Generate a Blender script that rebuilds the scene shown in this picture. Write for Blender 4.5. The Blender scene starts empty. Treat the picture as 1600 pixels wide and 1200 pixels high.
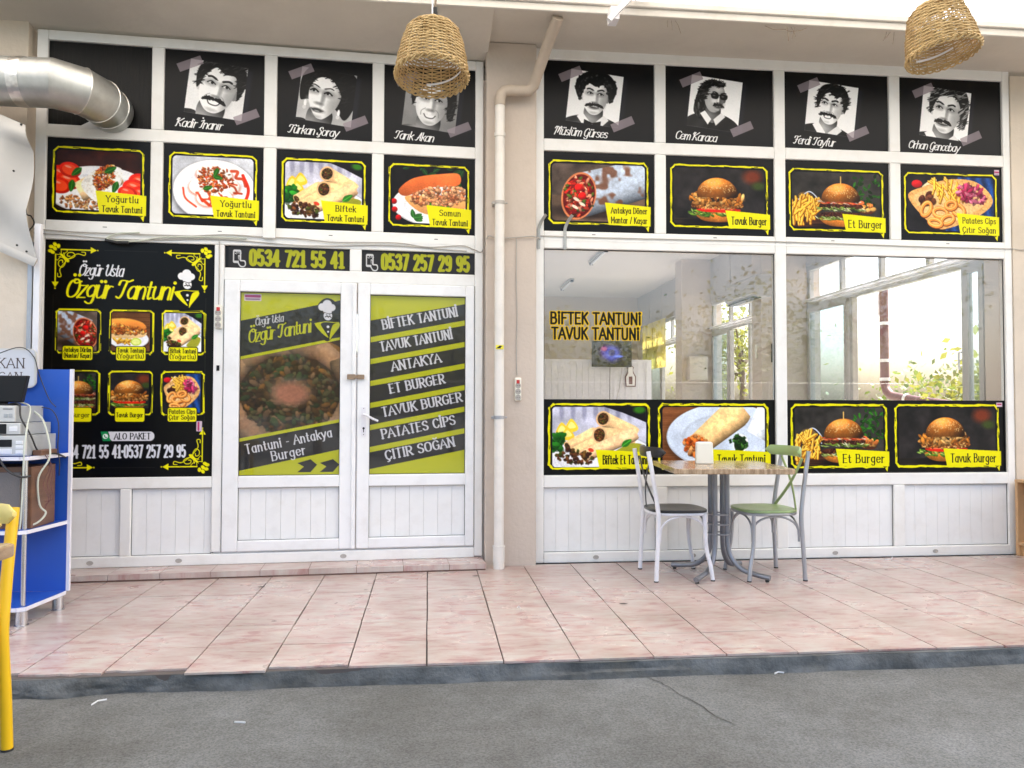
import bpy, math, random
import numpy as np
from mathutils import Vector, Matrix
random.seed(3)
R = math.radians
S = bpy.context.scene
# ---------------------------------------------------------------- camera
cam_d = bpy.data.cameras.new('camera'); cam = bpy.data.objects.new('camera', cam_d); S.collection.objects.link(cam)
cam_d.sensor_width = 36; cam_d.lens = 1229.5/1600*36; cam_d.clip_start = .05; cam_d.clip_end = 500
YAW, PITCH, ROLL = .10536, .03054, .00197
cam.location = (-.6419, -6.0699, 1.2)
cam.rotation_euler = (Matrix.Rotation(-YAW, 3, 'Z') @ Matrix.Rotation(math.pi/2+PITCH, 3, 'X') @ Matrix.Rotation(ROLL, 3, 'Z')).to_euler()
S.camera = cam
# ---------------------------------------------------------------- sky, sun, exposure
SUN_EL, SUN_AZ = R(50), R(76)          # azimuth from +Y towards +X (the sun stands behind the shop, to the right)
W = bpy.data.worlds.new('World'); S.world = W; W.use_nodes = True
nt = W.node_tree; sky = nt.nodes.new('ShaderNodeTexSky'); sky.sky_type = 'NISHITA'; sky.sun_disc = False
sky.sun_elevation = SUN_EL; sky.sun_rotation = SUN_AZ; sky.air_density = 1.0; sky.dust_density = 5; sky.ozone_density = .6
nt.nodes['Background'].inputs['Strength'].default_value = .15
nt.links.new(sky.outputs[0], nt.nodes['Background'].inputs[0])
sun_d = bpy.data.lights.new('sun', 'SUN'); sun = bpy.data.objects.new('sun', sun_d); S.collection.objects.link(sun)
sun_d.energy = 4.5; sun_d.angle = R(.5); sun_d.color = (1, .95, .87)
sd = Vector((math.sin(SUN_AZ)*math.cos(SUN_EL), math.cos(SUN_AZ)*math.cos(SUN_EL), math.sin(SUN_EL)))
sun.rotation_euler = sd.to_track_quat('Z', 'Y').to_euler()
S.view_settings.view_transform = 'Standard'; S.view_settings.look = 'None'; S.view_settings.gamma = 1
S.view_settings.exposure = 2.0
S.render.engine = 'CYCLES'
S.cycles.max_bounces = 10; S.cycles.diffuse_bounces = 5; S.cycles.glossy_bounces = 4; S.cycles.transparent_max_bounces = 12; S.cycles.transmission_bounces = 6
S.cycles.use_denoising = True; S.cycles.sample_clamp_indirect = 6; S.cycles.caustics_reflective = False; S.cycles.caustics_refractive = False
# ---------------------------------------------------------------- mesh building
class MB:
    def __init__(s): s.v = []; s.f = []; s.m = []; s.cur = 0
    def add(s, vs, fs):
        b = len(s.v); s.v += [tuple(p) for p in vs]; s.f += [tuple(b+i for i in f) for f in fs]; s.m += [s.cur]*len(fs); return s
    def box(s, x0, x1, y0, y1, z0, z1):
        return s.add([(x0, y0, z0), (x1, y0, z0), (x1, y1, z0), (x0, y1, z0), (x0, y0, z1), (x1, y0, z1), (x1, y1, z1), (x0, y1, z1)],
                     [(0, 3, 2, 1), (4, 5, 6, 7), (0, 1, 5, 4), (1, 2, 6, 5), (2, 3, 7, 6), (3, 0, 4, 7)])
    def tube(s, pts, r, n=10, cap=True, flat=None, up=None):
        """Round (or, with flat=(a, b), elliptical) bar along a path; r a number or one radius per point."""
        P = [Vector(p) for p in pts]; rs = [r]*len(P) if np.isscalar(r) else list(r)
        T = [(P[min(i+1, len(P)-1)]-P[max(i-1, 0)]).normalized() for i in range(len(P))]
        u = Vector(up) if up else (Vector((0, 0, 1)) if abs(T[0].z) < .9 else Vector((0, 1, 0)))
        vs = []; fs = []
        for i, (p, t) in enumerate(zip(P, T)):
            u = (u-t*u.dot(t)); u = u.normalized() if u.length > 1e-6 else t.orthogonal().normalized()
            w = t.cross(u)
            a, b = (1, 1) if not flat else flat
            for k in range(n):
                an = 2*math.pi*(k+.5)/n; vs.append(p+(u*math.cos(an)*a+w*math.sin(an)*b)*rs[i])
        for i in range(len(P)-1):
            for k in range(n): fs.append((i*n+k, i*n+(k+1) % n, (i+1)*n+(k+1) % n, (i+1)*n+k))
        if cap: fs += [tuple(range(n-1, -1, -1)), tuple((len(P)-1)*n+k for k in range(n))]
        return s.add(vs, fs)
    def lathe(s, prof, c=(0, 0, 0), n=32):
        vs = []; fs = []
        for r, z in prof:
            for k in range(n): a = 2*math.pi*k/n; vs.append((c[0]+r*math.cos(a), c[1]+r*math.sin(a), c[2]+z))
        for i in range(len(prof)-1):
            for k in range(n): fs.append((i*n+k, i*n+(k+1) % n, (i+1)*n+(k+1) % n, (i+1)*n+k))
        return s.add(vs, fs)
    def prism(s, poly, axis, a, b):
        """Extrude a 2-D outline along axis ('x','y','z') from a to b."""
        n = len(poly)
        def q(p, t): return {'x': (t, p[0], p[1]), 'y': (p[0], t, p[1]), 'z': (p[0], p[1], t)}[axis]
        vs = [q(p, a) for p in poly]+[q(p, b) for p in poly]
        fs = [tuple(range(n))[::-1], tuple(range(n, 2*n))]+[(i, (i+1) % n, n+(i+1) % n, n+i) for i in range(n)]
        return s.add(vs, fs)
    def quad(s, a, b, c, d): return s.add([a, b, c, d], [(0, 1, 2, 3)])
    def build(s, name, mat, parent=None, smooth=False, bevel=0, fixn=True):
        me = bpy.data.meshes.new(name); me.from_pydata(s.v, [], s.f)
        for m in (mat if isinstance(mat, (list, tuple)) else [mat]): me.materials.append(m)
        me.polygons.foreach_set('material_index', s.m)
        if fixn:
            import bmesh
            b = bmesh.new(); b.from_mesh(me); bmesh.ops.recalc_face_normals(b, faces=b.faces); b.to_mesh(me); b.free()
        if smooth: me.polygons.foreach_set('use_smooth', [True]*len(me.polygons)); me.set_sharp_from_angle(angle=R(40))
        o = bpy.data.objects.new(name, me); S.collection.objects.link(o)
        if parent: o.parent = parent
        if bevel:
            md = o.modifiers.new('edge', 'BEVEL'); md.width = bevel; md.segments = 2; md.limit_method = 'ANGLE'; md.angle_limit = R(50)
        return o
def tag(o, label, cat, group=None, kind=None):
    o['label'] = label; o['category'] = cat
    if group: o['group'] = group
    if kind: o['kind'] = kind
    return o
def thing(name, label, cat, loc=(0, 0, 0), rz=0, group=None):
    o = bpy.data.objects.new(name, None); S.collection.objects.link(o); o.empty_display_size = .1
    o.location = loc; o.rotation_euler = (0, 0, rz)
    return tag(o, label, cat, group)
def struct(o): o['kind'] = 'structure'; return o
def dup(root, loc, rz, label, group=None, mats=None):
    """A copy of a thing, its parts and their sub-parts (mats: material by part name)."""
    def cp(o, par):
        c = o.copy()
        if mats and o.data is not None and o.name.split('.')[0] in mats:
            c.data = o.data.copy(); c.data.materials.clear(); c.data.materials.append(mats[o.name.split('.')[0]])
        S.collection.objects.link(c)
        if par: c.parent = par
        for ch in [x for x in list(S.objects) if x.parent == o]: cp(ch, c)
        return c
    r = cp(root, None); r.location = loc; r.rotation_euler = (0, 0, rz); r['label'] = label
    if group: r['group'] = group
    return r
# ---------------------------------------------------------------- materials
def mat(name, col, rough=.5, metal=0, var=.0, vscale=3, col2=None, bump=0, bscale=40, spec=.5, dirt=0, dscale=2, stretch=None, dcol=(.2, .17, .13)):
    m = bpy.data.materials.new(name); m.use_nodes = True; t = m.node_tree; N = t.nodes; L = t.links; b = N['Principled BSDF']
    b.inputs['Roughness'].default_value = rough; b.inputs['Metallic'].default_value = metal; b.inputs['Specular IOR Level'].default_value = spec
    b.inputs['Base Color'].default_value = (*col, 1)
    co = N.new('ShaderNodeTexCoord'); vec = co.outputs['Object']
    if stretch:
        mp = N.new('ShaderNodeMapping'); mp.inputs['Scale'].default_value = stretch; L.new(vec, mp.inputs[0]); vec = mp.outputs[0]
    out = None
    if var or col2:
        n = N.new('ShaderNodeTexNoise'); n.inputs['Scale'].default_value = vscale; n.inputs['Detail'].default_value = 6; n.inputs['Roughness'].default_value = .6; L.new(vec, n.inputs['Vector'])
        r = N.new('ShaderNodeValToRGB'); c2 = col2 or tuple(c*(1-var) for c in col)
        r.color_ramp.elements[0].position = .35; r.color_ramp.elements[1].position = .65
        r.color_ramp.elements[0].color = (*c2, 1); r.color_ramp.elements[1].color = (*col, 1); L.new(n.outputs['Fac'], r.inputs[0]); out = r.outputs[0]
    if dirt:
        n = N.new('ShaderNodeTexNoise'); n.inputs['Scale'].default_value = dscale; n.inputs['Detail'].default_value = 8; n.inputs['Roughness'].default_value = .7; L.new(co.outputs['Object'], n.inputs['Vector'])
        r = N.new('ShaderNodeValToRGB'); r.color_ramp.elements[0].position = .5; r.color_ramp.elements[0].color = (0, 0, 0, 1); r.color_ramp.elements[1].position = .85; r.color_ramp.elements[1].color = (dirt, dirt, dirt, 1); L.new(n.outputs['Fac'], r.inputs[0])
        x = N.new('ShaderNodeMixRGB'); x.inputs['Color2'].default_value = (*dcol, 1); L.new(r.outputs[0], x.inputs['Fac'])
        if out: L.new(out, x.inputs['Color1'])
        else: x.inputs['Color1'].default_value = (*col, 1)
        out = x.outputs[0]
    if out: L.new(out, b.inputs['Base Color'])
    if bump:
        n = N.new('ShaderNodeTexNoise'); n.inputs['Scale'].default_value = bscale; n.inputs['Detail'].default_value = 5; L.new(vec, n.inputs['Vector'])
        bp = N.new('ShaderNodeBump'); bp.inputs['Strength'].default_value = bump; bp.inputs['Distance'].default_value = .01; L.new(n.outputs['Fac'], bp.inputs['Height']); L.new(bp.outputs[0], b.inputs['Normal'])
    return m
M = {}
M['pvc'] = mat('white_pvc', (.83, .83, .81), .38, var=.04, vscale=1.2, dirt=.34, dscale=3.2, dcol=(.45, .39, .3))
M['pvc_door'] = mat('white_pvc_door', (.84, .85, .86), .35, var=.04, vscale=2, dirt=.3, dscale=5, dcol=(.4, .37, .33))
M['panel'] = mat('white_panel', (.82, .83, .83), .42, var=.05, vscale=1, dirt=.25, dscale=7, dcol=(.45, .42, .38), stretch=None)
M['seam'] = mat('dark_gasket', (.03, .03, .03), .6)
M['plaster'] = mat('peach_plaster', (.58, .5, .43), .85, var=.1, vscale=1.5, bump=.3, bscale=35, dirt=.5, dscale=3.2, dcol=(.38, .31, .25))
M['cream'] = mat('cream_plaster', (.68, .6, .5), .85, var=.12, vscale=1.2, bump=.25, bscale=35, dirt=.35, dscale=2, dcol=(.4, .33, .25))
M['soffit'] = mat('soffit_paint', (.66, .62, .55), .85, var=.1, vscale=.9, bump=.2, bscale=22, dirt=.3, dscale=1.6, dcol=(.36, .32, .27))
M['fascia'] = mat('fascia_paint', (.74, .71, .66), .8, var=.1, vscale=2, bump=.3, bscale=18, dirt=.45, dscale=3, stretch=None, dcol=(.35, .3, .24))
M['pipe'] = mat('painted_pipe', (.76, .73, .68), .45, var=.08, vscale=4, dirt=.35, dscale=5, dcol=(.4, .33, .26))
M['pipe_brown'] = mat('beige_pipe', (.5, .42, .34), .6, var=.12, vscale=5, dirt=.4, dscale=6, dcol=(.28, .22, .17))
M['duct'] = mat('galvanised_sheet', (.56, .57, .55), .45, 1, var=.25, vscale=7, bump=.06, bscale=6)
M['tape'] = mat('foil_tape', (.8, .78, .74), .28, 1, var=.2, vscale=30, bump=.5, bscale=40)
M['black'] = mat('black_film', (.01, .01, .011), .3, spec=.25)
M['black_panel'] = mat('dark_corrugated_panel', (.008, .0075, .007), .4, var=.4, vscale=2, spec=.2)
M['steel'] = mat('grey_metal_paint', (.42, .43, .46), .36, .6, var=.12, vscale=8)
M['dark_steel'] = mat('dark_metal_paint', (.27, .28, .31), .38, .6, var=.15, vscale=8)
M['white_metal'] = mat('white_metal_paint', (.78, .78, .82), .35, var=.05, vscale=5, dirt=.18, dscale=9)
M['black_wood'] = mat('black_painted_wood', (.022, .022, .024), .28, var=.3, vscale=6)
M['green'] = mat('green_painted_wood', (.33, .45, .2), .3, var=.1, vscale=4)
M['yellow'] = mat('yellow_paint', (.82, .5, .01), .35, var=.08, vscale=4)
M['pale_yellow'] = mat('pale_yellow_wood', (.8, .64, .2), .45, var=.1, vscale=5)
M['rubber'] = mat('black_rubber', (.02, .02, .02), .7)
M['tabletop'] = mat('glossy_wood_top', (.5, .37, .24), .2, col2=(.27, .18, .105), vscale=4, stretch=(14, 1.0, 3))
M['wood_edge'] = mat('beech_board', (.6, .38, .2), .5, col2=(.5, .3, .15), vscale=3, stretch=(6, 6, .8))
M['wicker'] = mat('wicker', (.62, .44, .2), .6, col2=(.4, .26, .1), vscale=14, bump=.3, bscale=60)
M['twine'] = mat('twine', (.3, .22, .15), .8, var=.3, vscale=30)
M['blue'] = mat('blue_laminate', (.02, .1, .5), .42, var=.08, vscale=1.5, dirt=.08, dscale=4, dcol=(.3, .3, .4))
M['white_edge'] = mat('white_edge_band', (.76, .76, .84), .4)
M['chrome'] = mat('satin_chrome', (.6, .6, .62), .25, 1)
M['beige_plastic'] = mat('beige_plastic', (.6, .6, .58), .45, var=.06, vscale=6)
M['grey_plastic'] = mat('grey_case', (.4, .42, .43), .45, var=.08, vscale=5)
M['black_plastic'] = mat('black_plastic', (.012, .012, .013), .45, spec=.25)
M['brown'] = mat('brown_veneer', (.19, .09, .05), .45, var=.3, vscale=3, stretch=(1, 1, 9))
M['cloth_grey'] = mat('speaker_cloth', (.2, .18, .17), .9, bump=.4, bscale=200)
M['cream_plastic'] = mat('cream_plastic', (.8, .79, .7), .35)
M['red'] = mat('red_switch', (.5, .03, .03), .4)
M['cable_grey'] = mat('grey_cable', (.42, .4, .37), .6)
M['cable_black'] = mat('black_cable', (.02, .02, .02), .5)
M['cable_green'] = mat('pale_cable', (.55, .58, .5), .5)
M['sticker'] = mat('yellow_sticker', (.8, .72, .05), .5)
M['tarp'] = mat('white_tarpaulin', (.5, .49, .47), .6, var=.1, vscale=2, bump=.3, bscale=5, dirt=.25, dscale=3, dcol=(.45, .4, .34))
M['int_wall'] = mat('interior_paint', (.56, .48, .42), .8, var=.06, vscale=1)
M['int_grey'] = mat('interior_grey_panel', (.42, .39, .37), .7, var=.06, vscale=1)
M['int_ceiling'] = mat('interior_ceiling', (.7, .65, .61), .85, var=.06, vscale=.8)
M['int_floor'] = mat('interior_floor', (.66, .6, .55), .3, var=.1, vscale=2)
M['partition'] = mat('white_partition', (.72, .73, .78), .5, var=.04, vscale=2)
M['alu'] = mat('grey_window_frame', (.4, .39, .38), .45)
M['redpipe'] = mat('red_brown_pipe', (.15, .06, .065), .5)
M['paper'] = mat('white_paper', (.8, .8, .8), .7)
M['bark'] = mat('bark', (.13, .09, .06), .9, var=.4, vscale=8, bump=.6, bscale=20)
M['galv'] = mat('galvanised_wire', (.42, .42, .4), .45, .8)
def leaf_mat(name, a, b):
    m = mat(name, a, .5, col2=b, vscale=1.5); t = m.node_tree; p = t.nodes['Principled BSDF']
    tr = t.nodes.new('ShaderNodeBsdfTranslucent'); tr.inputs[0].default_value = (a[0]*2.2, a[1]*2, a[2], 1); mx = t.nodes.new('ShaderNodeMixShader'); mx.inputs[0].default_value = .35
    t.links.new(p.outputs[0], mx.inputs[1]); t.links.new(tr.outputs[0], mx.inputs[2]); t.links.new(mx.outputs[0], t.nodes['Material Output'].inputs[0]); return m
M['leaf'] = leaf_mat('leaf_green', (.09, .13, .03), (.05, .09, .02)); M['leaf2'] = leaf_mat('leaf_yellow_green', (.14, .15, .03), (.07, .1, .02))
def fabric_mat(name, col, k):
    m = mat(name, col, .8, var=.05); t = m.node_tree; p = t.nodes['Principled BSDF']
    tr = t.nodes.new('ShaderNodeBsdfTranslucent'); tr.inputs[0].default_value = (*col, 1); mx = t.nodes.new('ShaderNodeMixShader'); mx.inputs[0].default_value = k
    t.links.new(p.outputs[0], mx.inputs[1]); t.links.new(tr.outputs[0], mx.inputs[2]); t.links.new(mx.outputs[0], t.nodes['Material Output'].inputs[0]); return m
M['awning'] = fabric_mat('awning_fabric', (.82, .77, .69), .5)
def glass_mat(name, tint, dust=.03, refl=1.0):
    m = bpy.data.materials.new(name); m.use_nodes = True; t = m.node_tree; N = t.nodes; L = t.links; N.remove(N['Principled BSDF'])
    tr = N.new('ShaderNodeBsdfTransparent'); tr.inputs[0].default_value = (*tint, 1); gl = N.new('ShaderNodeBsdfGlossy'); gl.inputs['Roughness'].default_value = .004; gl.inputs[0].default_value = (refl, refl, refl, 1)
    fr = N.new('ShaderNodeLayerWeight'); fr.inputs[0].default_value = .5; pw = N.new('ShaderNodeMath'); pw.operation = 'POWER'; pw.inputs[1].default_value = 5; L.new(fr.outputs['Facing'], pw.inputs[0]); sc = N.new('ShaderNodeMath'); sc.operation = 'MULTIPLY_ADD'; sc.inputs[1].default_value = .9; sc.inputs[2].default_value = .06; L.new(pw.outputs[0], sc.inputs[0]); mx = N.new('ShaderNodeMixShader'); L.new(sc.outputs[0], mx.inputs[0]); L.new(tr.outputs[0], mx.inputs[1]); L.new(gl.outputs[0], mx.inputs[2])
    df = N.new('ShaderNodeBsdfDiffuse'); df.inputs[0].default_value = (.7, .68, .65, 1); n = N.new('ShaderNodeTexNoise'); n.inputs['Scale'].default_value = 3; n.inputs['Detail'].default_value = 6; co = N.new('ShaderNodeTexCoord'); L.new(co.outputs['Object'], n.inputs['Vector'])
    ma = N.new('ShaderNodeMath'); ma.operation = 'MULTIPLY'; ma.inputs[1].default_value = dust*2; L.new(n.outputs['Fac'], ma.inputs[0])
    m2 = N.new('ShaderNodeMixShader'); L.new(ma.outputs[0], m2.inputs[0]); L.new(mx.outputs[0], m2.inputs[1]); L.new(df.outputs[0], m2.inputs[2]); L.new(m2.outputs[0], N['Material Output'].inputs[0]); return m
M['glass'] = glass_mat('window_glass', (.95, .965, .965), .02); M['sash_glass'] = glass_mat('bluish_sash_glass', (.8, .9, .96), .05)
def print_mat(name, rough, coat=0):
    m = bpy.data.materials.new(name); m.use_nodes = True; t = m.node_tree; b = t.nodes['Principled BSDF']; a = t.nodes.new('ShaderNodeAttribute'); a.attribute_name = 'ink'
    t.links.new(a.outputs['Color'], b.inputs['Base Color']); b.inputs['Roughness'].default_value = rough; b.inputs['Specular IOR Level'].default_value = .2; b.inputs['Coat Weight'].default_value = coat; b.inputs['Coat Roughness'].default_value = .03; return m
M['print'] = print_mat('printed_vinyl', .32); M['print_glass'] = print_mat('print_behind_glass', .5, .9)
def emit_mat(name, k):
    m = bpy.data.materials.new(name); m.use_nodes = True; t = m.node_tree; b = t.nodes['Principled BSDF']; a = t.nodes.new('ShaderNodeAttribute'); a.attribute_name = 'ink'
    t.links.new(a.outputs['Color'], b.inputs['Emission Color']); b.inputs['Emission Strength'].default_value = k; b.inputs['Base Color'].default_value = (.02, .02, .02, 1); b.inputs['Roughness'].default_value = .2; return m
M['screen'] = emit_mat('lit_screen', .35)
def ink_grid(name, a, w, h, m, parent=None, loc=(0, 0, 0), rz=0, gain=.95):
    """A print w by h metres (array a: rows down) as a fine grid facing -Y, centred on its origin."""
    H, Wd = a.shape[:2]
    xs = np.linspace(-w/2, w/2, Wd+1); zs = np.linspace(h/2, -h/2, H+1)
    co = np.zeros((H+1, Wd+1, 3), np.float32); co[..., 0] = xs[None]; co[..., 2] = zs[:, None]
    i = np.arange(H)[:, None]*(Wd+1)+np.arange(Wd)[None]
    F = np.stack([i, i+Wd+1, i+Wd+2, i+1], -1).reshape(-1, 4).astype(np.int32)
    me = bpy.data.meshes.new(name); me.vertices.add((H+1)*(Wd+1)); me.vertices.foreach_set('co', co.ravel())
    me.loops.add(len(F)*4); me.loops.foreach_set('vertex_index', F.ravel()); me.polygons.add(len(F)); me.polygons.foreach_set('loop_start', np.arange(len(F), dtype=np.int32)*4)
    me.update(calc_edges=True)
    p = np.pad(a, ((0, 1), (0, 1), (0, 0)), mode='edge'); lin = np.where(p <= .04045, p/12.92, ((p+.055)/1.055)**2.4)*gain
    at = me.attributes.new('ink', 'FLOAT_COLOR', 'POINT'); c4 = np.ones((H+1, Wd+1, 4), np.float32); c4[..., :3] = lin; at.data.foreach_set('color', c4.ravel())
    me.materials.append(m); o = bpy.data.objects.new(name, me); S.collection.objects.link(o)
    if parent: o.parent = parent
    o.location = loc; o.rotation_euler = (0, 0, rz); return o
# ---------------------------------------------------------------- prints: a small painter for the printed posters
# (a print becomes a fine grid of faces that carries its ink as a colour attribute)
RNG = np.random.default_rng(7)
def vnoise(h, w, cell, rng):
    gh, gw = int(h/cell)+3, int(w/cell)+3
    g = rng.random((gh, gw))
    yy = np.arange(h)/cell; xx = np.arange(w)/cell
    yi = yy.astype(int); xi = xx.astype(int)
    fy = (yy-yi); fx = (xx-xi)
    fy = (fy*fy*(3-2*fy))[:, None]; fx = (fx*fx*(3-2*fx))[None, :]
    a = g[yi][:, xi]; b = g[yi][:, xi+1]; c = g[yi+1][:, xi]; d = g[yi+1][:, xi+1]
    return (a*(1-fx)+b*fx)*(1-fy)+(c*(1-fx)+d*fx)*fy
def fbm(h, w, cell, octs=3, rng=None):
    rng = rng or RNG
    o = np.zeros((h, w)); am = 1; s = 0
    for k in range(octs):
        o += am*vnoise(h, w, max(1.2, cell/2**k), rng); s += am; am *= .55
    return o/s
def hexc(s): return np.array([int(s[i:i+2], 16)/255 for i in (0, 2, 4)])
def spline(pts, n=7, closed=False):
    p = np.array(pts, float)
    if len(p) < 3 and not closed: return p
    if closed: q = np.vstack([p[-1], p, p[0], p[1]])
    else: q = np.vstack([2*p[0]-p[1], p, 2*p[-1]-p[-2]])
    out = []
    t = np.linspace(0, 1, n, endpoint=False)[:, None]
    for i in range(1, len(q)-2):
        a, b, c, d = q[i-1], q[i], q[i+1], q[i+2]
        out.append(.5*((2*b)+(-a+c)*t+(2*a-5*b+4*c-d)*t*t+(-a+3*b-3*c+d)*t**3))
    out.append(q[-2][None])
    return np.vstack(out)
class Cv:
    """Canvas: x to the right 0..asp, y down 0..1, n texels high."""
    def __init__(s, asp, n, bg=(0, 0, 0)):
        s.h = int(n); s.w = max(4, int(round(asp*n))); s.asp = asp
        s.a = np.zeros((s.h, s.w, 3)); s.a[:] = bg
        s.X = ((np.arange(s.w)+.5)/s.h)[None, :].repeat(s.h, 0); s.Y = ((np.arange(s.h)+.5)/s.h)[:, None].repeat(s.w, 1)
        s.px = 1.0/s.h
    def noise(s, cell, octs=3): return fbm(s.h, s.w, max(1.3, cell*s.h), octs)
    def put(s, m, col):
        m = np.clip(m, 0, 1)[..., None]
        s.a = s.a*(1-m)+np.asarray(col)*m
    def _box(s, x0, y0, x1, y1):
        return (slice(max(0, int(y0*s.h)-2), max(0, min(s.h, int(y1*s.h)+3))), slice(max(0, int(x0*s.h)-2), max(0, min(s.w, int(x1*s.h)+3))))
    def blend(s, sl, m, col):
        m = np.clip(m, 0, 1)[..., None]
        s.a[sl] = s.a[sl]*(1-m)+np.asarray(col)*m
    def ell(s, cx, cy, rx, ry, col, ang=0, soft=0, lit=0, al=1):
        r = max(rx, ry)*(1+soft)
        sl = s._box(cx-r, cy-r, cx+r, cy+r)
        X = s.X[sl]-cx; Y = s.Y[sl]-cy
        if X.size == 0: return
        c, n = math.cos(ang), math.sin(ang)
        u = (X*c+Y*n)/rx; v = (-X*n+Y*c)/ry
        d = np.sqrt(u*u+v*v)
        k = max(soft, 1.2*s.px/min(rx, ry))
        m = np.clip((1-d)/k+.5, 0, 1)*al
        col = np.asarray(col, float)
        if lit:
            f = 1+lit*(-.75*Y/max(rx, ry)-.35*X/max(rx, ry)-.35*d*d)
            col = np.clip(col*f[..., None], 0, 1)
        s.blend(sl, m, col)
    def polymask(s, pts, sl=None):
        p = np.asarray(pts, float)
        if sl is None: sl = s._box(p[:, 0].min(), p[:, 1].min(), p[:, 0].max(), p[:, 1].max())
        X = s.X[sl]; Y = s.Y[sl]
        m = np.zeros(X.shape)
        if X.size == 0: return sl, m
        offs = ((-.25, -.25), (.25, -.25), (-.25, .25), (.25, .25))
        for ox, oy in offs:
            ins = np.zeros(X.shape, bool); x = X+ox*s.px; y = Y+oy*s.px
            for (x0, y0), (x1, y1) in zip(p, np.roll(p, -1, 0)):
                if y0 == y1: continue
                c = ((y0 <= y) != (y1 <= y)) & (x < (x1-x0)*(y-y0)/(y1-y0)+x0)
                ins ^= c
            m += ins*.25
        return sl, m
    def poly(s, pts, col, al=1):
        sl, m = s.polymask(pts)
        if callable(col): col = col(s.X[sl], s.Y[sl])
        elif isinstance(col, np.ndarray) and col.ndim == 3: col = col[sl]
        s.blend(sl, m*al, col)
    def blob(s, pts, col, al=1, n=7): s.poly(spline(pts, n, True), col, al)
    def stroke(s, pts, w, col, al=1, rough=0, taper=None):
        p = np.asarray(pts, float); r = w if np.isscalar(w) else max(w)
        sl = s._box(p[:, 0].min()-r, p[:, 1].min()-r, p[:, 0].max()+r, p[:, 1].max()+r)
        X = s.X[sl]; Y = s.Y[sl]
        if X.size == 0: return
        d = np.full(X.shape, 9.)
        ws = np.full(len(p), w/2.) if np.isscalar(w) else np.asarray(w)/2.
        for i in range(len(p)-1):
            (x0, y0), (x1, y1) = p[i], p[i+1]
            L = (x1-x0)**2+(y1-y0)**2+1e-12
            t = np.clip(((X-x0)*(x1-x0)+(Y-y0)*(y1-y0))/L, 0, 1)
            d = np.minimum(d, np.hypot(X-x0-t*(x1-x0), Y-y0-t*(y1-y0))-(ws[i]*(1-t)+ws[i+1]*t))
        m = np.clip(.5-d/s.px, 0, 1)*al
        if rough: m = m*(fbm(*X.shape, max(1.3, .012*s.h), 2) > rough)
        s.blend(sl, m, col)
    def paste(s, a, x, y, mask=None):
        h, w = a.shape[:2]; i = int(round(y*s.h)); j = int(round(x*s.h))
        h = min(h, s.h-i); w = min(w, s.w-j)
        m = np.ones((h, w)) if mask is None else mask[:h, :w]
        s.a[i:i+h, j:j+w] = s.a[i:i+h, j:j+w]*(1-m[..., None])+a[:h, :w]*m[..., None]
    def rrect(s, x0, y0, x1, y1, r, col, al=1):
        sl = s._box(x0, y0, x1, y1); X = s.X[sl]; Y = s.Y[sl]
        qx = np.abs(X-(x0+x1)/2)-(x1-x0)/2+r; qy = np.abs(Y-(y0+y1)/2)-(y1-y0)/2+r
        d = np.hypot(np.maximum(qx, 0), np.maximum(qy, 0))+np.minimum(np.maximum(qx, qy), 0)-r
        s.blend(sl, np.clip(.5-d/s.px, 0, 1)*al, col)
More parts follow.
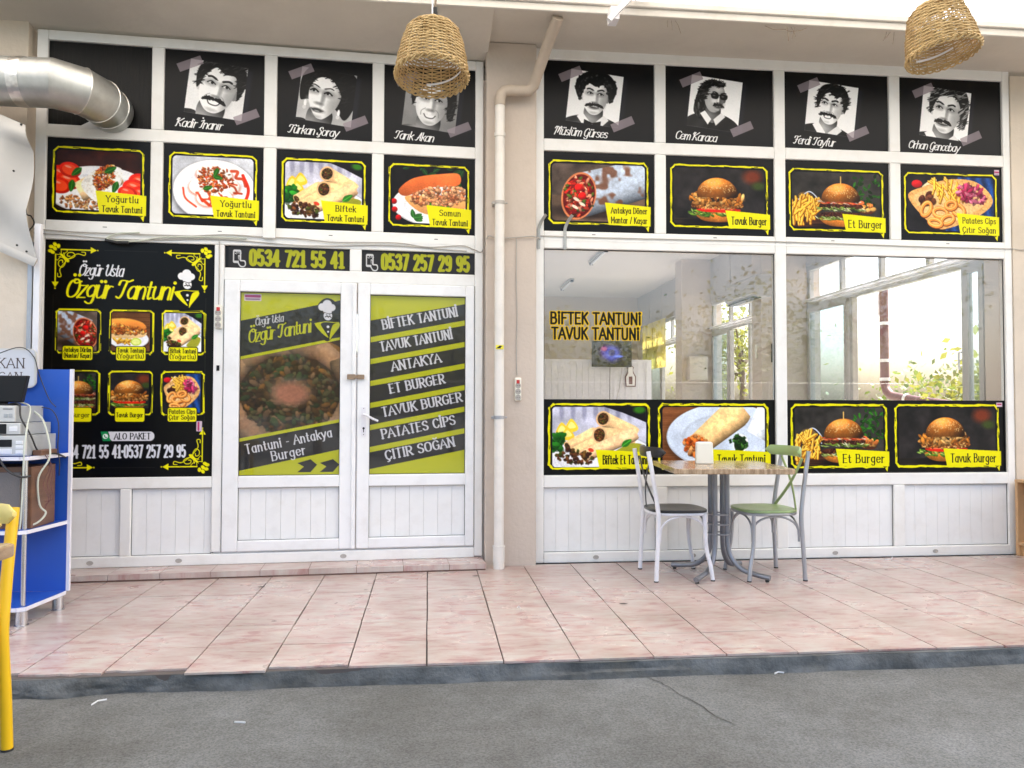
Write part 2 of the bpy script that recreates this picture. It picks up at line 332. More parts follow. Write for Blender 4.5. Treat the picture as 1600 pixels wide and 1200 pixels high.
# ---- lettering drawn with pen strokes (cap height 10, x-height 6.5)
_U = '3.7,10 1.4,8.7 .6,5 1.4,1.3 3.7,0 6,1.3 6.8,5 6,8.7 3.7,10'
_o = '3,6.5 1.5,5.9 .7,3.3 1.5,.7 3,0 4.5,.7 5.3,3.3 4.5,5.9 3,6.5'
GL = {
'A': (7, 'l 0,0 3.5,10 7,0;l 1.3,3.5 5.7,3.5'), 'B': (6.7, 'l 1,0 1,10;c 1,10 4.5,9.8 5.5,7.6 4.5,5.5 1,5.3;c 1,5.3 5,5 6.2,2.7 4.8,.2 1,0'),
'C': (6.8, 'c 6.2,8.3 4.8,9.8 2.6,9.6 .9,7.5 .7,4.5 1.5,1.5 3.5,.1 5.3,.6 6.3,2.2'), 'D': (7.2, 'l 1,0 1,10;c 1,10 4,9.7 6.2,7.8 6.5,5 6.2,2.2 4,.3 1,0'),
'E': (6, 'l 1,0 1,10;l 1,10 5.5,10;l 1,5.2 4.8,5.2;l 1,0 5.7,0'), 'F': (5.8, 'l 1,0 1,10;l 1,10 5.6,10;l 1,5.2 4.6,5.2'),
'G': (7, 'c 6.2,8.3 4.8,9.8 2.6,9.6 .9,7.5 .7,4.5 1.5,1.5 3.5,.1 5.5,.7 6.4,2.5;l 6.4,2.5 6.4,4.6;l 4,4.6 6.4,4.6'), 'I': (2.2, 'l 1.1,0 1.1,10'),
'K': (6.6, 'l 1,0 1,10;l 6,10 1,4.5;l 2.6,6 6.4,0'), 'L': (5.6, 'l 1,10 1,0;l 1,0 5.4,0'), 'M': (8.6, 'l 1,0 1,10;l 1,10 4.3,3 7.6,10;l 7.6,10 7.6,0'), 'N': (7.4, 'l 1,0 1,10;l 1,10 6.4,0;l 6.4,0 6.4,10'),
'O': (7.4, 'c '+_U), 'P': (6.4, 'l 1,0 1,10;c 1,10 4.6,9.8 6,7.5 4.6,4.9 1,4.6'), 'R': (6.8, 'l 1,0 1,10;c 1,10 4.6,9.8 6,7.5 4.6,4.9 1,4.6;l 3,4.7 6.4,0'),
'S': (6.4, 'c 5.6,8.4 4.5,9.8 2.5,9.8 1,8.2 1.4,6.2 4.8,4.4 5.8,2.3 4.6,.3 2.4,.1 .7,1.6'), 'T': (6.4, 'l 3.2,0 3.2,10;l .2,10 6.2,10'), 'U': (7.2, 'l 1,10 1,3;c 1,3.2 1.6,.8 3.6,0 5.6,.8 6.2,3.2;l 6.2,3 6.2,10'),
'V': (6.8, 'l .2,10 3.4,0 6.6,10'), 'Y': (6.6, 'l .2,10 3.3,5 6.4,10;l 3.3,5 3.3,0'), 'Z': (6.5, 'l .6,10 5.8,10;l 5.8,10 .5,0;l .5,0 6,0'),
'a': (6, 'c 5,5.2 3.6,6.5 1.8,6 .7,3.3 1.6,.5 3.2,0 4.6,1 5,3;l 5,6.5 5,0'), 'b': (6, 'l 1,0 1,10;c 1,4.5 2.3,6.4 4,6.2 5.2,3.4 4.2,.5 2.4,0 1,1.5'), 'c': (5.2, 'c 4.8,5.3 3.5,6.5 1.7,6 .7,3.3 1.6,.5 3.2,0 4.9,1.2'),
'd': (6, 'l 5,0 5,10;c 5,4.8 3.7,6.4 1.9,6.1 .7,3.2 1.7,.4 3.5,.1 5,1.6'), 'e': (5.6, 'c .9,3.5 5,3.9 4.6,5.8 3,6.6 1.4,5.8 .7,3.3 1.6,.6 3.3,0 5,1.3'), 'f': (4, 'c 4,9.3 3,10 2,9 1.8,7.5 1.8,0;l .3,6.3 3.6,6.3'),
'g': (6, 'c 5,5 3.6,6.5 1.8,6 .7,3.6 1.7,1 3.3,.7 5,2;l 5,6.5 5,-1;c 5,-1 4.3,-2.8 2.6,-3.1 .9,-2.2'), 'h': (6, 'l 1,0 1,10;c 1,4.5 2.5,6.4 4.2,6.2 4.9,4.5 4.9,0'), 'i': (2.5, 'l 1.2,6.5 1.2,0;d 1.2,9'), '1i': (2.5, 'l 1.2,6.5 1.2,0'),
'k': (5.5, 'l 1,0 1,10;l 4.8,6.5 1,3;l 2.3,4.2 5.2,0'), 'l': (2.5, 'l 1.2,10 1.2,0'), 'm': (8.6, 'l 1,0 1,6.5;c 1,4.5 2.3,6.4 3.6,6.2 4.2,4.6 4.2,0;c 4.2,4.5 5.5,6.4 6.8,6.2 7.4,4.6 7.4,0'), 'n': (6, 'l 1,0 1,6.5;c 1,4.5 2.5,6.4 4.2,6.2 4.9,4.5 4.9,0'),
'o': (6, 'c '+_o), 'p': (6, 'l 1,6.5 1,-3;c 1,4.5 2.3,6.4 4,6.2 5.2,3.4 4.2,.5 2.4,0 1,1.5'), 'r': (4.4, 'l 1,6.5 1,0;c 1,4.3 2.3,6.2 4,6.1'), 's': (5, 'c 4.2,5.5 3,6.5 1.4,6.2 .9,4.9 2.2,3.6 4.1,2.4 4,.7 2.4,0 .6,.9'),
't': (4.4, 'l 1.9,9 1.9,1.5;c 1.9,1.5 2.5,0 4,.6;l .3,6.4 3.8,6.4'), 'u': (6, 'c 1,6.5 1,2.5 1.8,.2 3.5,.2 5,1.8;l 5,6.5 5,0'), 'v': (5.4, 'l .2,6.5 2.7,0 5.2,6.5'), 'y': (5.9, 'l .4,6.5 3,.3;c 5.6,6.5 3.2,.5 2,-2.5 .4,-3'), 'z': (5.3, 'l .6,6.4 4.6,6.4;l 4.6,6.4 .5,0;l .5,0 4.9,0'),
'0': (6, 'c 3,10 1.4,9.2 .9,7 .9,3 1.4,.8 3,0 4.6,.8 5.1,3 5.1,7 4.6,9.2 3,10'), '1': (5, 'l .9,8.2 2.8,10;l 2.8,10 2.8,0;l 1,0 4.6,0'), '2': (6, 'c .9,7.8 1.6,9.6 3.2,10 4.9,9 5,7 4,5;l 4,5 .8,0;l .8,0 5.2,0'), '3': (6, 'c .9,8.6 2.8,10 4.7,9 4.7,6.5 2.8,5.3;c 2.8,5.3 5,4.4 5,1.3 2.8,0 .7,1.4'),
'4': (6.2, 'l 4.2,0 4.2,10;l 4.2,10 .6,3;l .6,3 5.8,3'), '5': (6, 'l 4.9,10 1.3,10;l 1.3,10 1,5.6;c 1,5.4 2.8,6.2 4.8,5 4.9,2 3.2,0 .8,1.2'), '7': (5.8, 'l .7,10 5.2,10;l 5.2,10 2.2,0'), '9': (6, 'c 5,6.5 3.8,4.5 2,4.5 .9,6.5 1.2,9 3,10 4.8,9 5.1,6.5 4.8,2 3.6,.2 1.2,.6'),
'-': (4, 'l .6,4.2 3.4,4.2'), '.': (2.4, 'd 1.2,5'), '/': (4, 'l .4,-.5 3.6,10.5'), '(': (3, 'c 2.6,11 1,8 .9,5 1,2 2.6,-1'), ')': (3, 'c .4,11 2,8 2.1,5 2,2 .4,-1'), ' ': (3.4, ''),
}
SCR = {  # capitals of the brush script
'K': (7.5, 'c 2.4,9.5 1.5,7 1.3,3 .8,.3 0,.2;c 0,7.5 .9,9.8 2.6,9.6;c 7,9.8 5,8 2,5 4.5,3 5.4,.5 6.8,.6'), 'T': (6.8, 'c 4.4,9.2 3.8,6 3.2,2 2,.1 .3,.8;c .2,7.4 .8,9.4 3,9.6 5,9 7.4,10'), 'A': (7.6, 'c 0,.6 1.6,.4 3.4,4 5.4,10 5.6,5 6,.6 7.4,.8;l 2,3.6 6.4,3.6'),
'M': (9.6, 'c 0,7.5 1.2,9.8 2.2,9 2,5 1.2,0;c 2.2,9 3.5,9.8 4.8,7 4.2,2.5;c 4.6,4 6.4,9.6 7.6,9 7.2,4 7.4,.5 9,.8'), 'F': (6.4, 'c 4,9.2 3.4,6 2.8,2 1.6,.1 .2,.8;c .2,7.4 .8,9.4 3,9.6 5,9 7,10;l 1.6,5.2 5,5.4'), 'O': (7.6, 'c 4.2,9.6 1.6,8.4 .6,5 1.4,1.2 3.6,.1 6,1.6 6.9,5.2 5.9,8.8 3.8,9.8 3,8.6 4.4,7.6 7.2,8.6'),
'G': (7, 'c 5.8,8 4.8,9.8 2.6,9.2 .9,6.4 1.2,2 3,.2 5,1.4 5.6,5;l 5.8,5.4 5.4,-.8;c 5.4,-.8 4.4,-2.8 2.4,-2.6 1.6,-1.6'), 'U': (7.6, 'c .2,8.2 1.4,9.6 1.7,8 1.2,3 2.4,.2 4.4,1 6,4;c 6.6,9.6 5.9,4 6.2,.8 7.4,.8'), 'I': (4, 'c .4,8.4 2,9.2 3.2,9.6 2.4,5 2,1.5 .3,.6'),
'S': (6, 'c 5.4,8 4.6,9.8 2.8,9.4 2,7.4 4.2,5 4.6,2 2.8,.1 .6,.8 .6,2.4'),
}
MARK = {'ö': ('o', 'dd'), 'ü': ('u', 'dd'), 'Ö': ('O', 'DD'), 'ğ': ('g', 'br'), 'Ğ': ('G', 'BR'), 'ş': ('s', 'ce'), 'Ş': ('S', 'ce'), 'ç': ('c', 'ce'), 'Ç': ('C', 'ce'), 'İ': ('I', 'D'), 'ı': ('1i', '')}
MARKS = {'dd': 'd 1.9,8.8;d 4.1,8.8', 'DD': 'd 2.4,12;d 5,12', 'D': 'd 1.1,12.2', 'br': 'c 1.4,9.4 2.9,8.3 4.4,9.4', 'BR': 'c 2,13 3.7,11.8 5.4,13', 'ce': 'c 3.2,0 3.8,-1.3 2.6,-2.4 1.6,-2.2'}
def text(cv, s, x, y, cap, col, wt=.12, style='roman', width=None, align='l', shear=0, contrast=.35, serif=0, squeeze=1, ang=0, track=0, fit=False):
    """x, y: baseline start on the canvas; cap: cap height. width: squeeze the line to that width (always if fit)."""
    k = cap/10.0
    if style == 'script': shear = shear or .28
    seq = []; pen = 0
    for ch in s:
        base, mk = MARK.get(ch, (ch, ''))
        g = (SCR.get(base) if style == 'script' else None) or GL[base]
        if style == 'caps_i' and ch == 'i': g = (2.4, 'l 1.2,7.6 1.2,0;d 1.2,10')
        seq.append((pen, g[1]+((';'+MARKS[mk]) if mk else '')))
        adv = g[0]+1.1+track
        if style == 'script': adv = g[0]*.86+.1
        pen += adv
    tot = pen*k*squeeze
    if width and (tot > width or fit): squeeze *= width/tot; tot = width
    if align == 'c': x0 = -tot/2
    elif align == 'r': x0 = -tot
    else: x0 = 0
    ca, sa = math.cos(ang), math.sin(ang)
    W = wt*cap
    def tr(p, off):
        u = x0+(off+p[:, 0]+shear*p[:, 1])*k*squeeze; v = -p[:, 1]*k
        return np.stack([x+u*ca-v*sa, y+u*sa+v*ca], 1)
    for off, spec in seq:
        for st in spec.split(';'):
            if not st: continue
            kind = st[0]; p = np.array([[float(t) for t in q.split(',')] for q in st[2:].split()])
            if kind == 'd':
                q = tr(p, off)[0]; cv.ell(q[0], q[1], W*.72, W*.72, col); continue
            q = spline(p, 5) if kind == 'c' else p
            t = tr(q, off)
            d = np.gradient(q, axis=0); an = np.abs(d[:, 1])/(np.hypot(d[:, 0], d[:, 1])+1e-9)
            ws = W*(contrast+(1-contrast)*an)
            cv.stroke(t, ws, col)
            if serif and kind == 'l':
                for e, o in ((p[0], p[1]), (p[-1], p[-2])):
                    if abs(e[1]-o[1]) > 3 and min(abs(e[1]-z) for z in (0, 10, 6.5)) < .2:
                        q2 = np.array([[e[0]-serif, e[1]], [e[0]+serif, e[1]]]); cv.stroke(tr(q2, off), W*.5, col)
    return tot
# ---- food photographs
def wood(c, y0, y1, base, dark):
    n = fbm(c.h, c.w, .25*c.h, 2); st = vnoise(c.h, 6, max(1.3, .012*c.h), RNG)[:, :1].repeat(c.w, 1)
    m = ((c.Y >= y0) & (c.Y <= y1)).astype(float)
    t = np.clip(.5*n+.6*st, 0, 1)[..., None]
    c.put(m, np.asarray(base)*t+np.asarray(dark)*(1-t))
def shreds(c, pts, n, cols, rx, ry, lit=.35, ang=None):
    sl, m = c.polymask(spline(pts, 6, True)); ok = np.argwhere(m > .5)
    if not len(ok): return
    for i in RNG.integers(0, len(ok), n):
        yy, xx = ok[i]; cx = c.X[sl][0, xx]; cy = c.Y[sl][yy, 0]
        s = RNG.uniform(.6, 1.25); col = np.asarray(cols[RNG.integers(len(cols))])*RNG.uniform(.72, 1.12)
        c.ell(cx, cy+ry*.35, rx*s, ry*s, col*.4, RNG.uniform(0, 3.1) if ang is None else ang+RNG.normal()*.3, al=.6)
        c.ell(cx, cy, rx*s, ry*s*.9, np.clip(col, 0, 1), RNG.uniform(0, 3.1) if ang is None else ang+RNG.normal()*.3, lit=lit)
def wrap(c, p0, p1, r0, r1, col, fill=None, spots=.0, end=.55):
    """A rolled flatbread from p0 (open end) to p1."""
    p0 = np.array(p0); p1 = np.array(p1); d = p1-p0; L = np.hypot(*d); d = d/L; n = np.array([-d[1], d[0]])
    if n[1] > 0: n = -n
    tex = c.noise(.05, 3); big = c.noise(.13, 2)
    u = (c.X-p0[0])*d[0]+(c.Y-p0[1])*d[1]; v = (c.X-p0[0])*n[0]+(c.Y-p0[1])*n[1]
    rr = r0+(r1-r0)*np.clip(u/L, 0, 1); t = v/rr
    m = np.clip((1-np.abs(t))*rr/c.px+.5, 0, 1)*np.clip(u/c.px+.5, 0, 1)*np.clip((L-u)/c.px+.5, 0, 1)
    q = np.hypot((c.X-p1[0]), (c.Y-p1[1])); m = np.maximum(m, np.clip((r1*.98-q)/c.px, 0, 1)*(u > L-r1*.4)*(np.clip((L+r1*.6-u)/c.px, 0, 1)))
    sh = np.clip(.62+.5*np.sqrt(np.clip(1-(t-.35)**2/1.9, 0, 1))*np.where(t > -1, 1, 1)-.38*np.clip(-t, 0, 1)**1.5, .25, 1.12)
    cc = np.asarray(col)*(sh*(.86+.28*tex))[..., None]
    if spots: cc = cc*(1-np.clip((big-.52)*6, 0, 1)*spots)[..., None]+np.array([.42, .25, .16])*(np.clip((big-.52)*6, 0, 1)*spots)[..., None]
    c.put(m, np.clip(cc, 0, 1))
    if fill is not None:
        an = math.atan2(d[1], d[0])
        c.ell(p0[0], p0[1], r0*end*1.06, r0*1.05, np.asarray(col)*.95, an)
        c.ell(p0[0], p0[1], r0*end*.8, r0*.8, np.asarray(fill[0])*.35, an)
        k = max(26, int(90*r0/.12)); th = RNG.uniform(0, 6.28, k); ra = np.sqrt(RNG.random(k))*.7
        for a, b in zip(th, ra):
            q = p0+d*math.cos(a)*b*r0*end+n*math.sin(a)*b*r0
            col2 = np.asarray(fill[RNG.integers(len(fill))])*RNG.uniform(.6, 1.15)
            c.ell(q[0], q[1], r0*.15, r0*.1, np.clip(col2, 0, 1), RNG.uniform(0, 3), lit=.4)
def burger(c, cx, by, s, meat, stick=False):
    """Burger standing on by, s wide."""
    g = c.noise(.025, 3); gg = c.noise(.1, 2)
    bun = np.array([.84, .52, .22])
    def tex(X, Y, g=g):
        i0 = int(round((Y[0, 0]-.5*c.px)*c.h)); j0 = int(round((X[0, 0]-.5*c.px)*c.h)); return (.55*g+.45*gg)[i0:i0+X.shape[0], j0:j0+X.shape[1]]
    c.ell(cx, by+.01*s, .6*s, .09*s, (.02, .015, .015), soft=.8, al=.8)
    c.blob([(cx-.44*s, by-.2*s), (cx+.43*s, by-.2*s), (cx+.42*s, by-.07*s), (cx+.2*s, by+.005*s), (cx-.2*s, by+.005*s), (cx-.42*s, by-.07*s)], lambda X, Y: np.clip(bun*((1.1-2.6*np.clip(Y-by+.16*s, 0, 1)/s-.45*np.abs(X-cx)/s)*(.72+.56*tex(X, Y)))[..., None], 0, 1))
    if meat == 'beef':
        for yb in (.2, .42):
            c.blob([(cx-.46*s, by-(yb+.1)*s), (cx, by-(yb+.12)*s), (cx+.46*s, by-(yb+.1)*s), (cx+.47*s, by-yb*s), (cx, by-(yb-.03)*s), (cx-.47*s, by-yb*s)], lambda X, Y: np.clip(np.array([.27, .13, .09])*(.4+1.2*tex(X, Y))[..., None], 0, 1))
            shreds(c, [(cx-.43*s, by-(yb+.1)*s), (cx+.43*s, by-(yb+.1)*s), (cx+.44*s, by-yb*s), (cx-.44*s, by-yb*s)], 80, [(.27, .13, .08), (.38, .2, .13), (.16, .07, .05), (.48, .3, .22)], .026*s, .014*s)
            shreds(c, [(cx-.5*s, by-(yb+.0)*s), (cx+.48*s, by-yb*s), (cx+.47*s, by-(yb-.06)*s), (cx-.47*s, by-(yb-.06)*s)], 70, [(.5, .62, .22), (.7, .76, .46), (.33, .47, .15), (.88, .9, .75)], .05*s, .011*s, ang=.3)
        c.blob([(cx-.48*s, by-.57*s), (cx-.2*s, by-.6*s), (cx+.1*s, by-.57*s), (cx+.5*s, by-.6*s), (cx+.54*s, by-.52*s), (cx+.2*s, by-.5*s), (cx-.1*s, by-.53*s), (cx-.42*s, by-.5*s)], (.85, .45, .26))
        shreds(c, [(cx-.44*s, by-.6*s), (cx+.48*s, by-.6*s), (cx+.46*s, by-.51*s), (cx-.4*s, by-.52*s)], 60, [(.96, .92, .86), (.85, .36, .22), (.93, .66, .4), (.75, .25, .16)], .06*s, .013*s, ang=.1)
        ty = by-.59*s
    else:
        shreds(c, [(cx-.54*s, by-.24*s), (cx+.5*s, by-.22*s), (cx+.44*s, by-.14*s), (cx-.5*s, by-.12*s)], 70, [(.45, .6, .2), (.65, .76, .4), (.3, .46, .14)], .06*s, .02*s, ang=.3)
        c.blob([(cx-.42*s, by-.29*s), (cx+.45*s, by-.29*s), (cx+.44*s, by-.21*s), (cx, by-.2*s), (cx-.38*s, by-.22*s)], (.76, .15, .08)); c.stroke([(cx-.36*s, by-.275*s), (cx+.38*s, by-.275*s)], .02*s, (.93, .5, .36))
        c.blob([(cx-.48*s, by-.42*s), (cx+.48*s, by-.42*s), (cx+.47*s, by-.3*s), (cx-.46*s, by-.3*s)], lambda X, Y: np.clip(np.array([.6, .36, .16])*(.5+tex(X, Y))[..., None], 0, 1))
        shreds(c, [(cx-.48*s, by-.42*s), (cx+.48*s, by-.42*s), (cx+.46*s, by-.29*s), (cx-.46*s, by-.29*s)], 120, [(.66, .4, .18), (.8, .56, .3), (.45, .25, .1), (.9, .72, .46)], .03*s, .018*s)
        shreds(c, [(cx-.52*s, by-.6*s), (cx+.5*s, by-.58*s), (cx+.54*s, by-.4*s), (cx, by-.38*s), (cx-.54*s, by-.42*s)], 85, [(.78, .5, .2), (.88, .62, .32), (.62, .36, .13), (.93, .74, .46)], .075*s, .036*s)
        ty = by-.57*s
    n = 40; a = np.linspace(math.pi, 2*math.pi, n)
    dome = [(cx+.47*s*math.cos(t), ty+.4*s*math.sin(t)) for t in a]+[(cx+.42*s, ty+.045*s), (cx, ty+.03*s), (cx-.42*s, ty+.045*s)]
    def dc(X, Y):
        u = (X-cx)/(.47*s); v = (ty-Y)/(.4*s)
        f = np.clip(.5+.6*np.clip(v+.1, 0, 1)-.35*u*u-.16*u, .2, 1.2)*(.8+.4*tex(X, Y))
        return np.clip(bun*f[..., None]+np.array([.22, .2, .15])*np.clip(1-((u+.2)**2*3+(v-.66)**2*8), 0, 1)[..., None], 0, 1)
    c.poly(dome, dc)
    for i in range(110):
        t = RNG.uniform(.1, .9)*math.pi; r = RNG.uniform(.4, .97)
        c.ell(cx+.45*s*r*math.cos(t), ty-.38*s*r*math.sin(t), .011*s, .006*s, np.array((.97, .85, .62))*RNG.uniform(.7, 1), RNG.uniform(0, 3))
    if stick: c.stroke([(cx, ty-.38*s), (cx, ty-.55*s)], .025*s, (.85, .7, .4))
def fries(c, pts, n, L=.16, ang=1.0):
    sl, m = c.polymask(spline(pts, 6, True)); ok = np.argwhere(m > .5)
    for i in RNG.integers(0, len(ok), n):
        yy, xx = ok[i]; x = c.X[sl][0, xx]; y = c.Y[sl][yy, 0]; a = ang+RNG.normal()*.5; l = L*RNG.uniform(.6, 1.1)
        p = [(x-math.cos(a)*l/2, y-math.sin(a)*l/2), (x+math.cos(a)*l/2, y+math.sin(a)*l/2)]
        col = np.array([.95, .7, .22])*RNG.uniform(.75, 1.08)
        c.stroke(np.array(p)+[.006, .008], .042, (.5, .28, .06)); c.stroke(p, .036, np.clip(col, 0, 1)); c.stroke(np.array(p)-[.004, .006], .012, (1, .85, .45))
def leaf(c, x, y, l, a, col=(.2, .45, .14)):
    d = np.array([math.cos(a), math.sin(a)]); n = np.array([-d[1], d[0]]); p = np.array([x, y])
    c.blob([p, p+d*l*.3+n*l*.25, p+d*l*.7+n*l*.2, p+d*l, p+d*l*.7-n*l*.2, p+d*l*.3-n*l*.25], col)
    c.stroke([p, p+d*l*.9], l*.05, np.clip(np.asarray(col)*1.7, 0, 1))
def plate(c, x, y, rx, ry, col=(.93, .93, .95)):
    c.ell(x, y+.03, rx*1.02, ry*1.03, (.08, .07, .07), soft=.15, al=.5)
    c.ell(x, y, rx, ry, np.asarray(col)*.86); c.ell(x, y-.012, rx*.985, ry*.97, col); c.ell(x, y+.01, rx*.74, ry*.7, np.asarray(col)*.9, soft=.05); c.ell(x, y+.02, rx*.7, ry*.66, np.asarray(col)*.97, soft=.05)
MEAT = [(.36, .2, .12), (.5, .3, .16), (.25, .13, .08), (.42, .3, .14), (.3, .34, .1)]
REDF = [(.75, .16, .1), (.85, .3, .18), (.6, .1, .08), (.93, .62, .5), (.3, .4, .14)]
CHK = [(.85, .6, .38), (.75, .48, .27), (.92, .74, .52), (.65, .38, .2)]
def food(kind, asp, n):
    c = Cv(asp, n); A = asp; g = c.noise(.22, 3); f = c.noise(.03, 2)
    if kind == 'yog_tomato':
        c.a[:] = np.array([.22, .1, .06])*(.5+g)[..., None]; wood(c, .86, 1, (.3, .16, .1), (.12, .06, .04))
        plate(c, A*.5, .66, A*.62, .4)
        for i, (x, y, r) in enumerate([(.1, .42, .2), (.2, .52, .19), (.06, .6, .18), (1.0*A, .5, .2), (.93*A, .6, .2), (1.02*A, .7, .19), (.84*A, .68, .15), (.22, .34, .17)]):
            c.ell(x, y, r, r*.72, (.82, .16, .08), .3, lit=.25); c.ell(x, y, r*.72, r*.5, (.92, .3, .16), .3); c.ell(x-.03, y-.05, r*.3, r*.1, (1, .6, .5), .3, soft=.6)
        shreds(c, [(.1, .8), (A*.45, .74), (A*.5, .96), (.2, .97)], 90, CHK, .03, .016)
        wrap(c, (A*.27, .7), (A*.66, .42), .16, .2, (.93, .8, .62), None, .15)
        c.blob([(A*.3, .55), (A*.5, .3), (A*.76, .28), (A*.74, .6), (A*.55, .84), (A*.42, .8)], np.clip(np.array([.95, .93, .9])*(.82+.3*f)[..., None], 0, 1))
        shreds(c, [(A*.42, .5), (A*.5, .3), (A*.68, .26), (A*.66, .55), (A*.5, .66)], 190, [(.9, .5, .12), (.85, .32, .08), (.96, .66, .25), (.5, .2, .06)], .03, .01)
        for x, y, a in [(.3, .3, 2.4), (.72, .5, 1.9), (.2, .5, 1.7), (.74, .75, 2.2), (.57, .36, -.5)]: leaf(c, A*x, y, .2, a, (.14, .33, .08))
    elif kind == 'yog_plate':
        c.a[:] = np.array([.76, .77, .8])*(.85+.3*g)[..., None]
        plate(c, A*.52, .58, A*.5, .52, (.95, .95, .98))
        for x, y, r in [(.42, .3, .15), (.6, .32, .16), (.34, .52, .16), (.54, .52, .18), (.7, .5, .15), (.44, .7, .17), (.62, .7, .15)]:
            c.ell(A*x, y+.02, A*r*.92, r*.9, (.75, .45, .35), soft=.25, al=.7); c.ell(A*x, y, A*r*.8, r*.85, (.97, .95, .93), lit=.16)
        for k in range(16):
            x = RNG.uniform(.26, .76)*A; y = RNG.uniform(.2, .74); p = [(x+RNG.normal()*.03+.05*i, y+.04*i+RNG.normal()*.03) for i in range(5)]
            c.stroke(spline(p), RNG.uniform(.015, .05), np.array((.8, .24, .08))*RNG.uniform(.75, 1.05), .85)
        shreds(c, [(A*.34, .24), (A*.66, .2), (A*.72, .5), (A*.4, .6)], 120, [(.85, .48, .22), (.75, .28, .08), (.6, .3, .12)], .03, .014)
        c.stroke(spline([(A*.86, .3), (A*.93, .55), (A*.86, .8), (A*.7, .95)]), .05, (.8, .2, .1)); c.stroke(spline([(A*.14, .55), (A*.17, .72), (A*.3, .86)]), .03, (.82, .3, .15))
        for x, y, a in [(.5, .34, .2), (.38, .56, -.3), (.56, .2, 2.0)]: leaf(c, A*x, y, .16, a, (.16, .36, .1))
    elif kind == 'rolls':
        c.a[:] = np.array([.8, .8, .86])*(.75+.4*g)[..., None]
        for k in range(7): c.ell(A*(.1+.12*k), .08, .04, .14, (.45, .45, .55), soft=.8, al=.55)
        c.poly([(A*.55, 0), (A, 0), (A, .26), (A*.75, .1)], (.08, .07, .09)); c.ell(A*.93, .05, .1, .06, (.2, .42, .1), soft=.7)
        plate(c, A*.5, .86, A*.6, .42)
        for x, y in [(.1, .36), (.2, .3), (.16, .44)]: c.blob([(A*x-.1, y+.08), (A*x, y-.1), (A*x+.12, y+.05), (A*x+.04, y+.12)], (.97, .8, .25)); c.blob([(A*x-.06, y+.06), (A*x, y-.05), (A*x+.08, y+.04)], (1, .93, .55))
        shreds(c, [(0, .5), (.16, .46), (.2, .62), (.02, .7)], 30, [(.12, .4, .1), (.2, .55, .16)], .07, .04)
        T = (.93, .76, .56)
        wrap(c, (A*.16, .66), (A*.44, .44), .08, .1, T, MEAT); wrap(c, (A*.22, .76), (A*.5, .56), .085, .1, T, MEAT)
        wrap(c, (A*.54, .2), (A*.86, .44), .125, .125, T, MEAT, end=.9)
        wrap(c, (A*.5, .47), (A*.84, .52), .135, .13, T, MEAT, end=.85)
        wrap(c, (A*.34, .82), (A*.86, .46), .1, .12, (.95, .78, .6), MEAT)
        shreds(c, [(.1, .72), (A*.4, .76), (A*.42, .94), (.16, .9)], 60, MEAT, .035, .025)
        c.ell(A*.41, .72, .05, .03, (.85, .3, .2), .4); c.blob([(A*.6, .84), (A*.82, .62), (A*.98, .66), (A*.86, .88)], (.6, .6, .2)); leaf(c, A*.74, .66, .2, -.6, (.2, .45, .15))
    elif kind == 'sub':
        c.a[:] = np.array([.1, .09, .09])*(.5+g)[..., None]
        for k in range(14): leaf(c, RNG.uniform(0, A), RNG.uniform(0, .35), .16, RNG.uniform(0, 6), (.12, .24, .12))
        plate(c, A*.6, .66, A*.58, .38)
        for x, y in [(.04, .62), (.05, .76), (.1, .9)]: c.ell(A*x, y, .05, .05, (.7, .08, .1), lit=.5)
        br = np.array([.86, .45, .25])
        c.blob([(A*.1, .42), (A*.3, .2), (A*.7, .1), (A*.9, .1), (A*.88, .3), (A*.5, .36), (A*.2, .52)], lambda X, Y: np.clip(br*(1.15-.9*(Y-.1)-.0*X)[..., None], 0, 1))
        c.blob([(A*.18, .55), (A*.4, .8), (A*.75, .84), (A*.98, .7), (A*.96, .5), (A*.4, .5)], lambda X, Y: np.clip(np.array([.9, .66, .42])*(1.3-.5*Y)[..., None], 0, 1))
        shreds(c, [(A*.24, .54), (A*.5, .36), (A*.92, .32), (A*.96, .56), (A*.7, .68), (A*.4, .66)], 230, [(.85, .58, .42), (.75, .45, .3), (.92, .7, .52)], .035, .026)
        for k in range(8): leaf(c, RNG.uniform(.35, .8)*A, RNG.uniform(.62, .74), .07, RNG.uniform(0, 6), (.2, .4, .15))
        for k in range(5): leaf(c, A*.3, .9, .16, RNG.uniform(-2.5, .3), (.18, .36, .16))
        c.ell(A*.86, .8, .12, .09, (.93, .85, .6))
    elif kind in ('durum', 'durum_r'):
        c.a[:] = np.array([.36, .31, .28])*(.5+.9*g)[..., None]
        m = c.Y > .55; c.put(m*1., np.array([.45, .37, .31])*(.6+.6*g)[..., None])
        w = Cv(A, n); p0, p1 = ((A*.29, .56), (A*.97, .24))
        c.ell(A*.5, .82, A*.5, .12, (.1, .07, .06), soft=.6, al=.7)
        wrap(c, p0, p1, .38, .33, (.66, .7, .76), None, .8)
        c.ell(p0[0], p0[1], .29, .41, (.8, .5, .34), .25); c.ell(p0[0]+.005, p0[1], .265, .375, (.38, .07, .05), .25)
        shreds(c, [(p0[0]-.18, .36), (p0[0]+.08, .24), (p0[0]+.24, .45), (p0[0]+.18, .76), (p0[0]-.06, .9), (p0[0]-.22, .66)], 210, REDF, .05, .022)
        for x, y in [(0, .42), (.06, .56)]: c.ell(p0[0]+x, y, .07, .065, (.82, .12, .1), lit=.5)
        for x, y in [(-.04, .62), (.06, .7), (-.06, .75)]: c.ell(p0[0]+x, y, .06, .025, (.95, .85, .78), .5)
        if kind == 'durum_r': c.a = c.a[:, ::-1].copy()
    elif kind == 'chicken_burger':
        c.a[:] = np.array([.15, .14, .14])*(.5+g)[..., None]
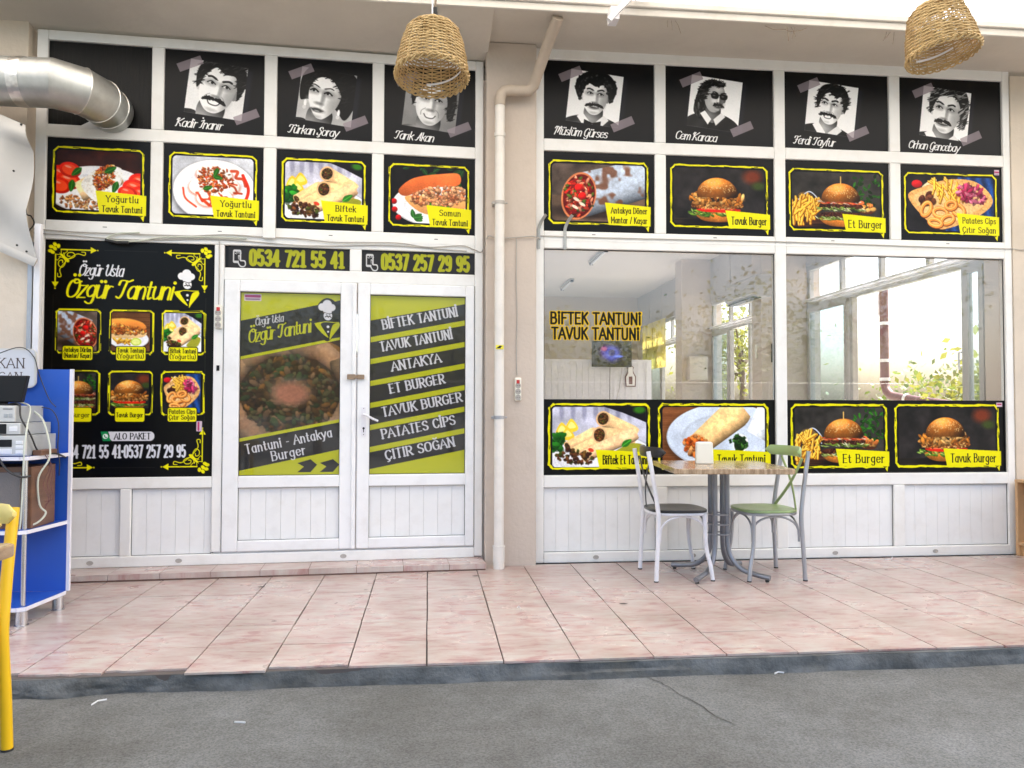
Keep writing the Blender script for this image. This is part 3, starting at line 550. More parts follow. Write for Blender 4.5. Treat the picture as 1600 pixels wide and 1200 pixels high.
        c.ell(A*.86, .14, .16, .12, (.5, .22, .12), soft=.9, al=.8); c.ell(A*.93, .3, .12, .07, (.25, .32, .12), soft=.9, al=.8)
        wood(c, .88, 1, (.2, .17, .15), (.1, .09, .08))
        shreds(c, [(A*.3, .74), (A*.4, .66), (A*.46, .78), (A*.36, .86)], 30, [(.45, .62, .2), (.65, .78, .4)], .06, .03)
        burger(c, A*.48, .93, .78, 'chicken')
    elif kind == 'beef_burger':
        c.a[:] = np.array([.2, .19, .18])*(.5+g)[..., None]
        for k in range(50): leaf(c, RNG.uniform(.66, 1.02)*A, RNG.uniform(.08, .6), .1, RNG.uniform(0, 6), np.array([.12, .26, .08])*RNG.uniform(.5, 1.5))
        wood(c, .8, 1, (.36, .22, .15), (.16, .09, .06))
        c.ell(A*.84, .68, .13, .05, (.3, .14, .08)); shreds(c, [(A*.74, .58), (A*.9, .56), (A*.93, .66), (A*.74, .67)], 30, [(.9, .7, .4), (.85, .5, .25)], .04, .03)
        c.ell(A*.16, .46, .14, .09, (.4, .32, .22), .2); c.stroke(spline([(A*.08, .5), (A*.2, .36), (A*.3, .5), (A*.3, .62)]), .02, (.75, .78, .85))
        fries(c, [(0, .55), (A*.24, .48), (A*.3, .7), (A*.2, .86), (0, .84)], 60, .2, 1.9)
        burger(c, A*.55, .95, .76, 'beef', True)
    elif kind == 'chips_tray':
        c.a[:] = np.array([.12, .11, .12])*(.5+g)[..., None]
        st = .5+.5*np.sin((c.X*1.0-c.Y*.3)*34); m = np.clip((c.X-A*.56+.25*(c.Y-.1))*30, 0, 1)
        c.put(m, np.array([.13, .28, .52])*(.45+.8*st*.6+.3*f)[..., None])
        c.ell(A*.12, .16, .1, .07, (.75, .12, .15), lit=.4); c.blob([(A*.18, .2), (A*.3, .06), (A*.34, .1), (A*.22, .24)], (.92, .84, .7))
        c.blob([(A*.02, .4), (A*.2, .2), (A*.5, .06), (A*.8, .1), (A*.98, .4), (A*.86, .66), (A*.5, .92), (A*.3, .9)], np.clip(np.array([.87, .66, .42])*(.8+.4*f)[..., None], 0, 1))
        c.blob([(A*.08, .42), (A*.24, .26), (A*.5, .14), (A*.78, .18), (A*.9, .4), (A*.8, .6), (A*.48, .84), (A*.32, .82)], np.clip(np.array([.95, .78, .55])*(.8+.3*f)[..., None], 0, 1))
        shreds(c, [(A*.16, .4), (A*.28, .34), (A*.3, .48), (A*.18, .5)], 14, [(.3, .15, .1), (.42, .24, .15)], .06, .05)
        fries(c, [(A*.3, .14), (A*.6, .12), (A*.64, .4), (A*.42, .5)], 46, .2, 1.3)
        shreds(c, [(A*.6, .16), (A*.84, .2), (A*.86, .44), (A*.62, .42)], 50, [(.78, .25, .42), (.92, .5, .62), (.65, .15, .32)], .07, .03)
        for x, y, rx, ry, a in [(.22, .6, .08, .13, .5), (.38, .66, .13, .08, .1), (.46, .78, .12, .07, -.4), (.58, .6, .13, .09, .6), (.32, .84, .12, .06, .2), (.5, .52, .1, .07, -.2)]:
            t = np.linspace(0, 6.283, 26); p = np.stack([A*x+rx*np.cos(t)*math.cos(a)-ry*np.sin(t)*math.sin(a), y+rx*np.cos(t)*math.sin(a)+ry*np.sin(t)*math.cos(a)], 1)
            c.stroke(p+[.01, .014], .068, (.5, .26, .1)); c.stroke(p, .06, (.9, .58, .28)); c.stroke(p-[.006, .01], .018, (.98, .78, .48))
    elif kind == 'chicken_wrap':
        c.a[:] = 1; wood(c, 0, 1, (.55, .36, .22), (.38, .22, .13))
        plate(c, A*.62, .5, A*.58, .56, (.82, .86, .92))
        wrap(c, (A*.92, .5), (A*1.1, -.1), .2, .24, (.86, .88, .9), None)
        wrap(c, (A*.36, .62), (A*.72, .1), .2, .26, (.95, .78, .55), None, .12)
        c.ell(A*.34, .64, .17, .2, (.93, .7, .45), -.9); c.ell(A*.335, .65, .145, .17, (.6, .25, .08), -.9)
        shreds(c, [(A*.2, .62), (A*.3, .48), (A*.46, .62), (A*.44, .82), (A*.28, .82)], 60, [(.93, .5, .22), (.85, .38, .12), (.96, .66, .4)], .05, .034)
        c.ell(A*.76, .62, .13, .16, (.93, .94, .95), .2); c.ell(A*.755, .63, .105, .13, (.1, .16, .06), .2)
        shreds(c, [(A*.66, .56), (A*.74, .48), (A*.84, .6), (A*.78, .76), (A*.68, .74)], 40, [(.16, .34, .1), (.3, .5, .2), (.08, .2, .06)], .04, .02)
    elif kind == 'sub_plate':
        c.a[:] = 1; wood(c, 0, 1, (.45, .3, .18), (.28, .17, .1))
        plate(c, A*.45, .7, A*.52, .24)
        c.blob([(-.1, .2), (A*.4, .16), (A*.8, .26), (A*.88, .42), (A*.4, .36), (-.1, .36)], lambda X, Y: np.clip(np.array([.87, .55, .26])*(1.3-1.3*(Y-.1))[..., None], 0, 1))
        c.blob([(-.1, .5), (A*.5, .5), (A*.9, .5), (A*.8, .64), (A*.3, .68), (-.1, .64)], lambda X, Y: np.clip(np.array([.95, .8, .58])*(1.4-.8*Y)[..., None], 0, 1))
        shreds(c, [(-.02, .3), (A*.4, .34), (A*.86, .42), (A*.84, .54), (A*.4, .56), (0, .54)], 130, [(.85, .5, .2), (.75, .38, .14), (.93, .68, .35)], .04, .026)
        fries(c, [(A*.12, .7), (A*.5, .72), (A*.5, .8), (A*.14, .78)], 20, .14, .1)
        c.ell(A*.64, .76, .13, .1, (.72, .78, .3)); c.ell(A*.64, .76, .1, .07, (.86, .88, .55))
    elif kind == 'pan':
        c.a[:] = np.array([.2, .13, .08])*(.5+g)[..., None]
        c.ell(A*.5, .52, A*.62, .5, (.42, .3, .17)); c.ell(A*.5, .52, A*.56, .45, (.16, .11, .07))
        for k in range(15):
            t = k/15*6.283; x = A*.5+A*.47*math.cos(t); y = .52+.4*math.sin(t)
            wrap(c, (x-.1*math.sin(t), y+.1*math.cos(t)), (x+.1*math.sin(t), y-.1*math.cos(t)), .075, .085, np.array([.52, .42, .32])*RNG.uniform(.7, 1.1), None, .25)
        shreds(c, [(A*.16, .4), (A*.5, .2), (A*.84, .4), (A*.8, .72), (A*.5, .86), (A*.18, .7)], 420, [(.27, .18, .09), (.36, .25, .12), (.2, .14, .07), (.25, .23, .14), (.36, .28, .2), (.18, .22, .12)], .035, .02)
        c.ell(A*.5, .5, A*.17, .12, (.42, .36, .31), soft=.5, al=.5); c.ell(A*.5, .52, A*.13, .09, (.5, .34, .27), soft=.6)
    sat = c.a.mean(-1, keepdims=True); c.a = np.clip(sat+(c.a-sat)*1.08, 0, 1)
    c.a = np.clip(((c.a-.45)*1.12+.47)*(.9+.2*c.noise(.012, 2))[..., None]*(.9+.2*c.noise(.25, 2))[..., None], 0, 1)
    for ax in (0, 1): c.a = (np.roll(c.a, 1, ax)+4*c.a+np.roll(c.a, -1, ax))/6
    return c.a
YEL = (.93, .9, .01)
def frame_lines(c, x0, y0, x1, y1, w, r=.05, rough=.2):
    """Yellow brushed border with broken ink."""
    P = np.array([(x0+r, y0), (x1-r, y0), (x1, y0+r), (x1, y1-r), (x1-r, y1), (x0+r, y1), (x0, y1-r), (x0, y0+r), (x0+r, y0)])
    for a, b in zip(P[:-1], P[1:]):
        k = max(2, int(np.hypot(*(b-a))/.06)); t = np.linspace(0, 1, k+1)[:, None]
        q = a+(b-a)*t+RNG.normal(size=(k+1, 2))*w*.1
        c.stroke(q, np.abs(w*(1+RNG.normal(size=k+1)*.18)), YEL)
    for k in range(16):
        s = RNG.integers(4)
        if s == 0: p = (RNG.uniform(x0, x1), y0)
        elif s == 1: p = (x1, RNG.uniform(y0, y1))
        else: p = (RNG.uniform(x0, x1), y1) if s == 2 else (x0, RNG.uniform(y0, y1))
        L = RNG.uniform(.03, .09); d = np.array((L, w*.1) if s in (0, 2) else (w*.1, L)); p = np.array(p)+RNG.normal(size=2)*w*.25
        c.stroke([p, p+d], RNG.uniform(.15, .4)*w, (.03, .03, .03))
def caption(c, x0, y0, x1, y1, lines, cap, slant=.03):
    c.poly([(x1-.09, y1-.02), (x1-.015, y1-.02), (x1-.03, y1+.075)], YEL); c.poly([(x1-.12, y1-.02), (x1, y1-.02), (x1-.06, y1+.025)], np.array(YEL)*.45)
    c.poly([(x0, y0-slant), (x1, y0+slant*.4), (x1-.002, y1), (x0+.05, y1-slant*.2)], YEL)
    n = len(lines); h = (y1-y0)
    for i, t in enumerate(lines):
        text(c, t, (x0+x1)/2+.02, y0+.004+(h-.012)*((i+.5)/n)+cap*.5, cap, (.03, .03, .02), .145, 'roman', (x1-x0)*.8, 'c', contrast=.55, serif=.8)
def food_poster(kind, asp, n, lines, wide=.5, tag=False, inner=False):
    c = Cv(asp, n, (.035, .035, .037)); A = asp
    if inner: X0, X1, Y0, Y1 = .07, A-.07, .09, .88
    else: X0, X1, Y0, Y1 = .09, A-.1, .13, .88
    frame_lines(c, X0-.02, Y0-.02, X1+.02, Y1+.02, .021)
    im = food(kind, (X1-X0)/(Y1-Y0), int((Y1-Y0)*n))
    h, w = im.shape[:2]; yy, xx = np.mgrid[0:h, 0:w]; r = .07*h
    qx = np.abs(xx-w/2+.5)-w/2+r+.012*n; qy = np.abs(yy-h/2+.5)-h/2+r+.012*n
    d = np.hypot(np.maximum(qx, 0), np.maximum(qy, 0))-r
    c.paste(im, X0, Y0, np.clip(.5-d, 0, 1))
    two = len(lines) > 1
    y0 = Y1-(.225 if two else .17)
    caption(c, A-A*wide-.04, y0, A-.04, Y1+.035, lines, .075 if two else .095)
    if tag: c.rrect(A-.1, .03, A-.03, .1, .004, (.85, .75, .8)); c.stroke([(A-.09, .06), (A-.04, .06)], .02, (.7, .2, .4)); c.stroke([(A-.09, .085), (A-.04, .085)], .008, (.4, .3, .4))
    return c.a
# ---- black and white portraits
def portrait(v, asp, n):
    k2 = 2; c = Cv(asp, n*k2); A = asp; g = c.noise(.012, 2); big = c.noise(.3, 2)
    bg = v.get('bg', .95); c.a[:] = (bg*(1-.25*(1-v.get('flat', 1))*(big+.3*c.X/A)))[..., None]
    cx, cy, s, t = A*v.get('x', .5), v.get('y', .42)+.04, v.get('s', .36)*1.2, v.get('tilt', 0)
    K = np.array([.045]*3); L = v.get('light', 1); sd = v.get('side', 1); look = v.get('turn', 0)*.17
    def T(x, y): return (cx+s*(x*math.cos(t)-y*math.sin(t)), cy+s*(x*math.sin(t)+y*math.cos(t)))
    def Rr(ps): return [T(*q) for q in ps]
    def grey(f): return np.clip(f, 0, 1)[..., None]*np.ones(3)
    def uv(X, Y): return ((X-cx)*math.cos(t)+(Y-cy)*math.sin(t))/s, (-(X-cx)*math.sin(t)+(Y-cy)*math.cos(t))/s
    def soft(x, y, rx, ry, val, al=.6, a=0): c.ell(*T(x, y), rx*s, ry*s, (val,)*3, t+a, soft=1.1, al=al)
    cl = v.get('cloth', .1); hb = v.get('hair', 'short'); hc = np.array([v.get('hc', .05)]*3)
    # shoulders with soft folds
    def cc(X, Y):
        u, w = uv(X, Y); return grey(cl*(1+.9*np.sin(u*5+w*3)*.35)+.06*(sd*u < -.3))
    c.blob(Rr([(-2.4, 2.9), (-1.9, 1.75), (-.75, 1.2), (0, 1.5), (.75, 1.2), (1.9, 1.75), (2.4, 2.9), (0, 3.4)]), cc)
    if v.get('plaid'):
        sl, m = c.polymask(spline(Rr([(-2, 2.8), (-1.2, 1.55), (0, 1.5), (1.6, 1.5), (2.2, 2.8)]), 6, True)); q = ((np.sin(c.X[sl]*105+c.Y[sl]*40) > .3) ^ (np.sin(c.Y[sl]*105-c.X[sl]*40) > .3)); c.blend(sl, m*q, (.8, .8, .8))
    if hb == 'long':
        c.blob(Rr([(-.95, -.9), (-1.35, 0), (-1.45, 1.2), (-.9, 1.55), (-.35, 1.2), (-.3, 0), (.3, -.9)]), hc*1.5)
        shreds(c, Rr([(-1.2, -.5), (-.3, -.9), (-.4, .4), (-.55, 1.45), (-1.35, 1.3)]), 150, [hc, hc*3, hc*6], .06, .014, ang=1.3)
    if hb == 'woman': c.blob(Rr([(-1.0, .35), (-1.12, -.7), (-.6, -1.4), (.35, -1.55), (1.2, -1.15), (1.4, -.2), (1.1, .8), (.5, .4), (-.6, .3)]), hc)
    def nk(X, Y): u, w = uv(X, Y); return grey(L*(.66-.35*np.clip(sd*u+.25, 0, 1)-.5*np.clip(1.35-w, 0, .6)))
    c.blob(Rr([(-.45, .6), (.45, .6), (.52, 1.35), (0, 1.9), (-.52, 1.35)]), nk)
    if v.get('collar'):
        for e in (-1, 1): c.poly(Rr([(.62*e, 1.05), (.08*e, 1.62), (.3*e, 2.05), (.95*e, 1.3)]), (.96 if e*sd < 0 else .86,)*3)
    if v.get('bow'):
        c.poly(Rr([(-.3, 1.75), (.3, 1.75), (.2, 2.4), (-.2, 2.4)]), (.96,)*3); c.poly(Rr([(-.5, 1.42), (0, 1.58), (.5, 1.42), (.5, 1.8), (0, 1.64), (-.5, 1.8)]), K)
    for e in (-1, 1):
        if hb != 'woman': c.ell(*T(.74*e, .08), .12*s, .23*s, (.8*L if e*sd < 0 else .5*L,)*3, t)
    face = [(-.72, -.55), (-.73, .1), (-.6, .62), (-.3, 1.0), (0, 1.1), (.3, 1.0), (.6, .62), (.73, .1), (.72, -.55), (.4, -1.0), (-.4, -1.0)]
    if hb == 'woman': face = [(-.7, -.5), (-.68, .1), (-.5, .6), (-.2, .98), (0, 1.05), (.2, .98), (.5, .6), (.68, .1), (.7, -.5), (.4, -1.0), (-.4, -1.0)]
    def fc(X, Y):
        u, w = uv(X, Y); r = np.clip(sd*u-.12, 0, 1)
        return grey(L*(.97-.75*r**1.35-.18*np.clip(-sd*u-.45, 0, 1)-.16*np.clip(w-.55, 0, 1)-.1*np.clip(-w-.5, 0, 1)))
    c.blob(Rr(face), fc)
    # modelling: sockets, cheek, nose, chin
    for e in (-1, 1): soft(.31*e+look, -.17, .27, .16, .35*L, .55)
    soft(.45*sd+look*.5, .35, .22, .4, .42*L, .35); soft(-.34*sd+look, .25, .22, .16, 1.0, .5); soft(look, -.62, .4, .18, 1.0, .35)
    soft(look+.13*sd, .1, .09, .34, .4*L, .6); soft(look-.03*sd, .2, .06, .3, 1.0, .7); soft(look, .37, .19, .07, .3*L, .6); soft(look, .95, .2, .08, .45*L, .4); soft(look, .88, .16, .07, 1.0, .3)
    for e in (-1, 1):
        ex = .31*e+look; b0 = .3 if e < 0 else .34
        c.stroke(spline(Rr([(ex-.21, -.335-.05*(e < 0)), (ex+.04*e, -.425), (ex+.21, -.335-.05*(e > 0))])), np.array([.05, .1, .1, .1, .1, .1, .1, .1, .1, .1, .1, .1, .1, .05, .04])*s*v.get('brow', .9)*(.55 if hb == 'woman' else 1), K, .92)
        if not v.get('glasses'):
            c.ell(*T(ex, -.16), .14*s, .05*s, (.85*L,)*3, t, soft=.3); c.ell(*T(ex+.03*np.sign(look+.01), -.165), .062*s, .058*s, K, t, soft=.3)
            c.stroke(spline(Rr([(ex-.17, -.14), (ex-.02, -.235), (ex+.17, -.14)])), .045*s*(1.5 if hb == 'woman' else 1), K, .9)
    if v.get('glasses'):
        for e in (-1, 1): c.blob(Rr([(.33*e+look-.26, -.3), (.33*e+look+.26, -.3), (.33*e+look+.22, .05), (.33*e+look-.2, .05)]), np.array([.06]*3)); soft(.33*e+look-.06, -.17, .1, .07, .5, .7)
        c.stroke(Rr([(-.85, -.22), (.6+look, -.24)]), .06*s, K)
    m = v.get('must', 1)
    if v.get('smile'):
        c.blob(Rr([(look-.23, .61), (look, .64), (look+.23, .61), (look+.12, .73), (look-.12, .73)]), np.array([.98]*3)); c.stroke(spline(Rr([(look-.27, .59), (look-.14, .735), (look+.14, .735), (look+.27, .59)])), .05*s, (.22,)*3, .9)
        for e in (-1, 1): c.stroke(spline(Rr([(look+.24*e, .3), (look+.4*e, .45), (look+.42*e, .65)])), .035*s, (.45*L,)*3, .6)
    else:
        soft(look, .68, .27, .09, .3, .8); c.stroke(spline(Rr([(look-.27, .655), (look, .68), (look+.27, .655)])), .035*s, K, .85)
        if hb == 'woman': c.ell(*T(look, .68), .23*s, .085*s, (.25,)*3, t, soft=.3); c.ell(*T(look, .72), .12*s, .03*s, (.6,)*3, t, soft=.6)
    if m:
        mp = Rr([(look-.46*m, .64), (look-.34*m, .46), (look-.08, .42), (look, .46), (look+.08, .42), (look+.34*m, .46), (look+.46*m, .64), (look+.24*m, .6), (look, .55), (look-.24*m, .6)])
        c.blob(mp, K); shreds(c, mp, 40, [K, K*3], .025, .008, ang=.9)
    hp = None
    if hb == 'short': hp = [(-.84, .2), (-.98, -.5), (-.75, -1.15), (-.1, -1.42), (.65, -1.3), (1.05, -.65), (.9, .25), (.74, -.25), (.55, -.7), (.1, -.68), (-.3, -.85), (-.64, -.4), (-.72, 0)]
    elif hb == 'curly': hp = [(-.88, .3), (-1.2, -.3), (-1.12, -.95), (-.55, -1.42), (.1, -1.5), (.75, -1.35), (1.2, -.8), (1.18, -.2), (.88, .3), (.72, -.3), (.45, -.72), (0, -.58), (-.45, -.72), (-.7, -.3)]
    elif hb == 'side': hp = [(-.84, .25), (-1.02, -.5), (-.8, -1.15), (-.1, -1.4), (.75, -1.3), (1.12, -.5), (1.08, .6), (.8, .55), (.7, -.3), (.3, -.82), (-.45, -.72), (-.7, -.25)]
    elif hb == 'long': hp = [(-.85, .3), (-1.1, -.5), (-.75, -1.15), (0, -1.3), (.55, -1.1), (.62, -.85), (.1, -.92), (-.4, -.75), (-.62, -.3)]
    elif hb == 'woman': hp = [(-.78, .05), (-.98, -.7), (-.45, -1.35), (.4, -1.45), (1.1, -1.0), (1.15, 0), (.8, .3), (.66, -.3), (.1, -.85), (-.45, -.75), (-.66, -.35)]
    q = Rr(hp); c.blob(q, hc)
    if hb == 'curly':
        shreds(c, q, 130, [hc, hc*2, hc*4.5], .03, .022)
        for a in range(26): an = math.pi*(1+a/25.); c.ell(*T(1.12*math.cos(an), -.35+1.1*math.sin(an)), .12*s, .12*s, hc)
    else: shreds(c, q, 100, [hc, hc*2.2, hc*(2.5 if hb == 'woman' else 5)], .07, .01, ang=-.5)
    if hb == 'woman':
        for x, y in ((-.74, .5), (.76, .55)): c.ell(*T(x, y), .06*s, .16*s, (.95,)*3); c.ell(*T(x, y+.2), .08*s, .09*s, (.8,)*3)
    b = c.a.copy()
    for _ in range(2):
        for ax in (0, 1): b = (np.roll(b, 1, ax)+2*b+np.roll(b, -1, ax))/4
    b = np.clip((b-.5)*1.12+.52, 0.02, 1)*(.96+.08*g)[..., None]
    h2, w2 = b.shape[0]//2*2, b.shape[1]//2*2; b = b[:h2, :w2].reshape(h2//2, 2, w2//2, 2, 3).mean((1, 3))
    return np.clip(b, 0, 1)
def portrait_poster(v, name, asp, n):
    c = Cv(asp, n, (.035, .035, .042)); A = asp
    ox, oy = v.get('ox', .27), .13; a = .11
    w, h = .68, .67
    # shadow of the taped print, then the print itself turned by a few degrees
    im = portrait(v, w/h, int(h*n)); ih, iw = im.shape[:2]
    ca, sa = math.cos(a), math.sin(a)
    mx, my = ox+w/2, oy+h/2
    X = c.X-mx; Y = c.Y-my
    for dx, al, k in ((.075, .5, (.13, .14, .2)), (-.06, .3, (.1, .1, .15))):
        u = (X-dx)*ca+(Y-.02)*sa; q = -(X-dx)*sa+(Y-.02)*ca
        c.put(np.clip((w/2-np.abs(u))*30, 0, 1)*np.clip((h/2-np.abs(q))*30, 0, 1)*al, k)
    u = (X*ca+Y*sa)/w+.5; q = (-X*sa*.4+Y*ca)/h+.5+0*X
    q = (-X*sa+Y*ca)/h+.5
    ins = (u > 0) & (u < 1) & (q > 0) & (q < 1)
    fu = np.clip(u*iw-.5, 0, iw-1.001); fq = np.clip(q*ih-.5, 0, ih-1.001); iu = fu.astype(int); iq = fq.astype(int); au = (fu-iu)[..., None]; aq = (fq-iq)[..., None]
    smp = (im[iq, iu]*(1-au)+im[iq, iu+1]*au)*(1-aq)+(im[iq+1, iu]*(1-au)+im[iq+1, iu+1]*au)*aq
    edge = np.clip(np.minimum(np.minimum(u, 1-u)*w, np.minimum(q, 1-q)*h)*n+.5, 0, 1)
    c.put(edge, smp)
    for px, py in ((ox+.03, oy+.03), (ox+w+.02, oy+h-.02)):
        d = np.array([math.cos(-.42), math.sin(-.42)])*.15; nn = np.array([-d[1], d[0]])*.36; p = np.array([px, py])
        c.poly([p-d-nn, p+d-nn, p+d+nn, p-d+nn], (.62, .57, .6), .78)
    text(c, name, .12, .94, .105, (.95, .95, .95), .13, 'script', .72, 'l', ang=.04, contrast=.5)
    return c.a
# ---- the chef mark
def chef(c, x, y, s, hat=(.95, .95, .95), yel=YEL, black=(.04, .04, .04), halo=False):
    if halo: c.blob([(x-.5*s, y-.05*s), (x-.45*s, y-.75*s), (x, y-1.1*s), (x+.5*s, y-.8*s), (x+.7*s, y+.2*s), (x+.15*s, y+1.15*s), (x-.3*s, y+.95*s), (x-.7*s, y+.35*s)], np.array(black))
    for dx, dy, r in ((-.24, -.62, .2), (.02, -.76, .24), (.26, -.6, .19), (0, -.52, .22)): c.ell(x+dx*s, y+dy*s, r*s, r*s, hat)
    c.poly([(x-.2*s, y-.55*s), (x+.28*s, y-.5*s), (x+.24*s, y-.3*s), (x-.16*s, y-.34*s)], hat)
    c.ell(x+.06*s, y-.16*s, .22*s, .24*s, hat)
    c.stroke(spline([(x-.12*s, y-.34*s), (x+.06*s, y-.28*s), (x+.26*s, y-.3*s)]), .03*s, black)
    c.stroke(spline([(x-.08*s, y-.1*s), (x+.02*s, y-.14*s), (x+.08*s, y-.09*s), (x+.15*s, y-.14*s), (x+.22*s, y-.08*s)]), .05*s, black)
    c.stroke([(x-.04*s, y-.22*s), (x+.03*s, y-.2*s)], .03*s, black); c.stroke([(x+.12*s, y-.22*s), (x+.19*s, y-.21*s)], .03*s, black)
    c.poly(spline([(x-.6*s, y+.28*s), (x-.15*s, y+.2*s), (x-.3*s, y+.32*s), (x+.1*s, y+.98*s), (x-.25*s, y+.75*s)], 6, True), yel)
    c.poly(spline([(x+.62*s, y+.2*s), (x+.66*s, y+.4*s), (x+.3*s, y+.9*s), (x+.16*s, y+1.1*s), (x+.2*s, y+.7*s), (x+.34*s, y+.3*s)], 6, True), yel)
    c.stroke(spline([(x-.62*s, y+.26*s), (x-.1*s, y+.16*s), (x+.3*s, y+.18*s), (x+.64*s, y+.18*s)]), .04*s, yel)
    c.ell(x+.07*s, y+.42*s, .07*s, .07*s, hat); c.ell(x+.08*s, y+.68*s, .05*s, .05*s, hat)
def flourish(c, x, y, sx, sy, s):
    """Corner ornament growing from (x, y) in directions sx, sy."""
    def P(ps): return [(x+sx*p*s, y+sy*q*s) for p, q in ps]
    for d in (0, 1):
        def Q(ps): return P([(q, p) for p, q in ps] if d else ps)
        c.stroke(Q([(.24, .12), (.98, .12)]), .028*s, YEL); c.poly(Q([(.9, .04), (1.04, .12), (.9, .2)]), YEL); c.ell(*Q([(1.06, .12)])[0], .018*s, .018*s, YEL)
        c.stroke(spline(Q([(.2, .3), (.42, .34), (.55, .27), (.5, .19), (.4, .2), (.38, .27), (.44, .28)])), .02*s, YEL)
        c.stroke(spline(Q([(.42, .34), (.6, .22), (.76, .25), (.78, .18), (.7, .17)])), .02*s, YEL)
        c.stroke(spline(Q([(.24, .12), (.26, .24), (.38, .16), (.34, .12)])), .016*s, YEL)
        c.blob(Q([(.2, .2), (.34, .4), (.42, .42), (.38, .34)]), np.array(YEL))
    for px, py in ((.1, .1), (.02, .06), (.18, .04), (.05, .19), (.0, .16), (.1, 0)): c.ell(x+sx*px*s, y+sy*py*s, .055*s, .042*s, YEL, px*9)
def menu_board(asp, n):
    c = Cv(asp, n, (.03, .03, .032)); A = asp   # asp = 1.167/1.714
    f = 1/1.714
    def m(v): return v*f
    for sx, sy, x, y in ((1, 1, m(.035), m(.035)), (-1, 1, A-m(.035), m(.035)), (1, -1, m(.035), 1-m(.035)), (-1, -1, A-m(.035), 1-m(.035))): flourish(c, x, y, sx, sy, m(.3))
    for a, b in (((m(.4), m(.068)), (A-m(.4), m(.068))), ((m(.4), 1-m(.068)), (A-m(.4), 1-m(.068))), ((m(.06), m(.4)), (m(.06), 1-m(.4))), ((A-m(.06), m(.4)), (A-m(.06), 1-m(.4)))): c.stroke([a, b], m(.004), (.14, .14, .12))
    text(c, 'Özgür Usta', m(.225), m(.255), m(.085), (.93, .93, .95), .12, 'script', m(.3), contrast=.5, fit=True)
    text(c, 'Özgür Tantuni', m(.135), m(.415), m(.135), YEL, .125, 'script', m(.735), contrast=.5, fit=True)
    chef(c, m(.965), m(.325), m(.135))
    pics = [('durum_r', ['Antakya Dürüm', '(Mantar/ Kaşar)']), ('sub_plate', ['Tavuk Tantuni', '(Yoğurtlu)']), ('rolls', ['Biftek Tantuni', '(Yoğurtlu)']), ('beef_burger', ['Et Burger']), ('chicken_burger', ['Tavuk Burger']), ('chips_tray', ['Patates Cips', 'Çıtır Soğan'])]
    for i, (k, ls) in enumerate(pics):
        x0 = m(.085+.36*(i % 3)); y0 = m(.503+.445*(i//3)); w, h = m(.295), m(.315)
        if i % 3 == 0: x0 += m(.0)
        frame_lines(c, x0, y0, x0+w, y0+h, m(.012), m(.02))
        im = food(k, (w-m(.03))/(h-m(.03)), int((h-m(.03))*n)); c.paste(im, x0+m(.01), y0+m(.015))
        c.rrect(x0+m(.04), y0+h-m(.055), x0+w-m(.045), y0+h+m(.055), m(.015), (.03, .03, .03)); c.rrect(x0+m(.045), y0+h-m(.05), x0+w-m(.05), y0+h+m(.05), m(.014), YEL)
        for j, t in enumerate(ls): text(c, t, x0+w/2-m(.002), y0+h+m(.017 if len(ls) == 1 else -.008+.042*j), m(.032), (.05, .05, .04), .15, 'roman', m(.185), 'c', contrast=.5)
    yb = m(1.419)
    c.poly([(m(.395), yb-m(.034)), (m(.44), yb-m(.034)), (m(.465), yb+m(.034)), (m(.41), yb+m(.034))], (.08, .55, .3)); c.ell(m(.427), yb, m(.018), m(.018), (.93, .93, .93)); c.stroke(spline([(m(.421), yb-m(.008)), (m(.424), yb+m(.004)), (m(.434), yb+m(.008))]), m(.007), (.08, .55, .3))
    c.rrect(m(.455), yb-m(.034), m(.76), yb+m(.034), m(.03), (.86, .86, .88)); c.poly([(m(.445), yb-m(.034)), (m(.475), yb-m(.034)), (m(.49), yb+m(.034)), (m(.47), yb+m(.034))], (.86, .86, .88))
    text(c, 'ALO PAKET', m(.487), yb+m(.021), m(.043), (.03, .03, .04), .16, width=m(.25), serif=.8, contrast=.4, fit=True)
    text(c, '0534 721 55 41.0537 257 29 95', m(.118), m(1.572), m(.086), (.86, .87, .9), .17, width=m(.865), contrast=.8, fit=True)
    c.rrect(A-m(.115), m(1.31), A-m(.075), m(1.385), m(.004), (.8, .72, .78)); c.stroke([(A-m(.1), m(1.32)), (A-m(.1), m(1.375))], m(.012), (.7, .2, .4))
    return c.a
def phone_strip(num, asp, n):
    c = Cv(asp, n, (.17, .165, .165)); G = (.66, .67, .14)
    w = (.8, .8, .8)
    c.rrect(.2, .18, .55, .78, .07, w); c.rrect(.25, .27, .5, .68, .02, (.17, .165, .165)); c.blob([(.42, .45), (.5, .45), (.52, .62), (.72, .66), (.76, .85), (.66, .96), (.5, .93), (.38, .72), (.44, .7)], np.array(w)); c.blob([(.45, .5), (.48, .5), (.5, .68), (.68, .71), (.71, .84), (.64, .91), (.53, .88), (.45, .74)], np.array([.17, .165, .165]))
    for a in (-2.6, -2.0, -1.3, -.6): c.stroke([(.42+.09*math.cos(a), .42+.09*math.sin(a)), (.42+.16*math.cos(a), .42+.16*math.sin(a))], .03, w)
    text(c, num, .92, .84, .66, G, .24, width=asp-1.12, contrast=.8, fit=True)
    return c.a
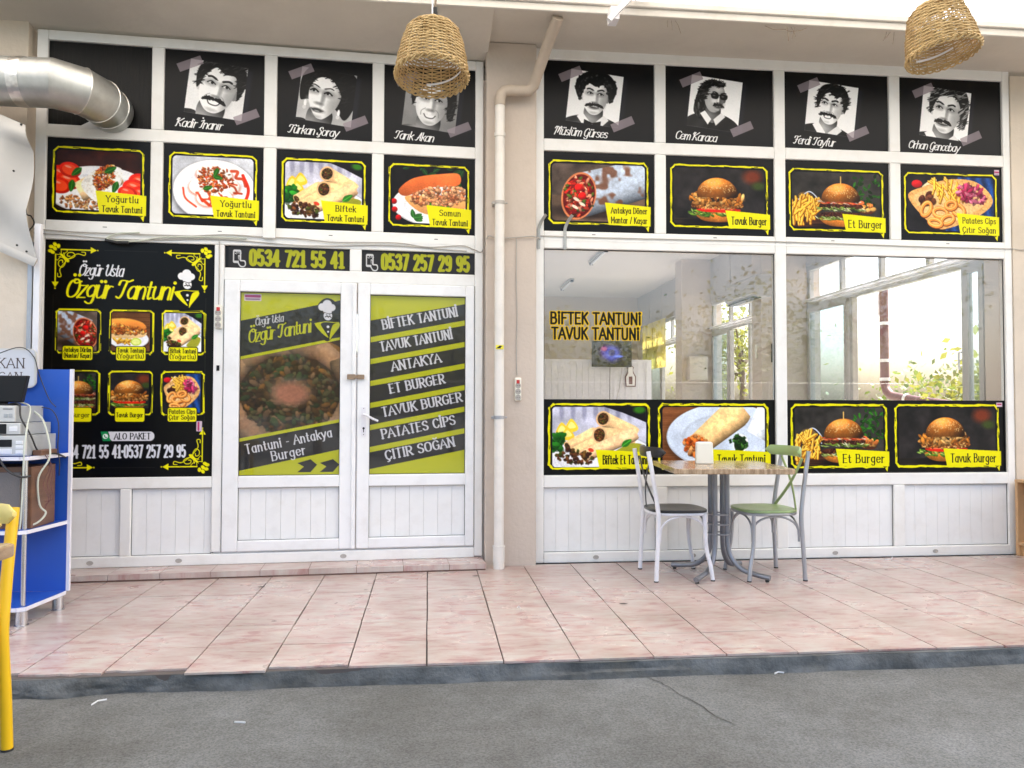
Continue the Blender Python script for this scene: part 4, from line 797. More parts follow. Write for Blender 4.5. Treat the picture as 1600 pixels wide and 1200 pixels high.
def door_print(asp, n):
    c = Cv(asp, n, (.15, .145, .145)); A = asp; Y2 = (.68, .69, .1)
    c.poly([(0, 0), (A, 0), (A, .035), (0, .16)], Y2)
    text(c, 'Özgür Usta', .08, .185, .042, (.72, .72, .72), .12, 'script', .15, ang=-.18, contrast=.5, fit=True)
    text(c, 'Özgür Tantuni', .045, .28, .072, Y2, .125, 'script', .34, ang=-.2, contrast=.5, fit=True)
    c.poly([(0, .355), (A, .24), (A, .255), (0, .372)], Y2)
    im = food('pan', A/.56, int(.56*n)); yy = (c.Y-.33)/.56
    m = np.clip((c.Y-(.372-.117*c.X/A))*n, 0, 1)*np.clip(((.805-.105*c.X/A)-c.Y)*n, 0, 1)
    H, W = im.shape[:2]; iy = np.clip((np.clip(.04+.92*(c.Y-.24)/.6, 0, 1)*(H-1)).astype(int), 0, H-1); ix = np.clip(((.11+.78*c.X/A)*(W-1)).astype(int), 0, W-1)
    c.put(m, np.clip(im[iy, ix]*1.05+.03, 0, 1))
    c.poly([(0, .80), (A, .695), (A, .712), (0, .818)], Y2)
    c.poly([(0, .975), (A, .862), (A, 1), (0, 1)], Y2)
    text(c, 'Tantuni - Antakya', .04, .883, .05, (.8, .8, .82), .15, width=.47, ang=-.2, contrast=.45, serif=.7, fit=True)
    text(c, 'Burger', .175, .922, .05, (.8, .8, .82), .15, width=.19, ang=-.2, contrast=.45, serif=.7, fit=True)
    for x in (.31, .43): c.poly([(x, .935), (x+.07, .915), (x+.105, .945), (x+.07, .985), (x, .985), (x+.035, .955)], (.12, .12, .12))
    chef(c, A*.86, .14, .105, (.8, .8, .82), Y2, (.13, .13, .13), True)
    c.rrect(.02, .012, .11, .05, .004, (.75, .68, .72)); c.stroke([(.03, .024), (.1, .024)], .014, (.6, .2, .4)); c.stroke([(.03, .04), (.1, .04)], .006, (.4, .3, .4))
    return c.a
def menu_print(asp, n):
    c = Cv(asp, n, (.68, .69, .1)); A = asp
    L = ['BİFTEK TANTUNİ', 'TAVUK TANTUNİ', 'ANTAKYA', 'ET BURGER', 'TAVUK BURGER', 'PATATES CİPS', 'ÇITIR SOĞAN']
    Wd = [.435, .415, .285, .32, .46, .425, .4]; Xc = [.285, .265, .265, .27, .3, .28, .29]
    for i, (t, w, x) in enumerate(zip(L, Wd, Xc)):
        y = .145+.1225*i
        c.poly([(0, y), (A, y-.105), (A, y-.012), (0, y+.093)], (.16, .155, .155))
        text(c, t, x, y+.06-.105*x/A, .05, (.78, .78, .8), .2, width=w, align='c', ang=-.196, contrast=.4, serif=1.1, fit=True)
    return c.a
def window_strip(items, asp, n, tag=False):
    c = Cv(asp, n, (.03, .03, .033)); k = asp/len(items)
    for i, (kind, lines) in enumerate(items):
        x0, x1 = i*k+.08, (i+1)*k-.16
        if i: x0, x1 = i*k-.02, (i+1)*k-.1
        frame_lines(c, x0, .07, x1, .92, .028)
        im = food(kind, (x1-x0-.08)/.8, int(.8*n)); h, w = im.shape[:2]; yy, xx = np.mgrid[0:h, 0:w]; r = .06*h
        d = np.hypot(np.maximum(np.abs(xx-w/2)-w/2+r, 0), np.maximum(np.abs(yy-h/2)-h/2+r, 0))-r
        c.paste(im, x0+.04, .1, np.clip(.5-d, 0, 1))
        caption(c, x0+(x1-x0)*.46, .7, x1+.04, .915, lines, .115)
    if tag: c.rrect(asp-.12, .03, asp-.03, .09, .004, (.85, .75, .8)); c.stroke([(asp-.1, .055), (asp-.05, .055)], .02, (.7, .2, .4))
    return c.a
# ---------------------------------------------------------------- ground: road, kerb, tiled pavement
def tile_mat():
    m = bpy.data.materials.new('pink_tile'); m.use_nodes = True; t = m.node_tree; N = t.nodes; L = t.links; b = N['Principled BSDF']
    co = N.new('ShaderNodeTexCoord'); a = N.new('ShaderNodeAttribute'); a.attribute_name = 'shift'
    va = N.new('ShaderNodeVectorMath'); va.operation = 'ADD'; L.new(co.outputs['Object'], va.inputs[0]); L.new(a.outputs['Vector'], va.inputs[1])
    mp = N.new('ShaderNodeMapping'); mp.inputs['Scale'].default_value = (5.5, 15, 1); mp.inputs['Rotation'].default_value = (0, 0, R(12)); L.new(va.outputs[0], mp.inputs[0])
    n = N.new('ShaderNodeTexNoise'); n.inputs['Scale'].default_value = 1.1; n.inputs['Detail'].default_value = 8; n.inputs['Roughness'].default_value = .68; n.inputs['Distortion'].default_value = .5; L.new(mp.outputs[0], n.inputs['Vector'])
    r = N.new('ShaderNodeValToRGB'); e = r.color_ramp.elements; e[0].position = .38; e[0].color = (.41, .25, .235, 1); e[1].position = .63; e[1].color = (.52, .48, .44, 1)
    x = e.new(.46); x.color = (.48, .37, .34, 1); x = e.new(.56); x.color = (.5, .43, .395, 1); L.new(n.outputs['Fac'], r.inputs[0])
    n2 = N.new('ShaderNodeTexNoise'); n2.inputs['Scale'].default_value = 1.6; n2.inputs['Detail'].default_value = 7; L.new(co.outputs['Object'], n2.inputs['Vector'])
    r2 = N.new('ShaderNodeValToRGB'); r2.color_ramp.elements[0].position = .46; r2.color_ramp.elements[0].color = (1, 1, 1, 1); r2.color_ramp.elements[1].position = .8; r2.color_ramp.elements[1].color = (.66, .61, .57, 1); L.new(n2.outputs['Fac'], r2.inputs[0])
    mu = N.new('ShaderNodeMixRGB'); mu.blend_type = 'MULTIPLY'; mu.inputs[0].default_value = 1; L.new(r.outputs[0], mu.inputs[1]); L.new(r2.outputs[0], mu.inputs[2]); L.new(mu.outputs[0], b.inputs['Base Color'])
    b.inputs['Roughness'].default_value = .24; b.inputs['Specular IOR Level'].default_value = .4
    ro = N.new('ShaderNodeMapRange'); ro.inputs[3].default_value = .16; ro.inputs[4].default_value = .42; L.new(n2.outputs['Fac'], ro.inputs[0]); L.new(ro.outputs[0], b.inputs['Roughness'])
    return m
M['tile'] = tile_mat(); M['grout'] = mat('dark_grout', (.1, .085, .08), .9)
def road_mat():
    m = mat('worn_concrete_road', (.25, .25, .235), .85, bump=.5, bscale=70); t = m.node_tree; N = t.nodes; L = t.links; b = N['Principled BSDF']; co = N.new('ShaderNodeTexCoord')
    def noise(s, d=6, r=.6):
        n = N.new('ShaderNodeTexNoise'); n.inputs['Scale'].default_value = s; n.inputs['Detail'].default_value = d; n.inputs['Roughness'].default_value = r; L.new(co.outputs['Object'], n.inputs['Vector']); return n.outputs['Fac']
    def ramp(i, p0, c0, p1, c1):
        r = N.new('ShaderNodeValToRGB'); r.color_ramp.elements[0].position = p0; r.color_ramp.elements[0].color = (*c0, 1); r.color_ramp.elements[1].position = p1; r.color_ramp.elements[1].color = (*c1, 1); L.new(i, r.inputs[0]); return r.outputs[0]
    def mul(a, c):
        x = N.new('ShaderNodeMixRGB'); x.blend_type = 'MULTIPLY'; x.inputs[0].default_value = 1; L.new(a, x.inputs[1]); L.new(c, x.inputs[2]); return x.outputs[0]
    base = ramp(noise(.8, 8), .36, (.115, .117, .112), .68, (.18, .19, .193))
    base = mul(base, ramp(noise(5, 6, .7), .36, (.8, .8, .78), .64, (1.08, 1.08, 1.08)))
    base = mul(base, ramp(noise(110, 3, .75), .36, (.6, .6, .59), .6, (1.15, 1.15, 1.15)))
    v = N.new('ShaderNodeTexVoronoi'); v.inputs['Scale'].default_value = 38; L.new(co.outputs['Object'], v.inputs['Vector'])
    base = mul(base, ramp(v.outputs['Distance'], .03, (.45, .45, .45), .1, (1, 1, 1)))
    L.new(base, b.inputs['Base Color']); return m
M['road'] = road_mat()
M['kerb'] = mat('damp_kerb_concrete', (.145, .155, .16), .85, col2=(.06, .065, .066), vscale=7, bump=.5, bscale=70, dirt=.6, dscale=5, dcol=(.17, .155, .12))
ZR = -.085
b = MB(); b.quad((-120, -120, ZR), (120, -120, ZR), (120, 120, ZR), (-120, 120, ZR)); road = struct(b.build('road', M['road'], fixn=False))
M['bounce_yard'] = mat('pale_bounce_concrete', (.5, .48, .44), .85, var=.15, vscale=1.5, bump=.3, bscale=30)  # pale ground added so that sunlight bounces in through the side windows
b = MB(); b.quad((4.46, .2, ZR+.004), (30, .2, ZR+.004), (30, 40, ZR+.004), (4.46, 40, ZR+.004)); b.quad((-30, .2, ZR+.004), (-3.81, .2, ZR+.004), (-3.81, 40, ZR+.004), (-30, 40, ZR+.004)); struct(b.build('bounce_yard', M['bounce_yard'], fixn=False))
def crack(name, pts, w, m, z, parent=None, axis=None):
    """A thin, irregular dark gap lying on a surface."""
    b = MB(); P = []
    for (x0, y0), (x1, y1) in zip(pts[:-1], pts[1:]):
        k = max(2, int(math.hypot(x1-x0, y1-y0)/.03))
        for i in range(k): t = i/k; P.append((x0+(x1-x0)*t+random.gauss(0, .006), y0+(y1-y0)*t+random.gauss(0, .006)))
    P.append(pts[-1]); vs = []; fs = []
    for i, p in enumerate(P):
        q = P[min(i+1, len(P)-1)]; o = P[max(i-1, 0)]; d = Vector((q[0]-o[0], q[1]-o[1])).normalized(); n = Vector((-d.y, d.x)); ww = w*random.uniform(.3, 1.2)*(0.15 if i in (0, len(P)-1) else 1)
        for s in (-1, 1):
            x, y = p[0]+n.x*ww*s, p[1]+n.y*ww*s
            vs.append((x, y, z) if axis is None else (x, axis(x), y))
    for i in range(len(P)-1): fs.append((2*i, 2*i+1, 2*i+3, 2*i+2))
    return b.add(vs, fs).build(name, m, parent, fixn=True)
M['crackc'] = mat('crack_dirt', (.05, .047, .042), .95)
crack('road_crack', [(.40, -2.34), (.46, -2.5), (.52, -2.68), (.56, -2.85), (.60, -2.95)], .0025, M['crackc'], ZR+.003, road)
# kerb face, rough, with chips towards its left end
def kerb_y(x): return -2.335-.012*math.sin(x*1.1)-.006*math.sin(x*7.3)
rng = np.random.default_rng(5)
xs = np.arange(-6, 9.001, .016); vs = []; fs = []; nz = 11
kn = fbm(nz, len(xs), 9, 4, rng)-.5; kn2 = fbm(nz, len(xs), 26, 3, rng)-.5
for i, x in enumerate(xs):
    for k in range(nz):
        f = k/(nz-1); left = max(0, min(1, (-1.3-x)/.8))
        lip = .010*max(0, math.sin(x*2.3+1.1)+.4*math.sin(x*6.1))*(1 if f < .45+.12*math.sin(x*3.7) else 0)      # a lower lip of mortar that comes and goes
        y = kerb_y(x)+(1-f)*(-.016)+(kn[k, i]*.02+kn2[k, i]*.03)*(1+left*1.2)*(1-.6*f**4)-lip
        vs.append((x, y, ZR-.01+f*(-.012-(ZR-.01))))
for i in range(len(xs)-1):
    for k in range(nz-1): a = i*nz+k; fs.append((a, a+nz, a+nz+1, a+1))
b = MB(); b.add(vs, fs)
n0 = len(b.v); vs2 = []; fs2 = []
for i, x in enumerate(xs): vs2 += [(x, kerb_y(x), -.012), (x, -2.1, -.011)]
for i in range(len(xs)-1): fs2.append((2*i, 2*i+2, 2*i+3, 2*i+1))
b.add(vs2, fs2); kerb = struct(b.build('kerb', M['kerb'], smooth=True, fixn=False))
# tiles: one slab each, laid with small gaps and small height differences
TX0, TW, TY0, TD = -.646, .3645, -2.322, .3735
b = MB(); shift = []
front_cut = {-6: .05, -5: .02, -4: .05, -3: -.02, -2: .03, -1: .004}
for i in range(-16, 24):
    for j in range(0, 7):
        x0 = TX0+i*TW; x1 = x0+TW; y0 = TY0+j*TD; y1 = y0+TD; g = .0034 if random.random() < .6 else .0052
        if j == 6: y1 = .12 if x1 < .1 else -.035
        h = random.gauss(0, .0005); tl = [random.gauss(0, .0004) for _ in range(4)]
        X0, X1, Y0, Y1 = x0+g, x1-g*.6, y0+.0005, y1-.0005
        fr = []
        if j == 0:
            c = front_cut.get(i, random.uniform(-.004, .006)); nseg = 8
            for k in range(nseg+1):
                t = k/nseg; yy = Y0+c+(random.gauss(0, .006) if i in (-6, -5, -4, -2) else random.gauss(0, .0012)); fr.append((X0+(X1-X0)*t, yy))
        else: fr = [(X0, Y0), (X1, Y0)]
        top = [(x, y, h+tl[0]) for x, y in fr]+[(X1, Y1, h+tl[2]), (X0, Y1, h+tl[3])]; n = len(top)
        bot = [(x, y, -.0095) for x, y, z in top]
        b.add(top+bot, [tuple(range(n))]+[(k, n+k, n+(k+1) % n, (k+1) % n) for k in range(n)])
        s = (random.uniform(0, 50), random.uniform(0, 50), 0); shift += [s]*(2*n)
pav = b.build('pavement', M['tile']); at = pav.data.attributes.new('shift', 'FLOAT_VECTOR', 'POINT'); at.data.foreach_set('vector', np.array(shift, np.float32).ravel()); struct(pav)
b = MB(); b.box(-8, 10, -2.32, .3, -.05, -.0105); struct(b.build('pavement_bed', M['grout']))
for k, (x, y) in enumerate([(-1.75, -.62), (-1.05, -.78), (.55, -1.3), (1.9, -1.02), (2.75, -.5), (3.15, -.12), (-.3, -.42), (2.2, -1.6), (-1.5, -1.5)]):
    b = MB(); rr = random.Random(k); n = 9; a = rr.uniform(.012, .03); b.add([(x+a*rr.uniform(.6, 1.2)*math.cos(2*math.pi*i/n), y+.5*a*rr.uniform(.6, 1.2)*math.sin(2*math.pi*i/n), .0026) for i in range(n)], [tuple(range(n))]); b.build('tile_chip', M['grout'], pav, fixn=False)
# ---------------------------------------------------------------- frame of the left bay: it stands 3 degrees off the right one
AL = math.atan2(.0580, .9983); OL = Vector((.0048, .0457, 0))
ML = Matrix.Translation(OL) @ Matrix.Rotation(AL, 4, 'Z')
def LB(x, z, off=0): return ML @ Vector((x, -off, z))          # off: metres in front of the frame face
def RB(x, z, off=0): return Vector((x, -off, z))
# tiled step below the left bay
b = MB()
for i in range(10):
    x0 = -3.52+i*.335; b.box(x0+.002, min(x0+.333, -.235), -.255, .1, .012, .05)
o = b.build('entrance_step', M['tile']); o.matrix_world = ML; at = o.data.attributes.new('shift', 'FLOAT_VECTOR', 'POINT'); at.data.foreach_set('vector', np.repeat(np.random.default_rng(2).random((len(o.data.vertices)//8, 3))*40, 8, 0).astype(np.float32).ravel()); struct(o)
b = MB(); b.box(-3.52, -.236, -.249, .1, -.008, .0485); o = b.build('step_base', mat('step_riser', (.2, .12, .09), .8, var=.3, vscale=6)); o.matrix_world = ML; struct(o)
# ---------------------------------------------------------------- the building
bd = thing('building', 'cream single storey shop building with flat roof slab and peach pillar between two glazed bays', 'building', (0, 0, 0))
b = MB(); b.box(-.212, .178, -.085, .3, -.02, 4.03); pil = b.build('pillar', M['plaster'], bd, bevel=.008)
b = MB(); b.box(-9, -3.50, -.19, .1, -.03, 3.99); b.build('wall', M['cream'], bd)
b = MB(); b.box(4.205, 10, -.01, .14, -.03, 4.0); b.build('wall', M['cream'], bd)
b = MB(); b.box(-9, 10, -.44, .3, 4.062, 4.2); b.box(-4, 4.75, .3, 12.4, 4.062, 4.2); b.build('roof_slab', M['fascia'], bd)
b = MB()
pl = [(-9, -.45), (-3.6, -.165), (-.2, .031)]
b.add([(-9, -.66, 4.0), (-.2, -.66, 3.998), (-.2, .12, 3.93), (-9, -.42, 3.93), (-9, -.66, 4.06), (-.2, -.66, 4.06), (-.2, .12, 4.06), (-9, -.42, 4.06)], [(0, 3, 2, 1), (4, 5, 6, 7), (0, 1, 5, 4), (1, 2, 6, 5), (2, 3, 7, 6), (3, 0, 4, 7)])
b.add([(-.2, -.66, 3.998), (10, -.66, 4.0), (10, .1, 4.045), (-.2, .1, 4.045), (-.2, -.66, 4.06), (10, -.66, 4.06), (10, .1, 4.06), (-.2, .1, 4.06)], [(0, 3, 2, 1), (4, 5, 6, 7), (0, 1, 5, 4), (1, 2, 6, 5), (2, 3, 7, 6), (3, 0, 4, 7)])
b.build('soffit', M['soffit'], bd)
b = MB(); b.box(-9, 10, -.682, -.661, 3.992, 4.045); b.box(-9, 10, -.705, -.601, 4.0455, 4.088); b.build('fascia', M['fascia'], bd, bevel=.006)
for px, pz in ((1.95, 3.992), (1.05, 3.99), (2.72, 3.994)):      # tufts of old wire and roots hanging from the joint behind the fascia
    b = MB()
    for k in range(3):
        a = random.uniform(-.5, .5); b.tube([(px+k*.03, -.64, pz), (px+.03*k+.05*a, -.645, pz-.03), (px+.03*k+.12*a, -.64, pz-.05-.02*k)], .0016, 5)
    if px == 1.95: b.tube([(1.78, -.64, 3.99), (1.84, -.65, 3.96), (1.93, -.65, 3.965), (1.97, -.65, 3.95), (2.05, -.65, 3.965), (2.1, -.64, 3.99)], .002, 5); b.tube([(1.95, -.65, 3.96), (1.955, -.65, 3.88)], .0025, 5)
    b.build('hanging_root', M['twine'], bd)
# interior shell
b = MB(); b.box(-3.6, 4.25, .15, 12, -.03, 0); b.build('interior_floor', M['int_floor'], bd)
b = MB(); b.box(-3.6, 4.25, .1, 12, 3.8, 3.9); b.build('interior_ceiling', M['int_ceiling'], bd)
b = MB(); b.box(-3.8, 4.45, 12, 12.2, -.03, 2.4); b.box(-3.8, 4.45, 12, 12.2, 3.4, 3.9); b.box(1.2, 4.45, 12, 12.2, 2.4, 3.4); b.box(-3.8, -3.6, .1, 12, -.03, .5); b.box(-3.8, -3.6, .1, 12, 3.5, 3.9)
for y in (.1, 3.9, 7.8, 11.7): b.box(-3.8, -3.6, y, y+.3, .5, 3.5)
b.build('interior_wall', M['int_wall'], bd)
b = MB()
for x in np.arange(-3.6, 1.21, .8): b.box(x-.035, x+.035, 12.05, 12.12, 2.4, 3.4)
b.box(-3.6, 1.2, 12.05, 12.12, 2.4, 2.47); b.box(-3.6, 1.2, 12.05, 12.12, 3.33, 3.4); b.build('added_window', M['alu'], bd)  # bars of an unseen back wall opening, added to brighten the dining room
b = MB()
for y in np.arange(.4, 11.8, .95): b.box(-3.74, -3.67, y-.035, y+.035, .5, 3.5)
b.box(-3.74, -3.67, .1, 12, 2.45, 2.53); b.box(-3.74, -3.67, .1, 12, .5, .58); b.build('added_window', M['alu'], bd)  # bars of unseen left wall glazing, added to let sky light indoors
b = MB()
b.box(4.25, 4.45, .14, 12, -.03, .9)
for y0, y1 in ((.14, .4), (3.72, 4.0), (7.2, 7.55), (11.5, 12)): b.box(4.25, 4.45, y0, y1, .9, 3.05)
b.build('side_wall', M['int_wall'], bd)
b = MB(); b.box(4.25, 4.45, .14, 12, 3.05, 3.9)
for y in np.arange(.6, 12, .95): b.box(4.244, 4.2499, y-.012, y+.012, 3.05, 3.8)
b.build('upper_panel', M['int_grey'], bd)
b = MB(); b.box(3.64, 4.25, 3.7, 4.0, 0, 3.8); b.build('interior_pillar', M['int_wall'], bd); b = MB(); b.box(3.73, 4.25, 7.2, 7.55, 0, 3.8); b.build('interior_pillar', M['int_wall'], bd)
def side_window(y0, y1, mull, sash):
    b = MB()
    b.box(4.27, 4.34, y0, y1, .9, .97); b.box(4.27, 4.34, y0, y1, 2.5, 2.6); b.box(4.27, 4.34, y0, y1, 2.99, 3.05)
    for y in [y0+.035, y1-.035]+mull: b.box(4.27, 4.34, y-.035, y+.035, .97, 2.5)
    for y in [y0+.035, y1-.035]+[y0+(y1-y0)*k/4 for k in (1, 2, 3)]: b.box(4.275, 4.335, y-.03, y+.03, 2.6, 2.99)
    w = b.build('side_window', M['alu'], bd, bevel=.006)
    b = MB(); b.tube([(4.235, y0-.1, 2.6), (4.235, y1+.1, 2.6)], .018, 8); b.tube([(4.22, y0-.1, 2.545), (4.22, y1-.5, 2.545)], .012, 8); b.build('curtain_rail', M['white_metal'], w, True)
    for a, c in sash:
        b = MB(); b.box(4.25, 4.29, a, a+.06, .97, 2.5); b.box(4.25, 4.29, c-.06, c, .97, 2.5); b.box(4.25, 4.29, a+.06, c-.06, .97, 1.03); b.box(4.25, 4.29, a+.06, c-.06, 2.44, 2.5); s = b.build('sash', M['alu'], w)
        b = MB(); b.box(4.268, 4.272, a+.06, c-.06, 1.03, 2.44); b.build('sash_glass', M['sash_glass'], s)
    b = MB(); b.tube([(4.23, mull[0]-.02, 1.72), (4.2, mull[0]-.02, 1.72), (4.2, mull[0]-.02, 1.6), (4.21, mull[0]-.02, 1.56)], .01, 8); b.build('window_handle', M['white_metal'], w, True)
side_window(.4, 3.72, [.7, 2.66], [(.42, .68), (2.72, 3.69)])
side_window(4.0, 7.2, [5.6, 6.4], [(6.4, 7.15)])
side_window(7.55, 11.5, [9.0, 10.2], [(10.2, 11.4)])
b = MB()
for k in range(5):
    y = 9.6+k*.34; n = 10
    b.add([(4.16+.03*math.sin(i*1.7+k), y+.27*i/n, z) for i in range(n+1) for z in (2.05, 3.05)], [(2*i, 2*i+2, 2*i+3, 2*i+1) for i in range(n)])
tag(b.build('curtain', fabric_mat('ochre_net', (.5, .42, .12), .6), None, fixn=False), 'ochre patterned curtain strips hanging in the farthest window indoors', 'curtain')
# ---------------------------------------------------------------- glazed bays
def grooves(x0, x1, z0, z1, y, first=.11, step=.098):
    """Tongue and groove boards with fine gaps."""
    b = MB(); xs = [x0]; x = x0+first
    while x < x1-.02: xs.append(x); x += step
    xs.append(x1)
    for a, c in zip(xs[:-1], xs[1:]): b.box(a+.0008, c-.0008, y, y+.02, z0, z1)
    return b
def gasket(b, x0, x1, z0, z1, y, t=.004):
    b.box(x0, x1, y, y+.004, z1-t, z1); b.box(x0, x1, y, y+.004, z0, z0+t); b.box(x0, x0+t, y, y+.004, z0+t, z1-t); b.box(x1-t, x1, y, y+.004, z0+t, z1-t)
# left bay (coordinates in its own plane)
lb = thing('storefront', 'white framed shop bay with double door, black and yellow posters in its upper panes', 'shopfront'); lb.matrix_world = ML
C4 = [(-3.394, -2.689), (-2.602, -1.891), (-1.798, -1.091), (-1.001, -.294)]
b = MB(); D = .07
b.box(-3.469, -3.394, 0, D, .06, 3.925); b.box(-.294, -.231, 0, D, .06, 3.925)
for a, c in ((3.854, 3.925), (3.149, 3.24), (2.405, 2.545)): b.box(-3.394, -.294, 0, D, a, c)
for i in range(3):
    x0, x1 = C4[i][1], C4[i+1][0]; b.box(x0, x1, 0, D, 3.24, 3.854); b.box(x0, x1, 0, D, 2.545, 3.149)
b.box(-2.231, -2.162, 0, D, .14, 2.405); b.box(-2.162, -.294, 0, D, 2.147, 2.2375); b.box(-1.251, -1.162, 0, D, 2.2375, 2.405)
b.box(-3.394, -2.231, 0, D, .611, .694); b.box(-3.394, -.294, -.004, D, .05, .1285); b.box(-2.859, -2.783, 0, D, .1285, .611)
b.build('frame', M['pvc'], lb, bevel=.007)
b = MB(); b.box(-3.394, -.294, -.002, .06, 2.466, 2.478); b.build('cable_ledge', M['pvc'], lb)
b = MB(); 
for x0, x1 in C4:
    for z0, z1 in ((3.24, 3.854), (2.545, 3.149)): gasket(b, x0, x1, z0, z1, .022)
gasket(b, -3.394, -2.231, .694, 2.405, .022); gasket(b, -3.394, -2.859, .1285, .611, .02, .003); gasket(b, -2.783, -2.231, .1285, .611, .02, .003)
for x in (-2.1615, -.2955): b.box(x-.0025, x+.0025, .008, .012, .14, 2.147)
for x0, x1 in C4: x = (x0+x1)/2+.05; b.box(x-.014, x+.014, -.0012, .002, 2.502, 2.507)
b.build('gasket', M['seam'], lb)
for x0, x1 in C4:
    for z0, z1 in ((3.24, 3.854), (2.545, 3.149)):
        bb = MB(); bb.box(x0-.01, x1+.01, .03, .045, z0-.01, z1+.01); bb.build('pane_backing', M['black_panel'] if (x0 < -3 and z0 > 3) else M['black'], lb)
bb = MB()
for k in range(23): x = -3.394+k*.0307; bb.box(x+.0002, x+.0305, .0278, .0295, 3.245, 3.85)
bb.build('corrugated_panel', M['black_panel'], lb)
bb = MB(); bb.box(-3.4, -2.225, .03, .045, .69, 2.41); bb.build('pane_backing', M['black'], lb)
bb = MB(); bb.box(-2.17, -.29, .03, .045, 2.23, 2.41); bb.build('pane_backing', M['black'], lb)
grooves(-3.394, -2.859, .1285, .611, .026).build('infill_panel', M['panel'], lb); grooves(-2.783, -2.231, .1285, .611, .026, .1, .1).build('infill_panel', M['panel'], lb)
bb = MB(); bb.box(-3.4, -2.225, .05, .06, .12, .62); bb.build('panel_backing', M['seam'], lb)
for x in (-3.05, -2.45, -1.28):     # drainage caps in the sill
    bb = MB(); n = 14; bb.add([(x+.021*math.cos(2*math.pi*k/n), -.0065, .088+.013*math.sin(2*math.pi*k/n)) for k in range(n)], [tuple(range(n))]); bb.tube([(x+.021*math.cos(2*math.pi*k/n), -.006, .088+.013*math.sin(2*math.pi*k/n)) for k in range(n+1)], .003, 6); bb.build('drain_cap', M['cable_grey'], lb)
def door(x0, x1, gx0, gx1, px0, px1, im, astragal):
    b = MB(); y0, y1 = -.012, .045; z0, z1 = .142, 2.146
    b.box(x0, gx0, y0, y1, z0, z1); b.box(gx1, x1, y0, y1, z0, z1)
    for a, c in ((z0, .2198), (.6077, .6948), (2.0616, z1)): b.box(gx0, gx1, y0, y1, a, c)
    if astragal: b.box(x1-.004, x1+.028, y0-.012, y1-.02, z0, z1-.004)
    d = b.build('door', M['pvc_door'], lb, bevel=.007)
    bb = MB(); gasket(bb, gx0, gx1, .6948, 2.0616, .012, .004); gasket(bb, gx0, gx1, .2198, .6077, .01, .003); bb.build('gasket', M['seam'], d)
    bb = MB(); bb.box(gx0-.01, gx1+.01, .03, .04, .68, 2.075); bb.build('pane_backing', M['black'], d)
    ink_grid('printed_glass', im, gx1-gx0, 2.0616-.6948, M['print_glass'], d, ((gx0+gx1)/2, .018, (2.0616+.6948)/2))
    grooves(px0, px1, .2198, .6077, .016, .09, .108).build('infill_panel', M['panel'], d)
    bb = MB(); bb.box(gx0-.01, gx1+.01, .038, .045, .21, .62); bb.build('panel_backing', M['seam'], d)
    return d
DN = 300
d1 = door(-2.156, -1.224, -2.0453, -1.3151, -2.0453, -1.3151, door_print(.7302/1.3668, int(1.3668*DN)), True)
d2 = door(-1.188, -.299, -1.0953, -.366, -1.0953, -.366, menu_print(.7293/1.3668, int(1.3668*DN)), False)
b = MB(); b.box(-1.155, -1.12, -.02, -.012, .985, 1.205); b.tube([(-1.1375, -.02, 1.15), (-1.1375, -.055, 1.15), (-1.125, -.062, 1.148), (-1.07, -.062, 1.118), (-1.03, -.06, 1.1)], .0085, 10); b.build('handle', M['white_metal'], d2, True)
b = MB(); b.tube([(-1.1375, -.0225, 1.045), (-1.1375, -.019, 1.045)], .009, 10); b.box(-1.1405, -1.1345, -.0222, -.019, 1.015, 1.043); b.build('keyhole', M['black_plastic'], d2)
for z in (1.195, .998): b = MB(); b.tube([(-1.1375, -.0215, z), (-1.1375, -.019, z)], .0035, 8); b.build('screw', M['black_plastic'], d2)
b = MB(); b.box(-1.262, -1.2, -.045, -.024, 1.413, 1.452); b.box(-1.2, -1.19, -.045, -.012, 1.42, 1.445); b.box(-1.19, -1.135, -.036, -.012, 1.416, 1.45); b.build('latch', M['twine'], d2, bevel=.004)
# right bay
rb = thing('storefront', 'white framed shop bay with two large windows into the dining room', 'shopfront')
K4 = [(.249, 1.143), (1.235, 2.138), (2.228, 3.131), (3.2255, 4.138)]
b = MB(); b.box(.182, .249, 0, D, 0, 4.043); b.box(4.138, 4.203, 0, D, 0, 4.043); b.box(2.138, 2.232, 0, D, .081, 3.9575)
b.box(.249, 4.138, 0, D, 3.9575, 4.043); b.box(.249, 4.138, -.004, D, 0, .081)
for x0, x1 in ((.249, 2.138), (2.232, 4.138)):
    for a, c in ((3.228, 3.324), (2.4536, 2.592), (.5814, .676)): b.box(x0, x1, 0, D, a, c)
for x0, x1 in ((1.143, 1.235), (3.131, 3.2255)): b.box(x0, x1, 0, D, 3.324, 3.9575); b.box(x0, x1, 0, D, 2.592, 3.228); b.box(x0, x1, 0, D, .081, .5814)
b.build('frame', M['pvc'], rb, bevel=.007)
b = MB(); b.box(.249, 4.138, -.002, .06, 2.515, 2.527); b.build('cable_ledge', M['pvc'], rb)
b = MB()
for x0, x1 in K4:
    for z0, z1 in ((3.324, 3.9575), (2.592, 3.228)): gasket(b, x0, x1, z0, z1, .022)
    gasket(b, x0 if x0 != 2.228 else 2.232, x1, .081, .5814, .02, .003)
for x0, x1 in ((.249, 2.138), (2.232, 4.138)): gasket(b, x0, x1, .676, 2.4536, .022, .007)
for x0, x1 in K4: x = (x0+x1)/2-.05; b.box(x-.014, x+.014, -.0012, .002, 2.566, 2.571)
b.build('gasket', M['seam'], rb)
